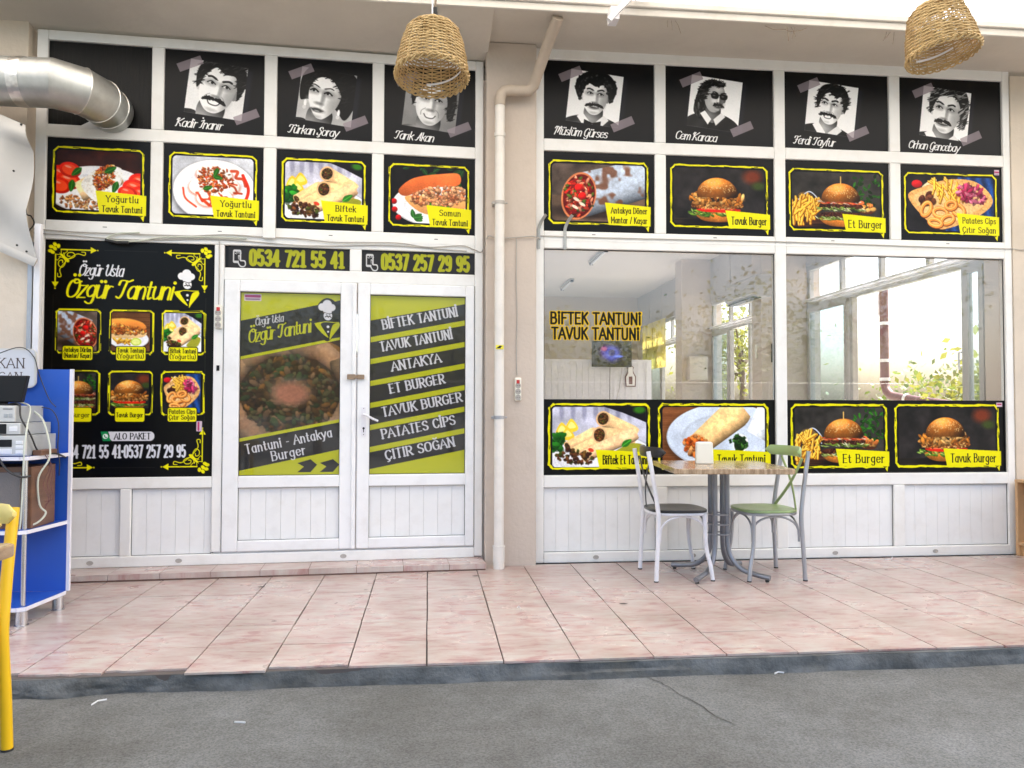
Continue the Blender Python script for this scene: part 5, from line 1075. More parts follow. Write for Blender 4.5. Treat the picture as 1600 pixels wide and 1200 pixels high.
for x0, x1 in K4:
    for z0, z1 in ((3.324, 3.9575), (2.592, 3.228)): bb = MB(); bb.box(x0-.01, x1+.01, .03, .045, z0-.01, z1+.01); bb.build('pane_backing', M['black'], rb)
    grooves(x0 if x0 != 2.228 else 2.232, x1, .081, .5814, .026, .1, .098).build('infill_panel', M['panel'], rb)
bb = MB(); bb.box(.24, 4.14, .05, .06, .05, .6); bb.build('panel_backing', M['seam'], rb)
for x0, x1 in ((.249, 2.138), (2.232, 4.138)): bb = MB(); bb.box(x0-.008, x1+.008, .036, .042, .67, 2.46); bb.build('glass_pane', M['glass'], rb)
for x in (.66, 1.44, 2.62, 3.48): bb = MB(); n = 14; bb.add([(x+.021*math.cos(2*math.pi*k/n), -.0065, .04+.013*math.sin(2*math.pi*k/n)) for k in range(n)], [tuple(range(n))]); bb.tube([(x+.021*math.cos(2*math.pi*k/n), -.006, .04+.013*math.sin(2*math.pi*k/n)) for k in range(n+1)], .003, 6); bb.build('drain_cap', M['cable_grey'], rb)
# ---------------------------------------------------------------- posters
PV = [(dict(hair='short', s=.36, tilt=.18, smile=1, must=1.1, x=.52, y=.43, light=1.0, bg=.93, flat=.6), 'Kadir İnanır'),
 (dict(hair='woman', s=.35, tilt=.12, must=0, turn=-1, x=.46, y=.46, light=.95, bg=.86, flat=0, cloth=.08), 'Türkan Şoray'),
 (dict(hair='side', s=.34, tilt=.05, must=0, smile=1, x=.5, y=.44, light=.93, bg=.6, flat=0, cloth=.4), 'Tarık Akan'),
 (dict(hair='curly', s=.27, must=1.2, x=.5, y=.42, light=.98, bg=.93, bow=1, collar=1, cloth=.17), 'Müslüm Gürses'),
 (dict(hair='long', s=.22, must=.9, turn=2, x=.48, y=.34, light=.72, bg=.97, collar=1, glasses=1, cloth=.08), 'Cem Karaca'),
 (dict(hair='short', s=.27, tilt=.08, must=1.25, turn=-.6, x=.48, y=.42, light=1.1, bg=.98, smile=1, collar=1, cloth=.07, brow=1.1), 'Ferdi Tayfur'),
 (dict(hair='side', s=.33, tilt=.1, must=1.0, turn=-.6, x=.52, y=.42, light=.98, bg=.95, plaid=1, collar=1, cloth=.15, hc=.13), 'Orhan Gencebay')]
PL = ['portrait poster of a grinning man with moustache, next to the metal duct', 'portrait poster of a woman with dark upswept hair and earrings', 'portrait poster of a clean shaven young man, behind the hanging basket lamp',
      'portrait poster of a curly haired man in bow tie and dinner jacket', 'portrait poster of a long haired man in dark glasses', 'portrait poster of a smiling man with moustache and open white collar', 'portrait poster of a man with moustache and checked shirt collar']
PD = 370
def put_print(name, im, T, ang, x0, x1, z0, z1, label, cat, group=None, off=-.019, m='print'):
    o = ink_grid(name, im, x1-x0, z1-z0, M[m]); o.location = T((x0+x1)/2, (z0+z1)/2, off); o.rotation_euler = (0, 0, ang)
    return tag(o, label, cat, group)
cells = [(LB, AL, *C4[i], 3.24, 3.854) for i in (1, 2, 3)]+[(RB, 0, *K4[i], 3.324, 3.9575) for i in range(4)]
for (v, nm), lab, (T, a, x0, x1, z0, z1) in zip(PV, PL, cells):
    v['ox'] = .22*(x1-x0)/(z1-z0)+.0
    put_print('portrait_poster', portrait_poster(v, nm, (x1-x0)/(z1-z0), int((z1-z0)*430)), T, a, x0+.004, x1-.004, z0+.004, z1-.004, lab, 'poster', 'portrait posters in the top row of panes')
FP = [('yog_tomato', ['Yoğurtlu', 'Tavuk Tantuni'], 'food poster of a yoghurt covered wrap between tomato slices, below the duct'), ('yog_plate', ['Yoğurtlu', 'Tavuk Tantuni'], 'food poster of a white plate of yoghurt with red sauce'),
      ('rolls', ['Biftek', 'Tavuk Tantuni'], 'food poster of stacked thin wraps with lemon, captioned Biftek Tavuk Tantuni'), ('sub', ['Somun', 'Tavuk Tantuni'], 'food poster of an open bread roll full of chopped chicken'),
      ('durum', ['Antakya Döner', 'Mantar / Kaşar'], 'food poster of one big wrap with red filling'), ('chicken_burger', ['Tavuk Burger'], 'food poster of a chicken burger in the upper panes, captioned Tavuk Burger'),
      ('beef_burger', ['Et Burger'], 'food poster of a beef burger with chips in the upper panes, captioned Et Burger'), ('chips_tray', ['Patates Cips', 'Çıtır Soğan'], 'food poster of onion rings and chips on a wooden tray with blue cloth')]
cells = [(LB, AL, *C4[i], 2.545, 3.149) for i in range(4)]+[(RB, 0, *K4[i], 2.592, 3.228) for i in range(4)]
for (k, ls, lab), (T, a, x0, x1, z0, z1) in zip(FP, cells):
    A = (x1-x0)/(z1-z0)
    put_print('food_poster', food_poster(k, A, int((z1-z0)*PD), ls, .5 if A < 1.3 else .42, tag=(k == 'chips_tray')), T, a, x0+.004, x1-.004, z0+.004, z1-.004, lab, 'poster', 'food posters in the second row of panes')
put_print('menu_board', menu_board(1.163/1.711, int(1.711*330)), LB, AL, -3.394, -2.231, .694, 2.405, 'large black menu poster with six framed food pictures and yellow corner ornaments', 'menu poster')
put_print('phone_sign', phone_strip('0534 721 55 41', .885/.1675, 56), LB, AL, -2.136, -1.251, 2.2375, 2.405, 'dark strip over the door with number 0534 721 55 41', 'phone sign', 'phone signs over the double door')
put_print('phone_sign', phone_strip('0537 257 29 95', .882/.1675, 56), LB, AL, -1.162, -.294, 2.2375, 2.405, 'dark strip over the door with number 0537 257 29 95', 'phone sign', 'phone signs over the double door')
put_print('window_strip', window_strip([('rolls', ['Biftek Et Tantuni']), ('chicken_wrap', ['Tavuk Tantuni'])], 1.889/.594, int(.594*PD)), RB, 0, .251, 2.136, .678, 1.27, 'long black window strip picturing two kinds of wrap, behind the table', 'poster strip', 'picture strips along the bottom of the big windows', off=-.03)
put_print('window_strip', window_strip([('beef_burger', ['Et Burger']), ('chicken_burger', ['Tavuk Burger'])], 1.906/.594, int(.594*PD), True), RB, 0, 2.234, 4.136, .678, 1.27, 'long black window strip picturing two burgers', 'poster strip', 'picture strips along the bottom of the big windows', off=-.03)
# cut-out letters on the glass: black faces on a yellow outline
def cut_letters(lines, x0, z0, x1, h):
    asp = (x1-x0)/h; n = 190; cv = Cv(asp, n, (0, 0, 0)); ck = Cv(asp, n, (0, 0, 0))
    for (t, y, xa, xb) in lines:
        kw = dict(style='caps_i', width=xb-xa, contrast=.9, fit=True)
        text(cv, t, xa, y, .37, (1, 1, 1), .36, **kw); text(ck, t, xa, y, .37, (1, 1, 1), .2, **kw)
    out = cv.a[..., 0] > .5; ink = np.where(ck.a[..., :1] > .5, np.array([.06, .05, .04]), np.array([.87, .72, .1]))
    o = ink_grid('window_lettering', ink, x1-x0, h, M['print']); o.location = ((x0+x1)/2, .032, z0+h/2)
    import bmesh
    b = bmesh.new(); b.from_mesh(o.data); b.faces.ensure_lookup_table(); keep = out.ravel(); bmesh.ops.delete(b, geom=[f for f in b.faces if not keep[f.index]], context='FACES'); b.to_mesh(o.data); b.free()
    return tag(o, 'black letters with yellow outline stuck on the window glass above the strip of wraps', 'window lettering')
# ---------------------------------------------------------------- duct, pipes, cables on the front
du = thing('exhaust_duct', 'silver sheet metal exhaust duct bending into the pane above the menu poster', 'duct', (-2.95, -.15, 3.3))
def P0(t, ps): return [tuple(Vector(p)-Vector(t.location)) for p in ps]
r = .16; zc = 3.375; yc = -.55
def ring_path(n=28): return n
b = MB(); b.tube(P0(du, [(-6.5, yc, zc), (-3.36, yc, zc)]), r, 28, False); b.build('straight_pipe', M['duct'], du, True)
seg = [(-3.33, yc, zc), (-3.165, yc, zc), (-3.02, yc+.085, zc-.012), (-2.95, yc+.22, zc-.025), (-2.945, yc+.33, zc-.03), (-2.945, yc+.42, zc-.03)]
rs = [r*1.0, r*1.01, r*.99, r*.97, r*.95, r*.95]
for i, nm in enumerate(['collar', 'elbow_segment', 'elbow_segment', 'elbow_segment', 'outlet']):
    b = MB(); b.tube(P0(du, [seg[i], seg[i+1]]), [rs[i], rs[i+1]], 28, False)
    # mitre both ends by sharing joint planes
    v = b.v; d0 = Vector(seg[i+1])-Vector(seg[i])
    for e, c in ((0, i), (1, i+1)):
        if 0 < c < len(seg)-1:
            pn = ((Vector(seg[c])-Vector(seg[c-1])).normalized()+(Vector(seg[c+1])-Vector(seg[c])).normalized()).normalized(); o0 = Vector(seg[c])-du.location; dd = d0.normalized()
            for k in range(28): p = Vector(v[e*28+k]); t = (o0-p).dot(pn)/dd.dot(pn); v[e*28+k] = tuple(p+dd*t)
    o = b.build(nm, M['duct'], du, True, fixn=False)
    if i in (1, 2, 3):
        bb = MB(); ring = [Vector(b.v[28+k]) for k in range(28)]; c0 = Vector(seg[i+1])-du.location
        bb.tube([c0+(p-c0)*1.008 for p in ring+[ring[0]]], .004, 6, False); bb.build('seam_ring', M['tape'], o, True)
b = MB(); b.tube(P0(du, [(-3.39, yc, zc), (-3.365, yc, zc), (-3.34, yc, zc), (-3.315, yc, zc)]), [r*1.012, r*1.022, r*1.03, r*1.012], 28, False); b.build('foil_tape', M['tape'], du, True)
b = MB(); b.add(P0(du, [LB(-3.08, 3.30, -.02), LB(-3.2, 3.2, .03), LB(-3.0, 3.205, .05), LB(-2.95, 3.22, -.015)]), [(0, 1, 2, 3)]); b.build('sealing_flap', M['paper'], du, fixn=False)
dp = thing('drainpipe', 'white and beige rainwater pipe running from under the roof down the peach pillar', 'drainpipe', (-.115, -.17, 0))
def arc(c, r, a0, a1, ux, uz, n=8): return [tuple(Vector(c)+Vector(ux)*r*math.cos(R(a0+(a1-a0)*i/n))+Vector(uz)*r*math.sin(R(a0+(a1-a0)*i/n))) for i in range(n+1)]
b = MB(); b.tube(P0(dp, [(-.115, -.17, .02), (-.115, -.17, 3.52)]), .037, 20); b.build('vertical_pipe', M['pipe'], dp, True)
b = MB(); b.tube(P0(dp, [(-.115, -.17, .0), (-.115, -.17, .05), (-.115, -.17, .051), (-.115, -.17, .16), (-.115, -.17, .161), (-.115, -.17, .172)]), [.042, .042, .044, .044, .047, .047], 20); b.build('foot_socket', M['pipe'], dp, True)
b = MB(); b.tube(P0(dp, [(-.115, -.17, 3.26), (-.115, -.17, 3.29)]), .043, 20); b.build('socket', M['pipe'], dp, True)
b = MB(); b.tube(P0(dp, [(-.115, -.17, 3.5), (-.115, -.17, 3.55), (-.105, -.17, 3.59), (-.08, -.17, 3.615), (-.04, -.17, 3.62), (.06, -.17, 3.62)]), .041, 20); b.tube(P0(dp, [(-.04, -.17, 3.62), (-.025, -.17, 3.62)]), .044, 20); b.tube(P0(dp, [(.045, -.17, 3.62), (.06, -.17, 3.62)]), .044, 20); b.build('elbow', M['pipe_brown'], dp, True)
b = MB(); b.tube(P0(dp, [(.06, -.17, 3.62), (.11, -.175, 3.625), (.14, -.19, 3.655), (.155, -.22, 3.70), (.2, -.4, 3.83), (.25, -.58, 3.965), (.258, -.61, 3.985)]), .041, 20); b.build('slanting_pipe', M['pipe_brown'], dp, True)
for z in (2.755, 1.13):
    b = MB(); b.tube(P0(dp, [(-.115, -.17, z-.012), (-.115, -.17, z+.012)]), .041, 20); b.box(-.05, -.03, -.008, .09, z-.012, z+.012); b.tube([(.045, 0, z), (.06, 0, z)], .008, 8); b.tube([(-.045, 0, z), (-.06, 0, z)], .008, 8); b.build('pipe_clamp', M['steel'] if z < 2 else M['cable_grey'], dp, True)
b = MB(); b.box(-.03, .03, -.0395, -.038, 1.64, 1.672); tag_o = b.build('sticker', M['sticker'], dp); b = MB(); b.prism([(-.028, 1.646), (0, 1.668), (.02, 1.664), (.006, 1.655), (.012, 1.648)], 'y', -.0402, -.0397); b.build('sticker_print', M['black'], tag_o)
# cables
def cable(name, pts, r, m, label, n=6, group=None):
    b = MB(); b.tube([tuple(p) for p in spline([tuple(q) for q in pts], 6)], r, n); return tag(b.build(name, M[m], None, True), label, 'cable', group)
J = [LB(-3.52, 2.47, .03)]+[LB(x, 2.462+random.gauss(0, .012), .012) for x in np.linspace(-3.4, -.4, 13)]+[LB(-.3, 2.43, .012), LB(-.24, 2.42, .012), (-.2, -.1, 2.51), (-.14, -.1, 2.505), (-.03, -.1, 2.505), (.1, -.1, 2.52), (.16, -.1, 2.522), (.22, -.012, 2.522)]
cable('cable', J, .0045, 'cable_grey', 'grey cable clipped along the ledge above the door and across the pillar', group='cables on the shopfront')
cable('cable', [LB(x, 2.43+.012*math.sin(x*5), .008) for x in np.linspace(-3.46, -.36, 16)], .004, 'cable_grey', 'thin grey cable sagging just above the phone numbers', group='cables on the shopfront')
cable('cable', [RB(x, 2.545-.004*math.sin(x*2.2)-.003*(x-2), .008) for x in np.linspace(.2, 4.2, 14)]+[(4.3, -.02, 2.53), (5, -.02, 2.53)], .004, 'cable_grey', 'thin cable clipped along the frame above the big windows', group='cables on the shopfront')
cable('cable', [LB(-2.75, 2.47, .015), LB(-2.9, 2.455, .02), LB(-2.97, 2.415, .02), LB(-2.86, 2.4, .025), LB(-2.74, 2.41, .02), LB(-2.6, 2.44, .015), LB(-2.3, 2.455, .015), LB(-2.0, 2.455, .012)], .006, 'cable_green', 'pale cable drooping over the top edge of the menu poster', group='cables on the shopfront')
b = MB(); b.tube([LB(-2.98, 2.405, .024), LB(-2.9, 2.392, .026), LB(-2.82, 2.392, .026)], .011, 8); tag(b.build('tape_wrap', M['cable_black'], None, True), 'black tape wrapped round the drooping cable at the top of the menu poster', 'tape')
cable('cable', [(.02, -.092, 2.505), (.024, -.092, 2.45), (.022, -.092, 2.2), (.028, -.092, 1.9), (.024, -.092, 1.6), (.03, -.092, 1.45)], .004, 'cable_grey', 'grey cable clipped down the pillar to a socket strip', group='cables on the shopfront')
cable('cable', [LB(-2.197, 2.43, .006), LB(-2.195, 2.2, .006), LB(-2.197, 1.96, .006)], .004, 'cable_grey', 'grey cable down the door post to a socket strip', group='cables on the shopfront')
def socket_strip(T, ang, x, z0, z1, label):
    t = thing('socket_strip', label, 'socket strip', T(x, z0, 0), ang, 'socket strips beside the door')
    h = z1-z0; w = .05; y = -.028
    b = MB(); b.box(-w/2, w/2, y, 0, 0, h); b.build('housing', M['cream_plastic'], t, bevel=.008)
    b = MB(); b.box(-.012, .012, y-.005, y+.002, h-.045, h-.018); b.build('switch', M['red'], t, bevel=.002)
    for k in range(3):
        z = .026+k*.045; b = MB(); n = 16
        b.tube([(.019*math.cos(2*math.pi*i/n), y-.001, z+.019*math.sin(2*math.pi*i/n)) for i in range(n+1)], .003, 6, False); b.add([(.018*math.cos(2*math.pi*i/n), y-.0008, z+.018*math.sin(2*math.pi*i/n)) for i in range(n)], [tuple(range(n))]); o = b.build('socket', M['cable_grey'], t)
        b = MB()
        for sx in (-.008, .008): b.tube([(sx, y-.003, z), (sx, y-.001, z)], .003, 8)
        b.build('pin_hole', M['black_plastic'], o)
    return t
socket_strip(LB, AL, -2.195, 1.78, 1.955, 'white socket strip with red switch on the door post beside the menu poster')
socket_strip(lambda x, z, o: Vector((x, -.086, z)), 0, .035, 1.255, 1.432, 'white socket strip with red switch hanging on the peach pillar')
b = MB(); b.box(-.045, .045, -.03, 0, -.085, .085); o = b.build('junction_box', M['pvc'], bevel=.006); o.location = LB(-1.84, 2.545, .005); o.rotation_euler = (0, 0, AL); tag(o, 'small white junction box on the frame between two food posters', 'junction box')
b = MB(); b.box(-.01, .01, -.004, 0, -.02, .02); b.box(-.006, .0, -.006, -.004, -.012, .0); o = b.build('door_contact', M['black_plastic']); o.location = LB(-2.196, 1.49, .001); o.rotation_euler = (0, 0, AL); tag(o, 'tiny black contact plate on the door post', 'contact')
for x, lab in ((.207, 'small bent metal hook at the corner beside the pillar'), (.415, 'small bent metal hook below the big wrap poster')):
    P = [(0, -.006, -.1), (0, -.01, 0), (0, -.014, .06), (.02, -.03, .115), (.05, -.06, .16)]; b = MB(); b.tube(spline(P, 5), .013, 8, flat=(.25, 1), up=(0, -1, 0))
    b.tube([(0, -.012, -.07), (0, -.018, -.07)], .005, 6); b.tube([(0, -.015, .02), (0, -.022, .02)], .005, 6)
    o = b.build('metal_hook', M['galv'], None, True); o.location = (x, 0, 2.545); tag(o, lab, 'hook', 'metal hooks at the window corner')
b = MB(); b.tube([(.585, -.80, 3.885), (.62, -.80, 3.93), (.78, -.79, 4.1)], .026, 4); b.box(.60, .66, -.80, -.69, 3.9, 3.99); o = b.build('bar', M['white_metal'], None); 
t = thing('awning_bracket', 'short white metal awning bracket slanting up from the fascia', 'bracket', (.62, -.72, 3.95)); o.parent = t; o.location = -Vector(t.location)
b = MB(); b.tube([(.765, -.79, 4.07), (.86, -.79, 4.16)], .034, 16); o = b.build('joint', M['steel'], t, True); o.location = -Vector(t.location)
# ---------------------------------------------------------------- awning, its beam and the basket lamps
aw = thing('awning', 'white fabric awning stretched over the pavement in front of the shop', 'awning', (0, -.40, 4.34))
b = MB(); nx, ny = 40, 8; vs = []; fs = []
for i in range(nx+1):
    for j in range(ny+1):
        x = -7+22*i/nx; v = j/ny; y = -.05-4.25*v; vs.append((x, y, .55*v-.1*math.sin(math.pi*v)*(1+.3*math.cos(x*2.1))-.03*math.sin(x*2.1)))
for i in range(nx):
    for j in range(ny): a = i*(ny+1)+j; fs.append((a, a+ny+1, a+ny+2, a+1))
b.add(vs, fs).build('fabric', M['awning'], aw, True, fixn=False)
b = MB(); b.tube([(-7, -4.32, .54), (15, -4.32, .54)], .035, 12); b.build('front_bar', M['white_metal'], aw, True)
b = MB(); b.tube([(-7, -.03, 0), (15, -.03, 0)], .035, 12); b.build('rear_bar', M['white_metal'], aw, True)
for x in (-6.8, 14.8): b = MB(); b.tube([(x, -4.32, .54), (x, -4.32, -4.42)], .04, 12); b.build('post', M['white_metal'], aw, True)
b = MB(); b.box(-5.4, 7.4, -2.45, -2.36, 3.6, 3.72); b.box(-5.4, -5.3, -2.45, -2.36, ZR, 3.6); b.box(7.3, 7.4, -2.45, -2.36, ZR, 3.6); tag(b.build('lamp_beam', M['bark'], bevel=.006), 'brown wooden beam carrying the two basket lamps', 'beam')
def basket_lamp():
    t = thing('basket_lamp', 'woven basket lamp hanging straight in front of the clean shaven portrait', 'lamp', (0, 0, 0), 0, 'woven basket lamps')
    H = .265
    def prof(f):   # f 0 at the rim, 1 at the crown
        return .168-.022*f-.034*f**2.2-.03*max(0, (f-.86)/.14)**1.6
    ribs = 22; nr = 31; n = 132
    b = MB()
    for k in range(nr):
        f = .03+.95*k/(nr-1); z = H*f; ph = (k % 2)*math.pi; jit = random.uniform(-.002, .002)
        pts = [((prof(f)+.0042*math.sin(ribs/2*2*math.pi*i/n*1.0+ph)+jit)*math.cos(2*math.pi*i/n), (prof(f)+.0042*math.sin(ribs/2*2*math.pi*i/n+ph)+jit)*math.sin(2*math.pi*i/n), z+.0015*math.sin(3*2*math.pi*i/n+k)) for i in range(n+1)]
        b.tube(pts, random.uniform(.0031, .0037), 5, False)
    for k in range(9):        # crown
        rr = prof(1)*(1-k/9.0)+.006; z = H*.985+.012*(k/9.0)
        b.tube([(rr*math.cos(2*math.pi*i/48), rr*math.sin(2*math.pi*i/48), z+.003*math.sin(11*2*math.pi*i/48+k*math.pi)) for i in range(49)], .0058, 5, False)
    b.build('woven_shade', M['wicker'], t, True, fixn=False)
    b = MB()
    for k in range(ribs):
        a = 2*math.pi*(k+.5)/ribs; b.tube([((prof(f))*math.cos(a), prof(f)*math.sin(a), H*f) for f in (0, .2, .4, .6, .8, .93, 1)]+[(.03*math.cos(a), .03*math.sin(a), H*1.01)], .0034, 5, False)
    b.build('rib', M['wicker'], t, True, fixn=False)
    b = MB()
    for k in range(30):       # plaited rim
        a0 = 2*math.pi*k/30
        pts = []
        for i in range(9):
            a = a0+.52*i/8; q = math.pi*i/8*2; pts.append(((.1705+.006*math.cos(q))*math.cos(a), (.1705+.006*math.cos(q))*math.sin(a), .004+.0115*math.sin(q+.4)))
        b.tube(pts, .0042, 5)
    b.build('plaited_rim', M['wicker'], t, True, fixn=False)
    b = MB(); b.tube([(0, 0, H*1.0), (0, 0, H+.05)], .005, 8); b.tube([(0, 0, H+.035), (.012, 0, H+.06), (.008, 0, H+.1)], .011, 8); b.build('cord_knot', M['rubber'], t, True)
    b = MB(); b.tube([(.006, 0, H+.08), (.012, .003, H+.2), (.016, 0, H+.45), (.016, 0, 3.62-2.766)], [.008, .013, .013, .013], 8, flat=(1, .5)); b.build('hanging_strap', M['twine'], t, True)
    b = MB(); b.tube([(-.004, -.004, H+.02), (-.005, -.006, H+.1), (-.008, -.006, 3.62-2.766)], .004, 6); b.build('lamp_cord', M['white_metal'], t, True)
    b = MB(); vs = []; n = 16
    for i in range(n+1): a = R(25+75*i/n); rr = .15; vs += [(rr*math.cos(a), rr*math.sin(a), .045+.03*(1-i/n)), (rr*math.cos(a), rr*math.sin(a), .056+.03*(1-i/n))]
    b.add(vs, [(2*i, 2*i+2, 2*i+3, 2*i+1) for i in range(n)]); b.build('light_strip', M['paper'], t, fixn=False)
    return t
bk = basket_lamp(); bk.location = (-.635, -2.4, 2.752); bk.rotation_euler = (R(-9), R(1), 0)
bk2 = dup(bk, (1.935, -2.4, 2.985), 0, 'woven basket lamp hanging askew above the checked shirt portrait'); bk2.rotation_euler = (R(-7), R(-6), R(8))
# ---------------------------------------------------------------- table and chairs
def chair(name, label, rail_m, frame_m, seat_m, k=1.0):
    t = thing(name, label, 'chair', (0, 0, 0), 0, None)
    sw, sd = .21, .2
    def leg_back(s): return [(-.2, .225*s, .0), (-.19, .222*s, .2), (-.18, .215*s, .4), (-.182, .213*s, .48), (-.2, .208*s, .62), (-.222, .203*s, .76), (-.246, .198*s, .9)]
    def leg_front(s): return [(.205, .215*s, 0), (.192, .208*s, .1), (.17, .197*s, .2), (.16, .192*s, .3), (.158, .19*s, .455)]
    for s in (-1, 1):
        b = MB(); b.tube(spline(leg_back(s), 4), .0155*k, 12); o = b.build('rear_leg', frame_m, t, True); b = MB(); b.tube([(-.2, .225*s, -.001), (-.2, .225*s, .008)], .0162*k, 12); b.build('foot_cap', M['rubber'], o, True)
        b = MB(); b.tube(spline(leg_front(s), 4), .0145*k, 12); o = b.build('front_leg', frame_m, t, True); b = MB(); b.tube([(.205, .215*s, -.001), (.205, .215*s, .008)], .0152*k, 12); b.build('foot_cap', M['rubber'], o, True)
    # seat: rounded outline, slightly dished
    n = 44; out = []
    for i in range(n):
        a = 2*math.pi*i/n; c, s_ = math.cos(a), math.sin(a); e = .62
        x = math.copysign(abs(c)**e, c)*(.205)+.0; y = math.copysign(abs(s_)**e, s_)*(.215+.008*c); out.append((x, y))
    b = MB(); rings = [(1.0, .470), (1.012, .478), (1.0, .486), (.94, .489), (.75, .484), (.4, .477), (.05, .475)]; vs = []; fs = []
    for k, z in rings: vs += [(x*k, y*k, z) for x, y in out]
    for q in range(len(rings)-1):
        for i in range(n): fs.append((q*n+i, q*n+(i+1) % n, (q+1)*n+(i+1) % n, (q+1)*n+i))
    fs += [tuple(range(n))[::-1], tuple((len(rings)-1)*n+i for i in range(n))]; b.add(vs, fs).build('seat', seat_m, t, True)
    b = MB(); b.tube([(x*.965, y*.965, .459) for x, y in out+[out[0]]], .0125, 8, False, flat=(.9, .8)); b.build('seat_ring', frame_m, t, True)
    # bentwood arches between the legs
    def arch(p, q, top):
        p, q = Vector(p), Vector(q); m = (p+q)/2; pts = []
        for i in range(15):
            a = math.pi*i/14; w = .5-.5*math.cos(a); v = p.lerp(q, w); v.z = p.z+(top-p.z)*math.sin(a)**.75; pts.append(v)
        return [tuple(p+Vector((0, 0, -.04)))]+[tuple(v) for v in pts]+[tuple(q+Vector((0, 0, -.04)))]
    F = [(.165, .178), (.165, -.178)]; B = [(-.165, .203), (-.165, -.203)]
    for p, q in ((B[1], F[1]), (B[0], F[0]), (F[0], F[1]), (B[0], B[1])):
        b = MB(); b.tube(arch((*p, .31), (*q, .31), .443), .0075, 8); b.build('arch_brace', frame_m, t, True)
    # curved top rail in front of the posts
    b = MB(); vs = []; fs = []; n = 18; sec = [(-.011, -.018), (-.011, .014), (-.004, .024), (.004, .024), (.011, .014), (.011, -.018), (.004, -.028), (-.004, -.028)]
    for i in range(n+1):
        s = -1+2*i/n; y = .255*s; x0 = -.232+.085*abs(s)**2.2; e = max(.25, 1-max(0, (abs(s)-.86)/.14)**2*.9); tn = .15*2.2*abs(s)**1.2*math.copysign(1, s)
        for dx, dz in sec: vs.append((x0+dx, y-tn*dx*.6, (.895+dz*e*1.4)))
    for i in range(n):
        for k in range(8): fs.append((i*8+k, i*8+(k+1) % 8, (i+1)*8+(k+1) % 8, (i+1)*8+k))
    fs += [tuple(range(8))[::-1], tuple(n*8+k for k in range(8))]; b.add(vs, fs); rail = b.build('top_rail', rail_m, t, True)
    b = MB()
    for s in (-1, 1): b.tube([(-.195, .17*s, .895), (-.188, .17*s, .895)], .006, 8)
    b.build('rail_screw', frame_m, rail, True)
    for s in (-1, 1):
        p, q = Vector((-.218, .165*s, .845)), Vector((-.165, -.155*s, .487)); pts = [tuple(p.lerp(q, i/8)+Vector((-.02*math.sin(math.pi*i/8)+.004*s, 0, 0))) for i in range(9)]
        b = MB(); b.tube(pts, .0145, 8, flat=(.35, 1), up=(1, 0, 0)); b.build('cross_brace', rail_m, t, True)
    return t
ch_w = chair('cafe_chair', 'white framed cafe chair with black seat and rail, left of the table', M['black_wood'], M['white_metal'], M['black_wood'])
ch_w.location = (1.13, -.515, 0); ch_w.rotation_euler = (0, 0, R(-1))
def rematerial(t, rail, frame): return {'rear_leg': frame, 'front_leg': frame, 'seat_ring': frame, 'arch_brace': frame, 'rail_screw': frame, 'seat': rail, 'top_rail': rail, 'cross_brace': rail}
ch_g = dup(ch_w, (1.772, -.57, 0), R(181), 'grey framed cafe chair with green seat and rail, facing the table', None, rematerial(ch_w, M['green'], M['steel']))
ch_y = chair('cafe_chair', 'bright yellow cafe chair cut off by the left edge, in front of the blue shelf', M['pale_yellow'], M['yellow'], M['yellow'], 1.35)
ch_y.location = (-2.462, -3.058, ZR); ch_y.rotation_euler = (0, 0, R(-100))
for o in S.objects:
    if o.parent == ch_y and o.name.startswith('top_rail'): o.scale = (.7, 1.2, 1)
for c in (ch_w, ch_g, ch_y): c['group'] = 'cross back cafe chairs'
tb = thing('cafe_table', 'square wooden topped cafe table on a grey tube pedestal in front of the window', 'table', (1.445, -.55, 0))
b = MB(); w, d, c = .40, .42, .025; b.prism([(-w+c, -d), (w-c, -d), (w, -d+c), (w, d-c), (w-c, d), (-w+c, d), (-w, d-c), (-w, -d+c)], 'z', .765, .802); tt = b.build('tabletop', M['tabletop'], tb, bevel=.006); tt.rotation_euler = (0, 0, R(-6)); tt.location = (-.03, -.09, 0)
for sx in (-1, 1):
    for sy in (-1, 1):
        b = MB(); b.tube(spline([(.045*sx, .045*sy, .765), (.045*sx, .045*sy, .5), (.046*sx, .046*sy, .25), (.065*sx, .065*sy, .14), (.12*sx, .12*sy, .065), (.19*sx, .19*sy, .04), (.265*sx, .265*sy, .028)], 5), .0185, 12); o = b.build('leg', M['dark_steel'], tb, True)
        b = MB(); b.tube([(.25*sx, .25*sy, .0), (.25*sx, .25*sy, .012), (.25*sx, .25*sy, .013), (.25*sx, .25*sy, .03)], [.014, .014, .006, .006], 10); b.build('levelling_foot', M['rubber'], o, True)
for z in (.30, .37, .44):
    b = MB(); b.tube([(.075*math.cos(a), .075*math.sin(a), z) for a in [2*math.pi*i/28 for i in range(29)]], .006, 8, False); b.build('ring', M['steel'], tb, True)
b = MB(); b.box(-.16, .16, -.02, .02, .755, .7648); b.box(-.02, .02, -.16, .16, .7548, .7646); b.build('top_bracket', M['dark_steel'], tb)
nh = thing('napkin_holder', 'cream box napkin holder standing on the cafe table', 'napkin holder', (1.335, -.56, .802), R(-14))
b = MB(); b.add([(-.062, -.045, 0), (.062, -.045, 0), (.062, .045, 0), (-.062, .045, 0), (-.057, -.04, .155), (.057, -.04, .155), (.057, .04, .155), (-.057, .04, .155)], [(0, 3, 2, 1), (4, 5, 6, 7), (0, 1, 5, 4), (1, 2, 6, 5), (2, 3, 7, 6), (3, 0, 4, 7)]); b.build('case', M['cream_plastic'], nh, bevel=.007)
b = MB(); b.box(-.045, .045, -.012, .012, .154, .158); b.build('napkins', M['paper'], nh)
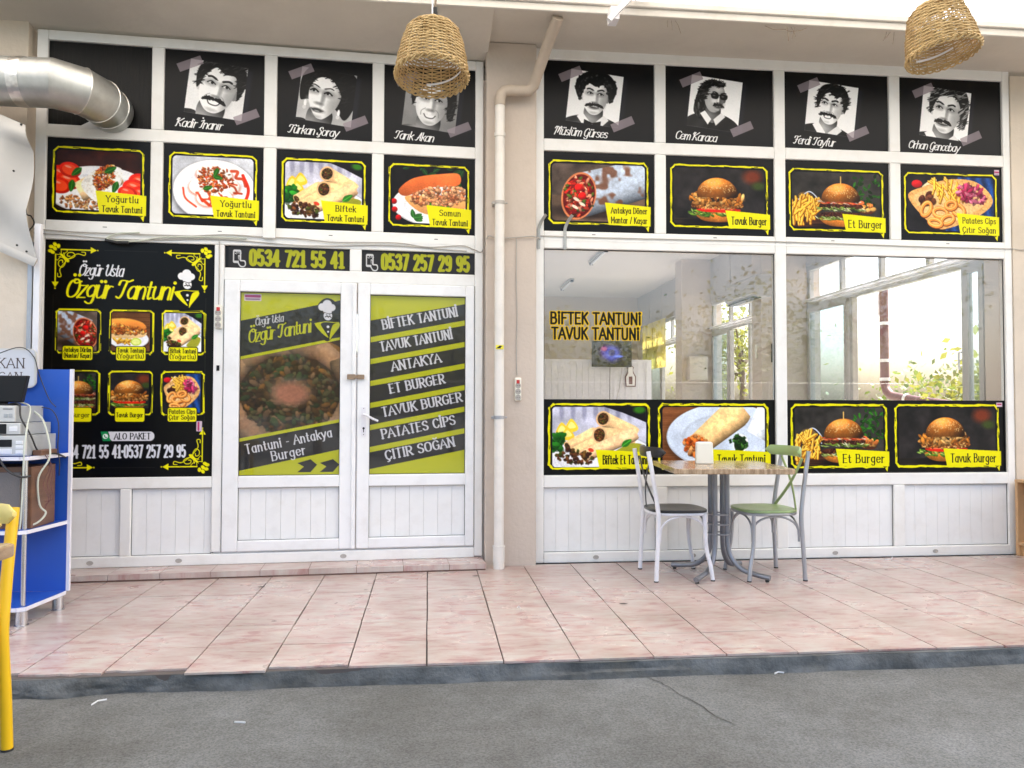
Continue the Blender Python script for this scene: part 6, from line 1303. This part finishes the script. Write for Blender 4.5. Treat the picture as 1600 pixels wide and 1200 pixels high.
# ---------------------------------------------------------------- blue stand with the old electronics
sh = thing('shelf_stand', 'blue corner stand with white edges and chrome feet in front of the menu poster', 'shelf', (-3.2, -1.2, 0))
def loc(t, b): b.v = [tuple(Vector(p)-Vector(t.location)) for p in b.v]; return b
b = MB(); b.box(-3.75, -2.80, -1.062, -1.044, .1, 1.428); loc(sh, b).build('back_panel', M['blue'], sh)
b = MB(); b.box(-2.80, -2.782, -1.064, -1.042, .1, 1.43); loc(sh, b).build('edge_strip', M['white_edge'], sh)
for z in (.925, .52, .1):
    b = MB(); b.prism([(-3.75, -1.064), (-2.80, -1.064), (-2.80, -1.10), (-2.84, -1.452), (-2.875, -1.478), (-3.75, -1.478)], 'z', z-.018, z); o = loc(sh, b).build('shelf_board', M['blue'], sh)
    b = MB(); e = [(-2.80, -1.066), (-2.80, -1.10), (-2.84, -1.452), (-2.875, -1.478), (-3.75, -1.478)]
    for p, q in zip(e[:-1], e[1:]):
        d_ = Vector((q[0]-p[0], q[1]-p[1], 0)).normalized(); n_ = Vector((-d_.y, d_.x, 0)); n_ = n_ if n_.dot(Vector((1, -1, 0))) > 0 else -n_
        b.add([(p[0], p[1], z-.0195), (q[0], q[1], z-.0195), (q[0]+n_.x*.004, q[1]+n_.y*.004, z-.0195), (p[0]+n_.x*.004, p[1]+n_.y*.004, z-.0195), (p[0], p[1], z+.0012), (q[0], q[1], z+.0012), (q[0]+n_.x*.004, q[1]+n_.y*.004, z+.0012), (p[0]+n_.x*.004, p[1]+n_.y*.004, z+.0012)], [(0, 3, 2, 1), (4, 5, 6, 7), (0, 1, 5, 4), (1, 2, 6, 5), (2, 3, 7, 6), (3, 0, 4, 7)])
    loc(sh, b).build('edge_band', M['white_edge'], o)
for z0, z1 in ((.521, .907), (.101, .502)): b = MB(); b.tube([(-2.865, -1.43, z0), (-2.865, -1.43, z1)], .0125, 12); loc(sh, b).build('post', M['chrome'], sh, True)
for x, y in ((-2.86, -1.452), (-2.822, -1.11), (-3.6, -1.42), (-3.6, -1.1)): b = MB(); b.lathe([(0, 0), (.037, 0), (.037, .006), (.031, .008), (.031, .081), (0, .081)], (x, y, 0), 20); loc(sh, b).build('foot', M['chrome'], sh, True)
def case(name, label, x0, x1, y0, y1, z0, z1, bays, group):
    t = thing(name, label, 'computer case', ((x0+x1)/2, (y0+y1)/2, z0), 0, group); w, d, h = (x1-x0)/2, (y1-y0)/2, z1-z0
    b = MB(); b.box(-w, w, -d+.02, d, 0, h); b.build('cover', M['grey_plastic'], t, bevel=.003)
    b = MB(); b.box(-w-.002, w+.002, -d, -d+.0195, .002, h-.001); f = b.build('front', M['beige_plastic'], t, bevel=.004)
    for a, c, e, g, mm in bays: b = MB(); b.box(w-a, w-c, -d-.003, -d+.004, h*e, h*g); b.build('drive_bay', M[mm], f, bevel=.002)
    return t
G_ = 'grey cases stacked on the blue stand'
case('computer_case', 'wide grey computer case at the bottom of the stack on the blue stand', -3.28, -2.865, -1.44, -1.08, .927, 1.043, [(.05, .012, .12, .3, 'paper'), (.05, .012, .36, .52, 'paper'), (.05, .012, .58, .74, 'paper'), (.16, .07, .45, .8, 'black_plastic'), (.16, .07, .12, .36, 'paper')], G_)
case('computer_case', 'flat grey case with black front, middle of the stack on the blue stand', -3.3, -2.895, -1.44, -1.08, 1.046, 1.112, [(.34, .07, .08, .92, 'black_plastic'), (.055, .012, .3, .7, 'paper')], G_)
case('computer_case', 'grey case with two small buttons, topmost of the stack on the blue stand', -3.3, -2.93, -1.43, -1.1, 1.115, 1.208, [(.055, .034, .3, .52, 'grey_plastic'), (.03, .01, .3, .52, 'grey_plastic'), (.06, .01, .78, .82, 'black_plastic')], G_)
t = thing('monitor', 'black flat monitor standing on the topmost grey case', 'monitor', (-3.05, -1.33, 1.2065))
b = MB(); b.add([(-.2, -.02, .02), (.115, -.02, .02), (.115, .02, .02), (-.2, .02, .02), (-.2, -.02, .172), (.145, -.02, .172), (.145, .02, .172), (-.2, .02, .172)], [(0, 3, 2, 1), (4, 5, 6, 7), (0, 1, 5, 4), (1, 2, 6, 5), (2, 3, 7, 6), (3, 0, 4, 7)]); b.build('screen', M['black_plastic'], t, bevel=.006)
b = MB(); b.box(-.12, .08, -.06, .06, 0, .012); b.box(-.03, .03, -.01, .02, .012, .022); b.build('stand', M['black_plastic'], t, bevel=.004)
t = thing('loudspeaker', 'brown wooden loudspeaker on the middle shelf of the blue stand', 'loudspeaker', (-3.1, -1.27, .521))
b = MB(); b.box(-.3, .255, -.13, .15, 0, .345); b.build('cabinet', M['brown'], t, bevel=.004)
b = MB(); b.box(-.27, .2, -.142, -.1305, .03, .315); b.build('grille_cloth', M['cloth_grey'], t, bevel=.004)
b = MB(); b.box(-.028, .022, -.09, .1, 0, .03); o = b.build('adapter_box', M['brown'], bevel=.004); o.location = (-2.832, -1.28, .927); tag(o, 'small brown adapter block lying beside the wide grey case', 'adapter')
# white board with lettering, hung on the stand
def name_board():
    w, h = .62, .235; c = Cv(w/h, 170, (.83, .84, .87))
    text(c, 'ÖZKAN', w/h-1.36, .5, .27, (.25, .18, .17), .1, width=1.16, contrast=.7, serif=1.2, fit=True); text(c, 'SİNCAN', w/h-1.36, .84, .22, (.25, .18, .17), .1, width=1.1, contrast=.7, serif=1.2, fit=True)
    t = thing('name_board', 'white rounded name board hung on the blue stand above the monitor', 'sign', (-3.29, -1.085, 1.315))
    b = MB(); out = []
    for cx, cz, a0 in ((w/2-.04, h-.04, 0), (-w/2+.04, h-.04, 90), (-w/2+.04, .04, 180), (w/2-.04, .04, 270)): out += [(cx+.04*math.cos(R(a0+q*15)), cz+.04*math.sin(R(a0+q*15))) for q in range(7)]
    b.prism(out, 'y', -.008, .008); b.build('board', M['beige_plastic'], t)
    ink_grid('printed_face', c.a[:, :], w-.02, h-.02, M['print'], t, (0, -.0086, h/2)); return t
name_board()
cable('cable', [(-3.2, -1.15, 1.5), (-3.06, -1.12, 1.555), (-2.99, -1.1, 1.5), (-2.96, -1.1, 1.4), (-2.9, -1.1, 1.25), (-2.85, -1.12, 1.2)], .003, 'cable_black', 'thin black cable hanging over the white name board', group='cables on the blue stand')
cable('cable', [(-3.02, -1.3, 1.22), (-2.93, -1.38, 1.215), (-2.9, -1.42, 1.14), (-2.85, -1.42, 1.05), (-2.84, -1.36, .96), (-2.835, -1.3, .93), (-2.8, -1.22, .93), (-2.79, -1.12, .9)], .005, 'cable_black', 'black cable across the front of the stacked cases', group='cables on the blue stand')
cable('cable', [(-2.98, -1.28, 1.23), (-2.91, -1.3, 1.2), (-2.865, -1.42, 1.1), (-2.85, -1.48, .97), (-2.853, -1.482, .8), (-2.86, -1.48, .6), (-2.866, -1.48, .53)], .0045, 'cable_green', 'pale cable dropping from the topmost case past the speaker', group='cables on the blue stand')
cable('cable', [(-2.94, -1.2, 1.18), (-2.86, -1.25, 1.12), (-2.8, -1.3, .98), (-2.79, -1.33, .9), (-2.83, -1.36, .8), (-2.83, -1.34, .65), (-2.8, -1.33, .6), (-2.83, -1.36, .55), (-2.88, -1.4, .53)], .0055, 'cable_green', 'pale cable looping from the stack down to the middle shelf', group='cables on the blue stand')
cable('cable', [(-2.93, -1.12, 1.2), (-2.87, -1.12, 1.18), (-2.82, -1.15, 1.1), (-2.8, -1.2, .97), (-2.78, -1.22, .88), (-2.79, -1.2, .8)], .003, 'cable_black', 'thin black cable down the right end of the stack', group='cables on the blue stand')
cable('cable', [(-3.05, -1.5, 1.02), (-2.99, -1.5, .95), (-2.93, -1.5, .86), (-2.86, -1.5, .82), (-2.82, -1.47, .82)], .006, 'cable_black', 'thick black cable sagging across the front of the stand below the wide case', group='cables on the blue stand')
b = MB()
for k in range(3): b.tube(spline([(-2.82, -1.25-.03*k, .93), (-2.8+.01*k, -1.3, .85), (-2.83+.02*k, -1.3, .76), (-2.8+.012*k, -1.3, .68), (-2.815, -1.31, .62+.02*k)], 6), .002, 5)
tag(b.build('wire_bundle', M['redpipe'], None, True), 'loose bundle of thin reddish wires hanging off the upper shelf', 'wires')
# ---------------------------------------------------------------- tarpaulin, foreground table, cabinet
tp = thing('tarpaulin', 'white tarpaulin tied up beside the exhaust duct with a pale panel below', 'tarpaulin', (-3.3, -.6, 2.2))
def sheet(outline, y, nx=18, nz=14, amp=.02):
    """A hanging cloth: outline gives left/right x at z levels (top to bottom)."""
    vs = []; fs = []
    for j in range(nz+1):
        f = j/nz*(len(outline)-1); i = min(int(f), len(outline)-2); t = f-i; a = [outline[i][k]*(1-t)+outline[i+1][k]*t for k in range(4)]
        for k in range(nx+1):
            u = k/nx; x = a[0]*(1-u)+a[2]*u; z = a[1]*(1-u)+a[3]*u; vs.append((x+3.3, y+amp*math.sin(u*17+j*.3)+amp*.6*math.sin(u*7-j*.5)+.6-.6+0, z-2.2))
    for j in range(nz):
        for k in range(nx): a = j*(nx+1)+k; fs.append((a, a+nx+1, a+nx+2, a+1))
    b = MB(); b.add(vs, fs); return b
sheet([(-4.6, 3.66, -3.30, 3.06), (-4.6, 3.3, -3.265, 2.9), (-4.6, 3.05, -3.29, 2.5), (-4.6, 2.75, -3.21, 2.16)], 0, 40, 24, .032).build('upper_sheet', M['tarp'], tp, True, fixn=False)
sheet([(-4.6, 2.8, -3.275, 2.24), (-4.6, 1.7, -3.27, 1.7), (-4.6, .2, -3.27, .2)], .05, amp=.006).build('lower_sheet', M['cream'], tp, True, fixn=False)
b = MB(); b.tube([(-1.3, -.045, .56), (.095, -.045, -.055)], .03, 8, flat=(1, .3)); b.build('hem_strap', M['tarp'], tp, True)
b = MB(); b.box(.045, .085, .03, .07, -2.2, .22); b.build('post', M['white_metal'], tp, bevel=.004)
b = MB(); b.box(.005, .035, .035, .06, -2.2, .1); b.build('rail', M['steel'], tp, bevel=.004)
for x, z in ((.03, .02), (.045, -.03), (-.03, .06), (-.02, .86), (-.06, .55)): b = MB(); b.tube([(x, -.035, z), (x, -.028, z)], .007, 8); b.build('eyelet', M['rubber'], tp, True)
cable('cable', [LB(-3.5, 2.95, .03), LB(-3.5, 2.6, .05), LB(-3.46, 2.55, .06), LB(-3.44, 2.5, .06), LB(-3.47, 2.45, .06), LB(-3.53, 2.4, .05), LB(-3.7, 2.3, .1)], .005, 'cable_black', 'dark cable looped at the frame corner beside the tarpaulin', group='cables on the shopfront')
ft = thing('cafe_table', 'corner of a rounded wooden table top in front of the yellow chair', 'table', (-2.405, -3.715, ZR))
b = MB(); w, d, c = .42, .42, .045; out = []
for cx, cy, a0 in ((w-c, d-c, 0), (-w+c, d-c, 90), (-w+c, -d+c, 180), (w-c, -d+c, 270)): out += [(cx+c*math.cos(R(a0+q*15)), cy+c*math.sin(R(a0+q*15))) for q in range(7)]
b.prism(out, 'z', .797, .837); b.build('tabletop', M['tabletop'], ft, bevel=.006)
for sx in (-1, 1):
    for sy in (-1, 1): b = MB(); b.tube(spline([(.045*sx, .045*sy, .797), (.045*sx, .045*sy, .5), (.046*sx, .046*sy, .25), (.065*sx, .065*sy, .14), (.12*sx, .12*sy, .065), (.19*sx, .19*sy, .04), (.265*sx, .265*sy, .018)], 5), .0185, 12); b.build('leg', M['dark_steel'], ft, True)
cb = thing('cabinet', 'open fronted beech board cabinet turned sideways at the right end of the shopfront', 'cabinet', (4.3, -.515, 0), R(-90))
x0, x1, y0, y1 = -.475, .475, -.14, .2
b = MB(); b.box(x0, x0+.028, y0, y1, 0, .6); b.build('side_panel', M['wood_edge'], cb, bevel=.003); b = MB(); b.box(x1-.028, x1, y0, y1, 0, .6); b.build('side_panel', M['wood_edge'], cb, bevel=.003)
b = MB(); b.box(x0+.002, x1, y0-.004, y1, .6, .622); b.build('top_board', M['wood_edge'], cb, bevel=.003)
b = MB(); b.box(x0+.028, x1-.028, y0+.005, y1, .09, .112); b.build('bottom_board', M['wood_edge'], cb); b = MB(); b.box(x0+.028, x1-.028, y0+.03, y0+.045, 0, .09); b.build('plinth', M['wood_edge'], cb); b = MB(); b.box(x0+.028, x1-.028, y1-.012, y1-.002, .112, .6); b.build('back_board', M['brown'], cb)
# ---------------------------------------------------------------- dining room seen through the glass
b = MB(); 
for k in range(60): x = -3.6+k*.121; b.box(x+.002, x+.119, 9, 9.03, 0, 2.1)
b.box(-3.6, 3.7, 8.985, 9.05, 2.1, 2.15); b.box(3.6, 3.7, 8.985, 9.05, 0, 2.1); tag(b.build('partition', M['partition']), 'white boarded partition across the dining room', 'partition')
def tv_ink():
    c = Cv(1.7, 90, (.01, .015, .02)); c.a += .05*c.noise(.1)[..., None]*np.array([.3, .8, .6]); c.ell(.6, .42, .32, .3, (.35, .1, .5), soft=.8, al=.8); c.ell(.85, .5, .4, .36, (.14, .16, .65), soft=.7, al=.9); c.ell(.85, .5, .24, .22, (.25, .3, .7), soft=.4); c.ell(.85, .46, .15, .14, (.12, .12, .4), soft=.5); c.ell(.5, .3, .14, .1, (.8, .15, .4), soft=.8, al=.7); c.ell(1.15, .62, .2, .05, (.4, .5, .9), soft=.8); return c.a
t = thing('television', 'wall television showing a blue and violet picture above the partition', 'television', (2.88, 8.86, 2.0)); b = MB(); b.box(-.39, .39, -.02, .04, 0, .5); b.build('casing', M['black_plastic'], t, bevel=.006); ink_grid('screen', tv_ink(), .75, .45, M['screen'], t, (0, -.0215, .255))
b = MB(); b.box(-.04, .04, .04, .14, .05, .3); b.build('wall_bracket', M['black_plastic'], t)
cable('cable', [(2.86, 8.93, 2.0), (2.86, 8.95, 1.6), (2.86, 8.95, .8), (2.87, 8.95, .2)], .006, 'cable_black', 'black cable running straight down the partition below the television', group='cables indoors')
cable('cable', [(3.1, 8.93, 2.0), (3.05, 8.95, 1.6), (2.99, 8.95, 1.3), (2.95, 8.95, .3)], .005, 'cable_grey', 'thin grey cable slanting down the partition below the television', group='cables indoors')
b = MB(); b.prism([(-.1, 0), (.1, 0), (.11, .2), (.06, .28), (.05, .33), (.065, .38), (.0, .44), (-.065, .38), (-.05, .33), (-.06, .28), (-.11, .2)], 'y', -.004, 0); t = b.build('wall_sign', M['redpipe']); b = MB(); b.prism([(-.08, .02), (.08, .02), (.09, .19), (.045, .27), (.045, .38), (0, .42), (-.045, .38), (-.045, .27), (-.09, .19)], 'y', -.007, -.0045); b.build('sign_face', M['paper'], t); b = MB(); b.box(-.035, .035, -.009, -.0075, .05, .2); b.build('sign_stripe', M['redpipe'], t); t.location = (3.28, 8.975, 1.62); tag(t, 'small red edged figure sign on the white partition', 'sign')
for x, y, lab in ((2.2, 6.95, 'slim ceiling lamp housing nearer the window'), (2.2, 10.0, 'slim ceiling lamp housing deeper in the room')): 
    t = thing('ceiling_lamp', lab, 'lamp', (x, y, 3.74), 0, 'strip lamps on the dining room ceiling'); b = MB(); b.box(-.05, .05, -.6, .6, .02, .06); b.build('housing', M['cable_grey'], t, bevel=.008); b = MB(); b.tube([(0, -.58, 0), (0, .58, 0)], .017, 10); b.build('tube', M['paper'], t, True)
    b = MB(); b.box(-.03, .03, -.6, -.575, -.015, .03); b.box(-.03, .03, .575, .6, -.015, .03); b.build('lamp_holder', M['black_plastic'], t)
t = thing('air_conditioner', 'white air conditioner jutting from the nearer interior pillar', 'air conditioner', (3.55, 3.95, 2.62)); b = MB(); b.prism([(-.11, .05), (-.1, .24), (-.08, .28), (.12, .28), (.12, 0), (-.06, 0)], 'y', -.5, .5)
b.v = [(p[0], p[1], p[2]) for p in b.v]; b.build('casing', M['int_grey'], t, bevel=.01); b = MB(); b.box(-.1, .0, -.45, .45, -.012, -.001); b.build('air_flap', M['black_plastic'], t)
t = thing('fuse_box', 'pale fuse box on the deeper interior pillar', 'fuse box', (3.98, 7.13, 1.68)); b = MB(); b.box(-.17, .17, -.06, .07, 0, .42); b.build('case', M['int_wall'], t, bevel=.008); b = MB(); b.box(-.15, .15, -.066, -.0605, .02, .4); d_ = b.build('door', M['cream'], t, bevel=.004); b = MB(); b.tube([(.12, -.075, .21), (.12, -.066, .21)], .012, 8); b.build('lock', M['black_plastic'], d_, True)
b = MB(); b.box(-.03, .03, -.012, 0, -.09, .09); o = b.build('light_switch', M['cream_plastic'], bevel=.003); o.location = (3.64, 3.86, 1.95); o.rotation_euler = (0, 0, R(-90)); tag(o, 'white switch plate on the side of the nearer interior pillar', 'switch')
b = MB(); b.box(-.02, .02, -.015, 0, -.12, .12); o = b.build('menu_holder', M['black_plastic'], bevel=.003); o.location = (3.78, 3.69, 1.92); tag(o, 'narrow black frame on the face of the nearer interior pillar', 'frame')
# ---------------------------------------------------------------- outside the side windows, and the trees and fence across the road
t = thing('drainpipe', 'red brown drainpipe with white bands outside the side window', 'drainpipe', (5.2, 3.5, 1.4))
b = MB(); b.tube(spline([(0, 0, 1.5), (0, 0, .3), (0, 0, .12), (0, -.08, .0), (0, -.3, -.06), (0, -1.3, -.16)], 6), .055, 14); b.build('pipe', M['redpipe'], t, True)
for z in (.9, .42, .18): b = MB(); b.tube([(0, 0, z-.02), (0, 0, z+.02)], .062, 14); b.build('band', M['white_metal'], t, True)
b = MB(); b.tube([(0, -.45, -.075), (0, -.5, -.08)], .062, 14); b.build('band', M['white_metal'], t, True)
b = MB(); b.tube([(0, 0, 1.3), (0, .12, 1.3), (0, .12, 1.02), (0, 0, 1.02)], .012, 8); b.build('wall_bracket', M['white_metal'], t, True)
def tree(name, label, x, y, h, cr, n, lm, leafs=.1, group=None, low=.3):
    t = thing(name, label, 'tree' if h > 2.5 else 'shrub', (x, y, ZR), 0, group); rr = random.Random(int(x*100+y*10))
    b = MB(); tips = []
    b.tube(spline([(0, 0, 0), (rr.gauss(0, .05), rr.gauss(0, .05), h*.25), (rr.gauss(0, .1), rr.gauss(0, .1), h*.55), (0, 0, h*.85)], 5), list(np.linspace(h*.03, h*.008, 16)), 8)
    for k in range(9):
        a = rr.uniform(0, 6.28); z = h*rr.uniform(low, .7); e = Vector((math.cos(a)*cr*rr.uniform(.5, .9), math.sin(a)*cr*rr.uniform(.5, .9), min(h*.95, z+h*rr.uniform(.05, .3)))); m_ = e*.5+Vector((0, 0, z*.5+.05)); b.tube(spline([(0, 0, z), tuple(m_), tuple(e)], 4), list(np.linspace(h*.012, h*.003, 9)), 6); tips.append(e)
    b.build('trunk', M['bark'], t, True)
    tips += [Vector((0, 0, h*.9))]+[Vector((rr.gauss(0, cr*.5), rr.gauss(0, cr*.5), h*rr.uniform(low, .95))) for _ in range(10)]
    vs = []; fs = []
    for k in range(n):
        c = tips[rr.randrange(len(tips))]; s = cr*.33; p = c+Vector((rr.gauss(0, s), rr.gauss(0, s), rr.gauss(0, s*.75))); l = leafs*rr.uniform(.6, 1.3)
        d = Vector((rr.gauss(0, 1), rr.gauss(0, 1), rr.gauss(-.3, .7))).normalized(); u = d.orthogonal().normalized(); u.rotate(Matrix.Rotation(rr.uniform(0, 6.28), 3, d)); i = len(vs)
        vs += [tuple(p), tuple(p+d*l*.5+u*l*.28), tuple(p+d*l), tuple(p+d*l*.5-u*l*.28)]; fs.append((i, i+1, i+2, i+3))
    b = MB(); b.add(vs, fs); b.build('crown', lm, t, fixn=False); return t
tree('shrub', 'leafy shrub outside the side window beyond the drainpipe', 6.3, 2.5, 1.8, 1.0, 3600, M['leaf2'], .11, None, .2)
tree('shrub', 'leafy shrub farther back outside the side windows', 6.6, 4.4, 1.7, 1.0, 2400, M['leaf'], .1, None, .2)
tree('tree', 'yellow green tree outside the farthest side window', 6.2, 10.6, 3.4, 1.3, 2200, M['leaf2'], .13, None, .3)
for k, (x, y, h, cr, lm) in enumerate([(-5.5, -15, 5.5, 2.2, 'leaf'), (-1.8, -16, 4.6, 2.0, 'leaf2'), (1.8, -15.5, 3.6, 1.7, 'leaf2'), (4.6, -15, 3.3, 1.6, 'leaf2'), (8.2, -16, 5.0, 2.0, 'leaf'), (12.5, -16.5, 5.5, 2.4, 'leaf')]):
    tree('tree', ['dark green tree farthest left across the road', 'tall yellow green tree across the road opposite the door', 'low yellow green tree behind the wire fence, opposite the pillar', 'low yellow green tree behind the wire fence, opposite the big window', 'dark green tree opposite the right end of the shop', 'wide dark green tree farthest right across the road'][k], x, y, h, cr, 2600, M[lm], .17, 'trees across the road', .22)
b = MB(); cell = .13; X0, X1, Z1 = -4, 12, 1.9
for s in (1, -1):
    x = X0-(Z1 if s > 0 else 0)
    while x < X1+(Z1 if s < 0 else 0):
        pts = [(x+s*z, 0, z) for z in (0, Z1)]
        p, q = Vector(pts[0]), Vector(pts[1])
        if p.x < X0: p = p+(q-p)*((X0-p.x)/(q.x-p.x)) if q.x > X0 else None
        if p is not None and X0 <= p.x <= X1 and X0 <= q.x <= X1+.01: b.tube([tuple(p), tuple(q)], .0055, 4, False)
        x += cell
fe = thing('wire_fence', 'chain link fence on steel posts across the road', 'fence', (0, -13.2, ZR)); b.build('wire_mesh', M['galv'], fe)
for x in range(-4, 13, 4): b = MB(); b.tube([(x, .03, 0), (x, .03, 2)], .03, 10); b.build('post', M['galv'], fe, True)
b = MB(); b.tube([(-4, .02, 1.93), (12, .02, 1.93)], .02, 8); b.build('top_rail', M['galv'], fe, True)
# litter
def scrap(label, x, y, z, pts):
    b = MB(); b.tube([(x+p[0]*.75, y+p[1], z+p[2]) for p in pts], .004, 5, flat=(1, .3)); tag(b.build('paper_scrap', M['paper'], None), label, 'litter', 'scraps of litter on the ground')
scrap('crumpled white paper scrap on the road by the chipped kerb', -2.08, -2.44, ZR+.004, [(0, -.03, 0), (.02, 0, .006), (.06, .02, .004)])
scrap('thin white straw scrap lying on the grey road', -1.4, -2.72, ZR+.004, [(-.03, 0, 0), (.03, -.01, 0)])
scrap('white paper scrap at the foot of the kerb near the right end', 1.05, -2.38, ZR+.004, [(-.03, 0, 0), (.0, .01, .004), (.04, .01, 0)])
scrap('tiny white scrap on the pink tiles below the pillar', -.1, -1.35, .004, [(-.012, 0, 0), (.0, .01, .008), (.014, 0, 0)])
scrap('curled white thread on the floor under the burger strip', 3.0, -.14, .005, [(-.05, 0, 0), (0, -.02, .006), (.04, .01, .02), (.05, .03, 0)])
cut_letters([('BiFTEK TANTUNi', .445, .07, 3.2), ('TAVUK TANTUNi', .955, .12, 3.14)], .29, 1.735, .29+.80, .235)
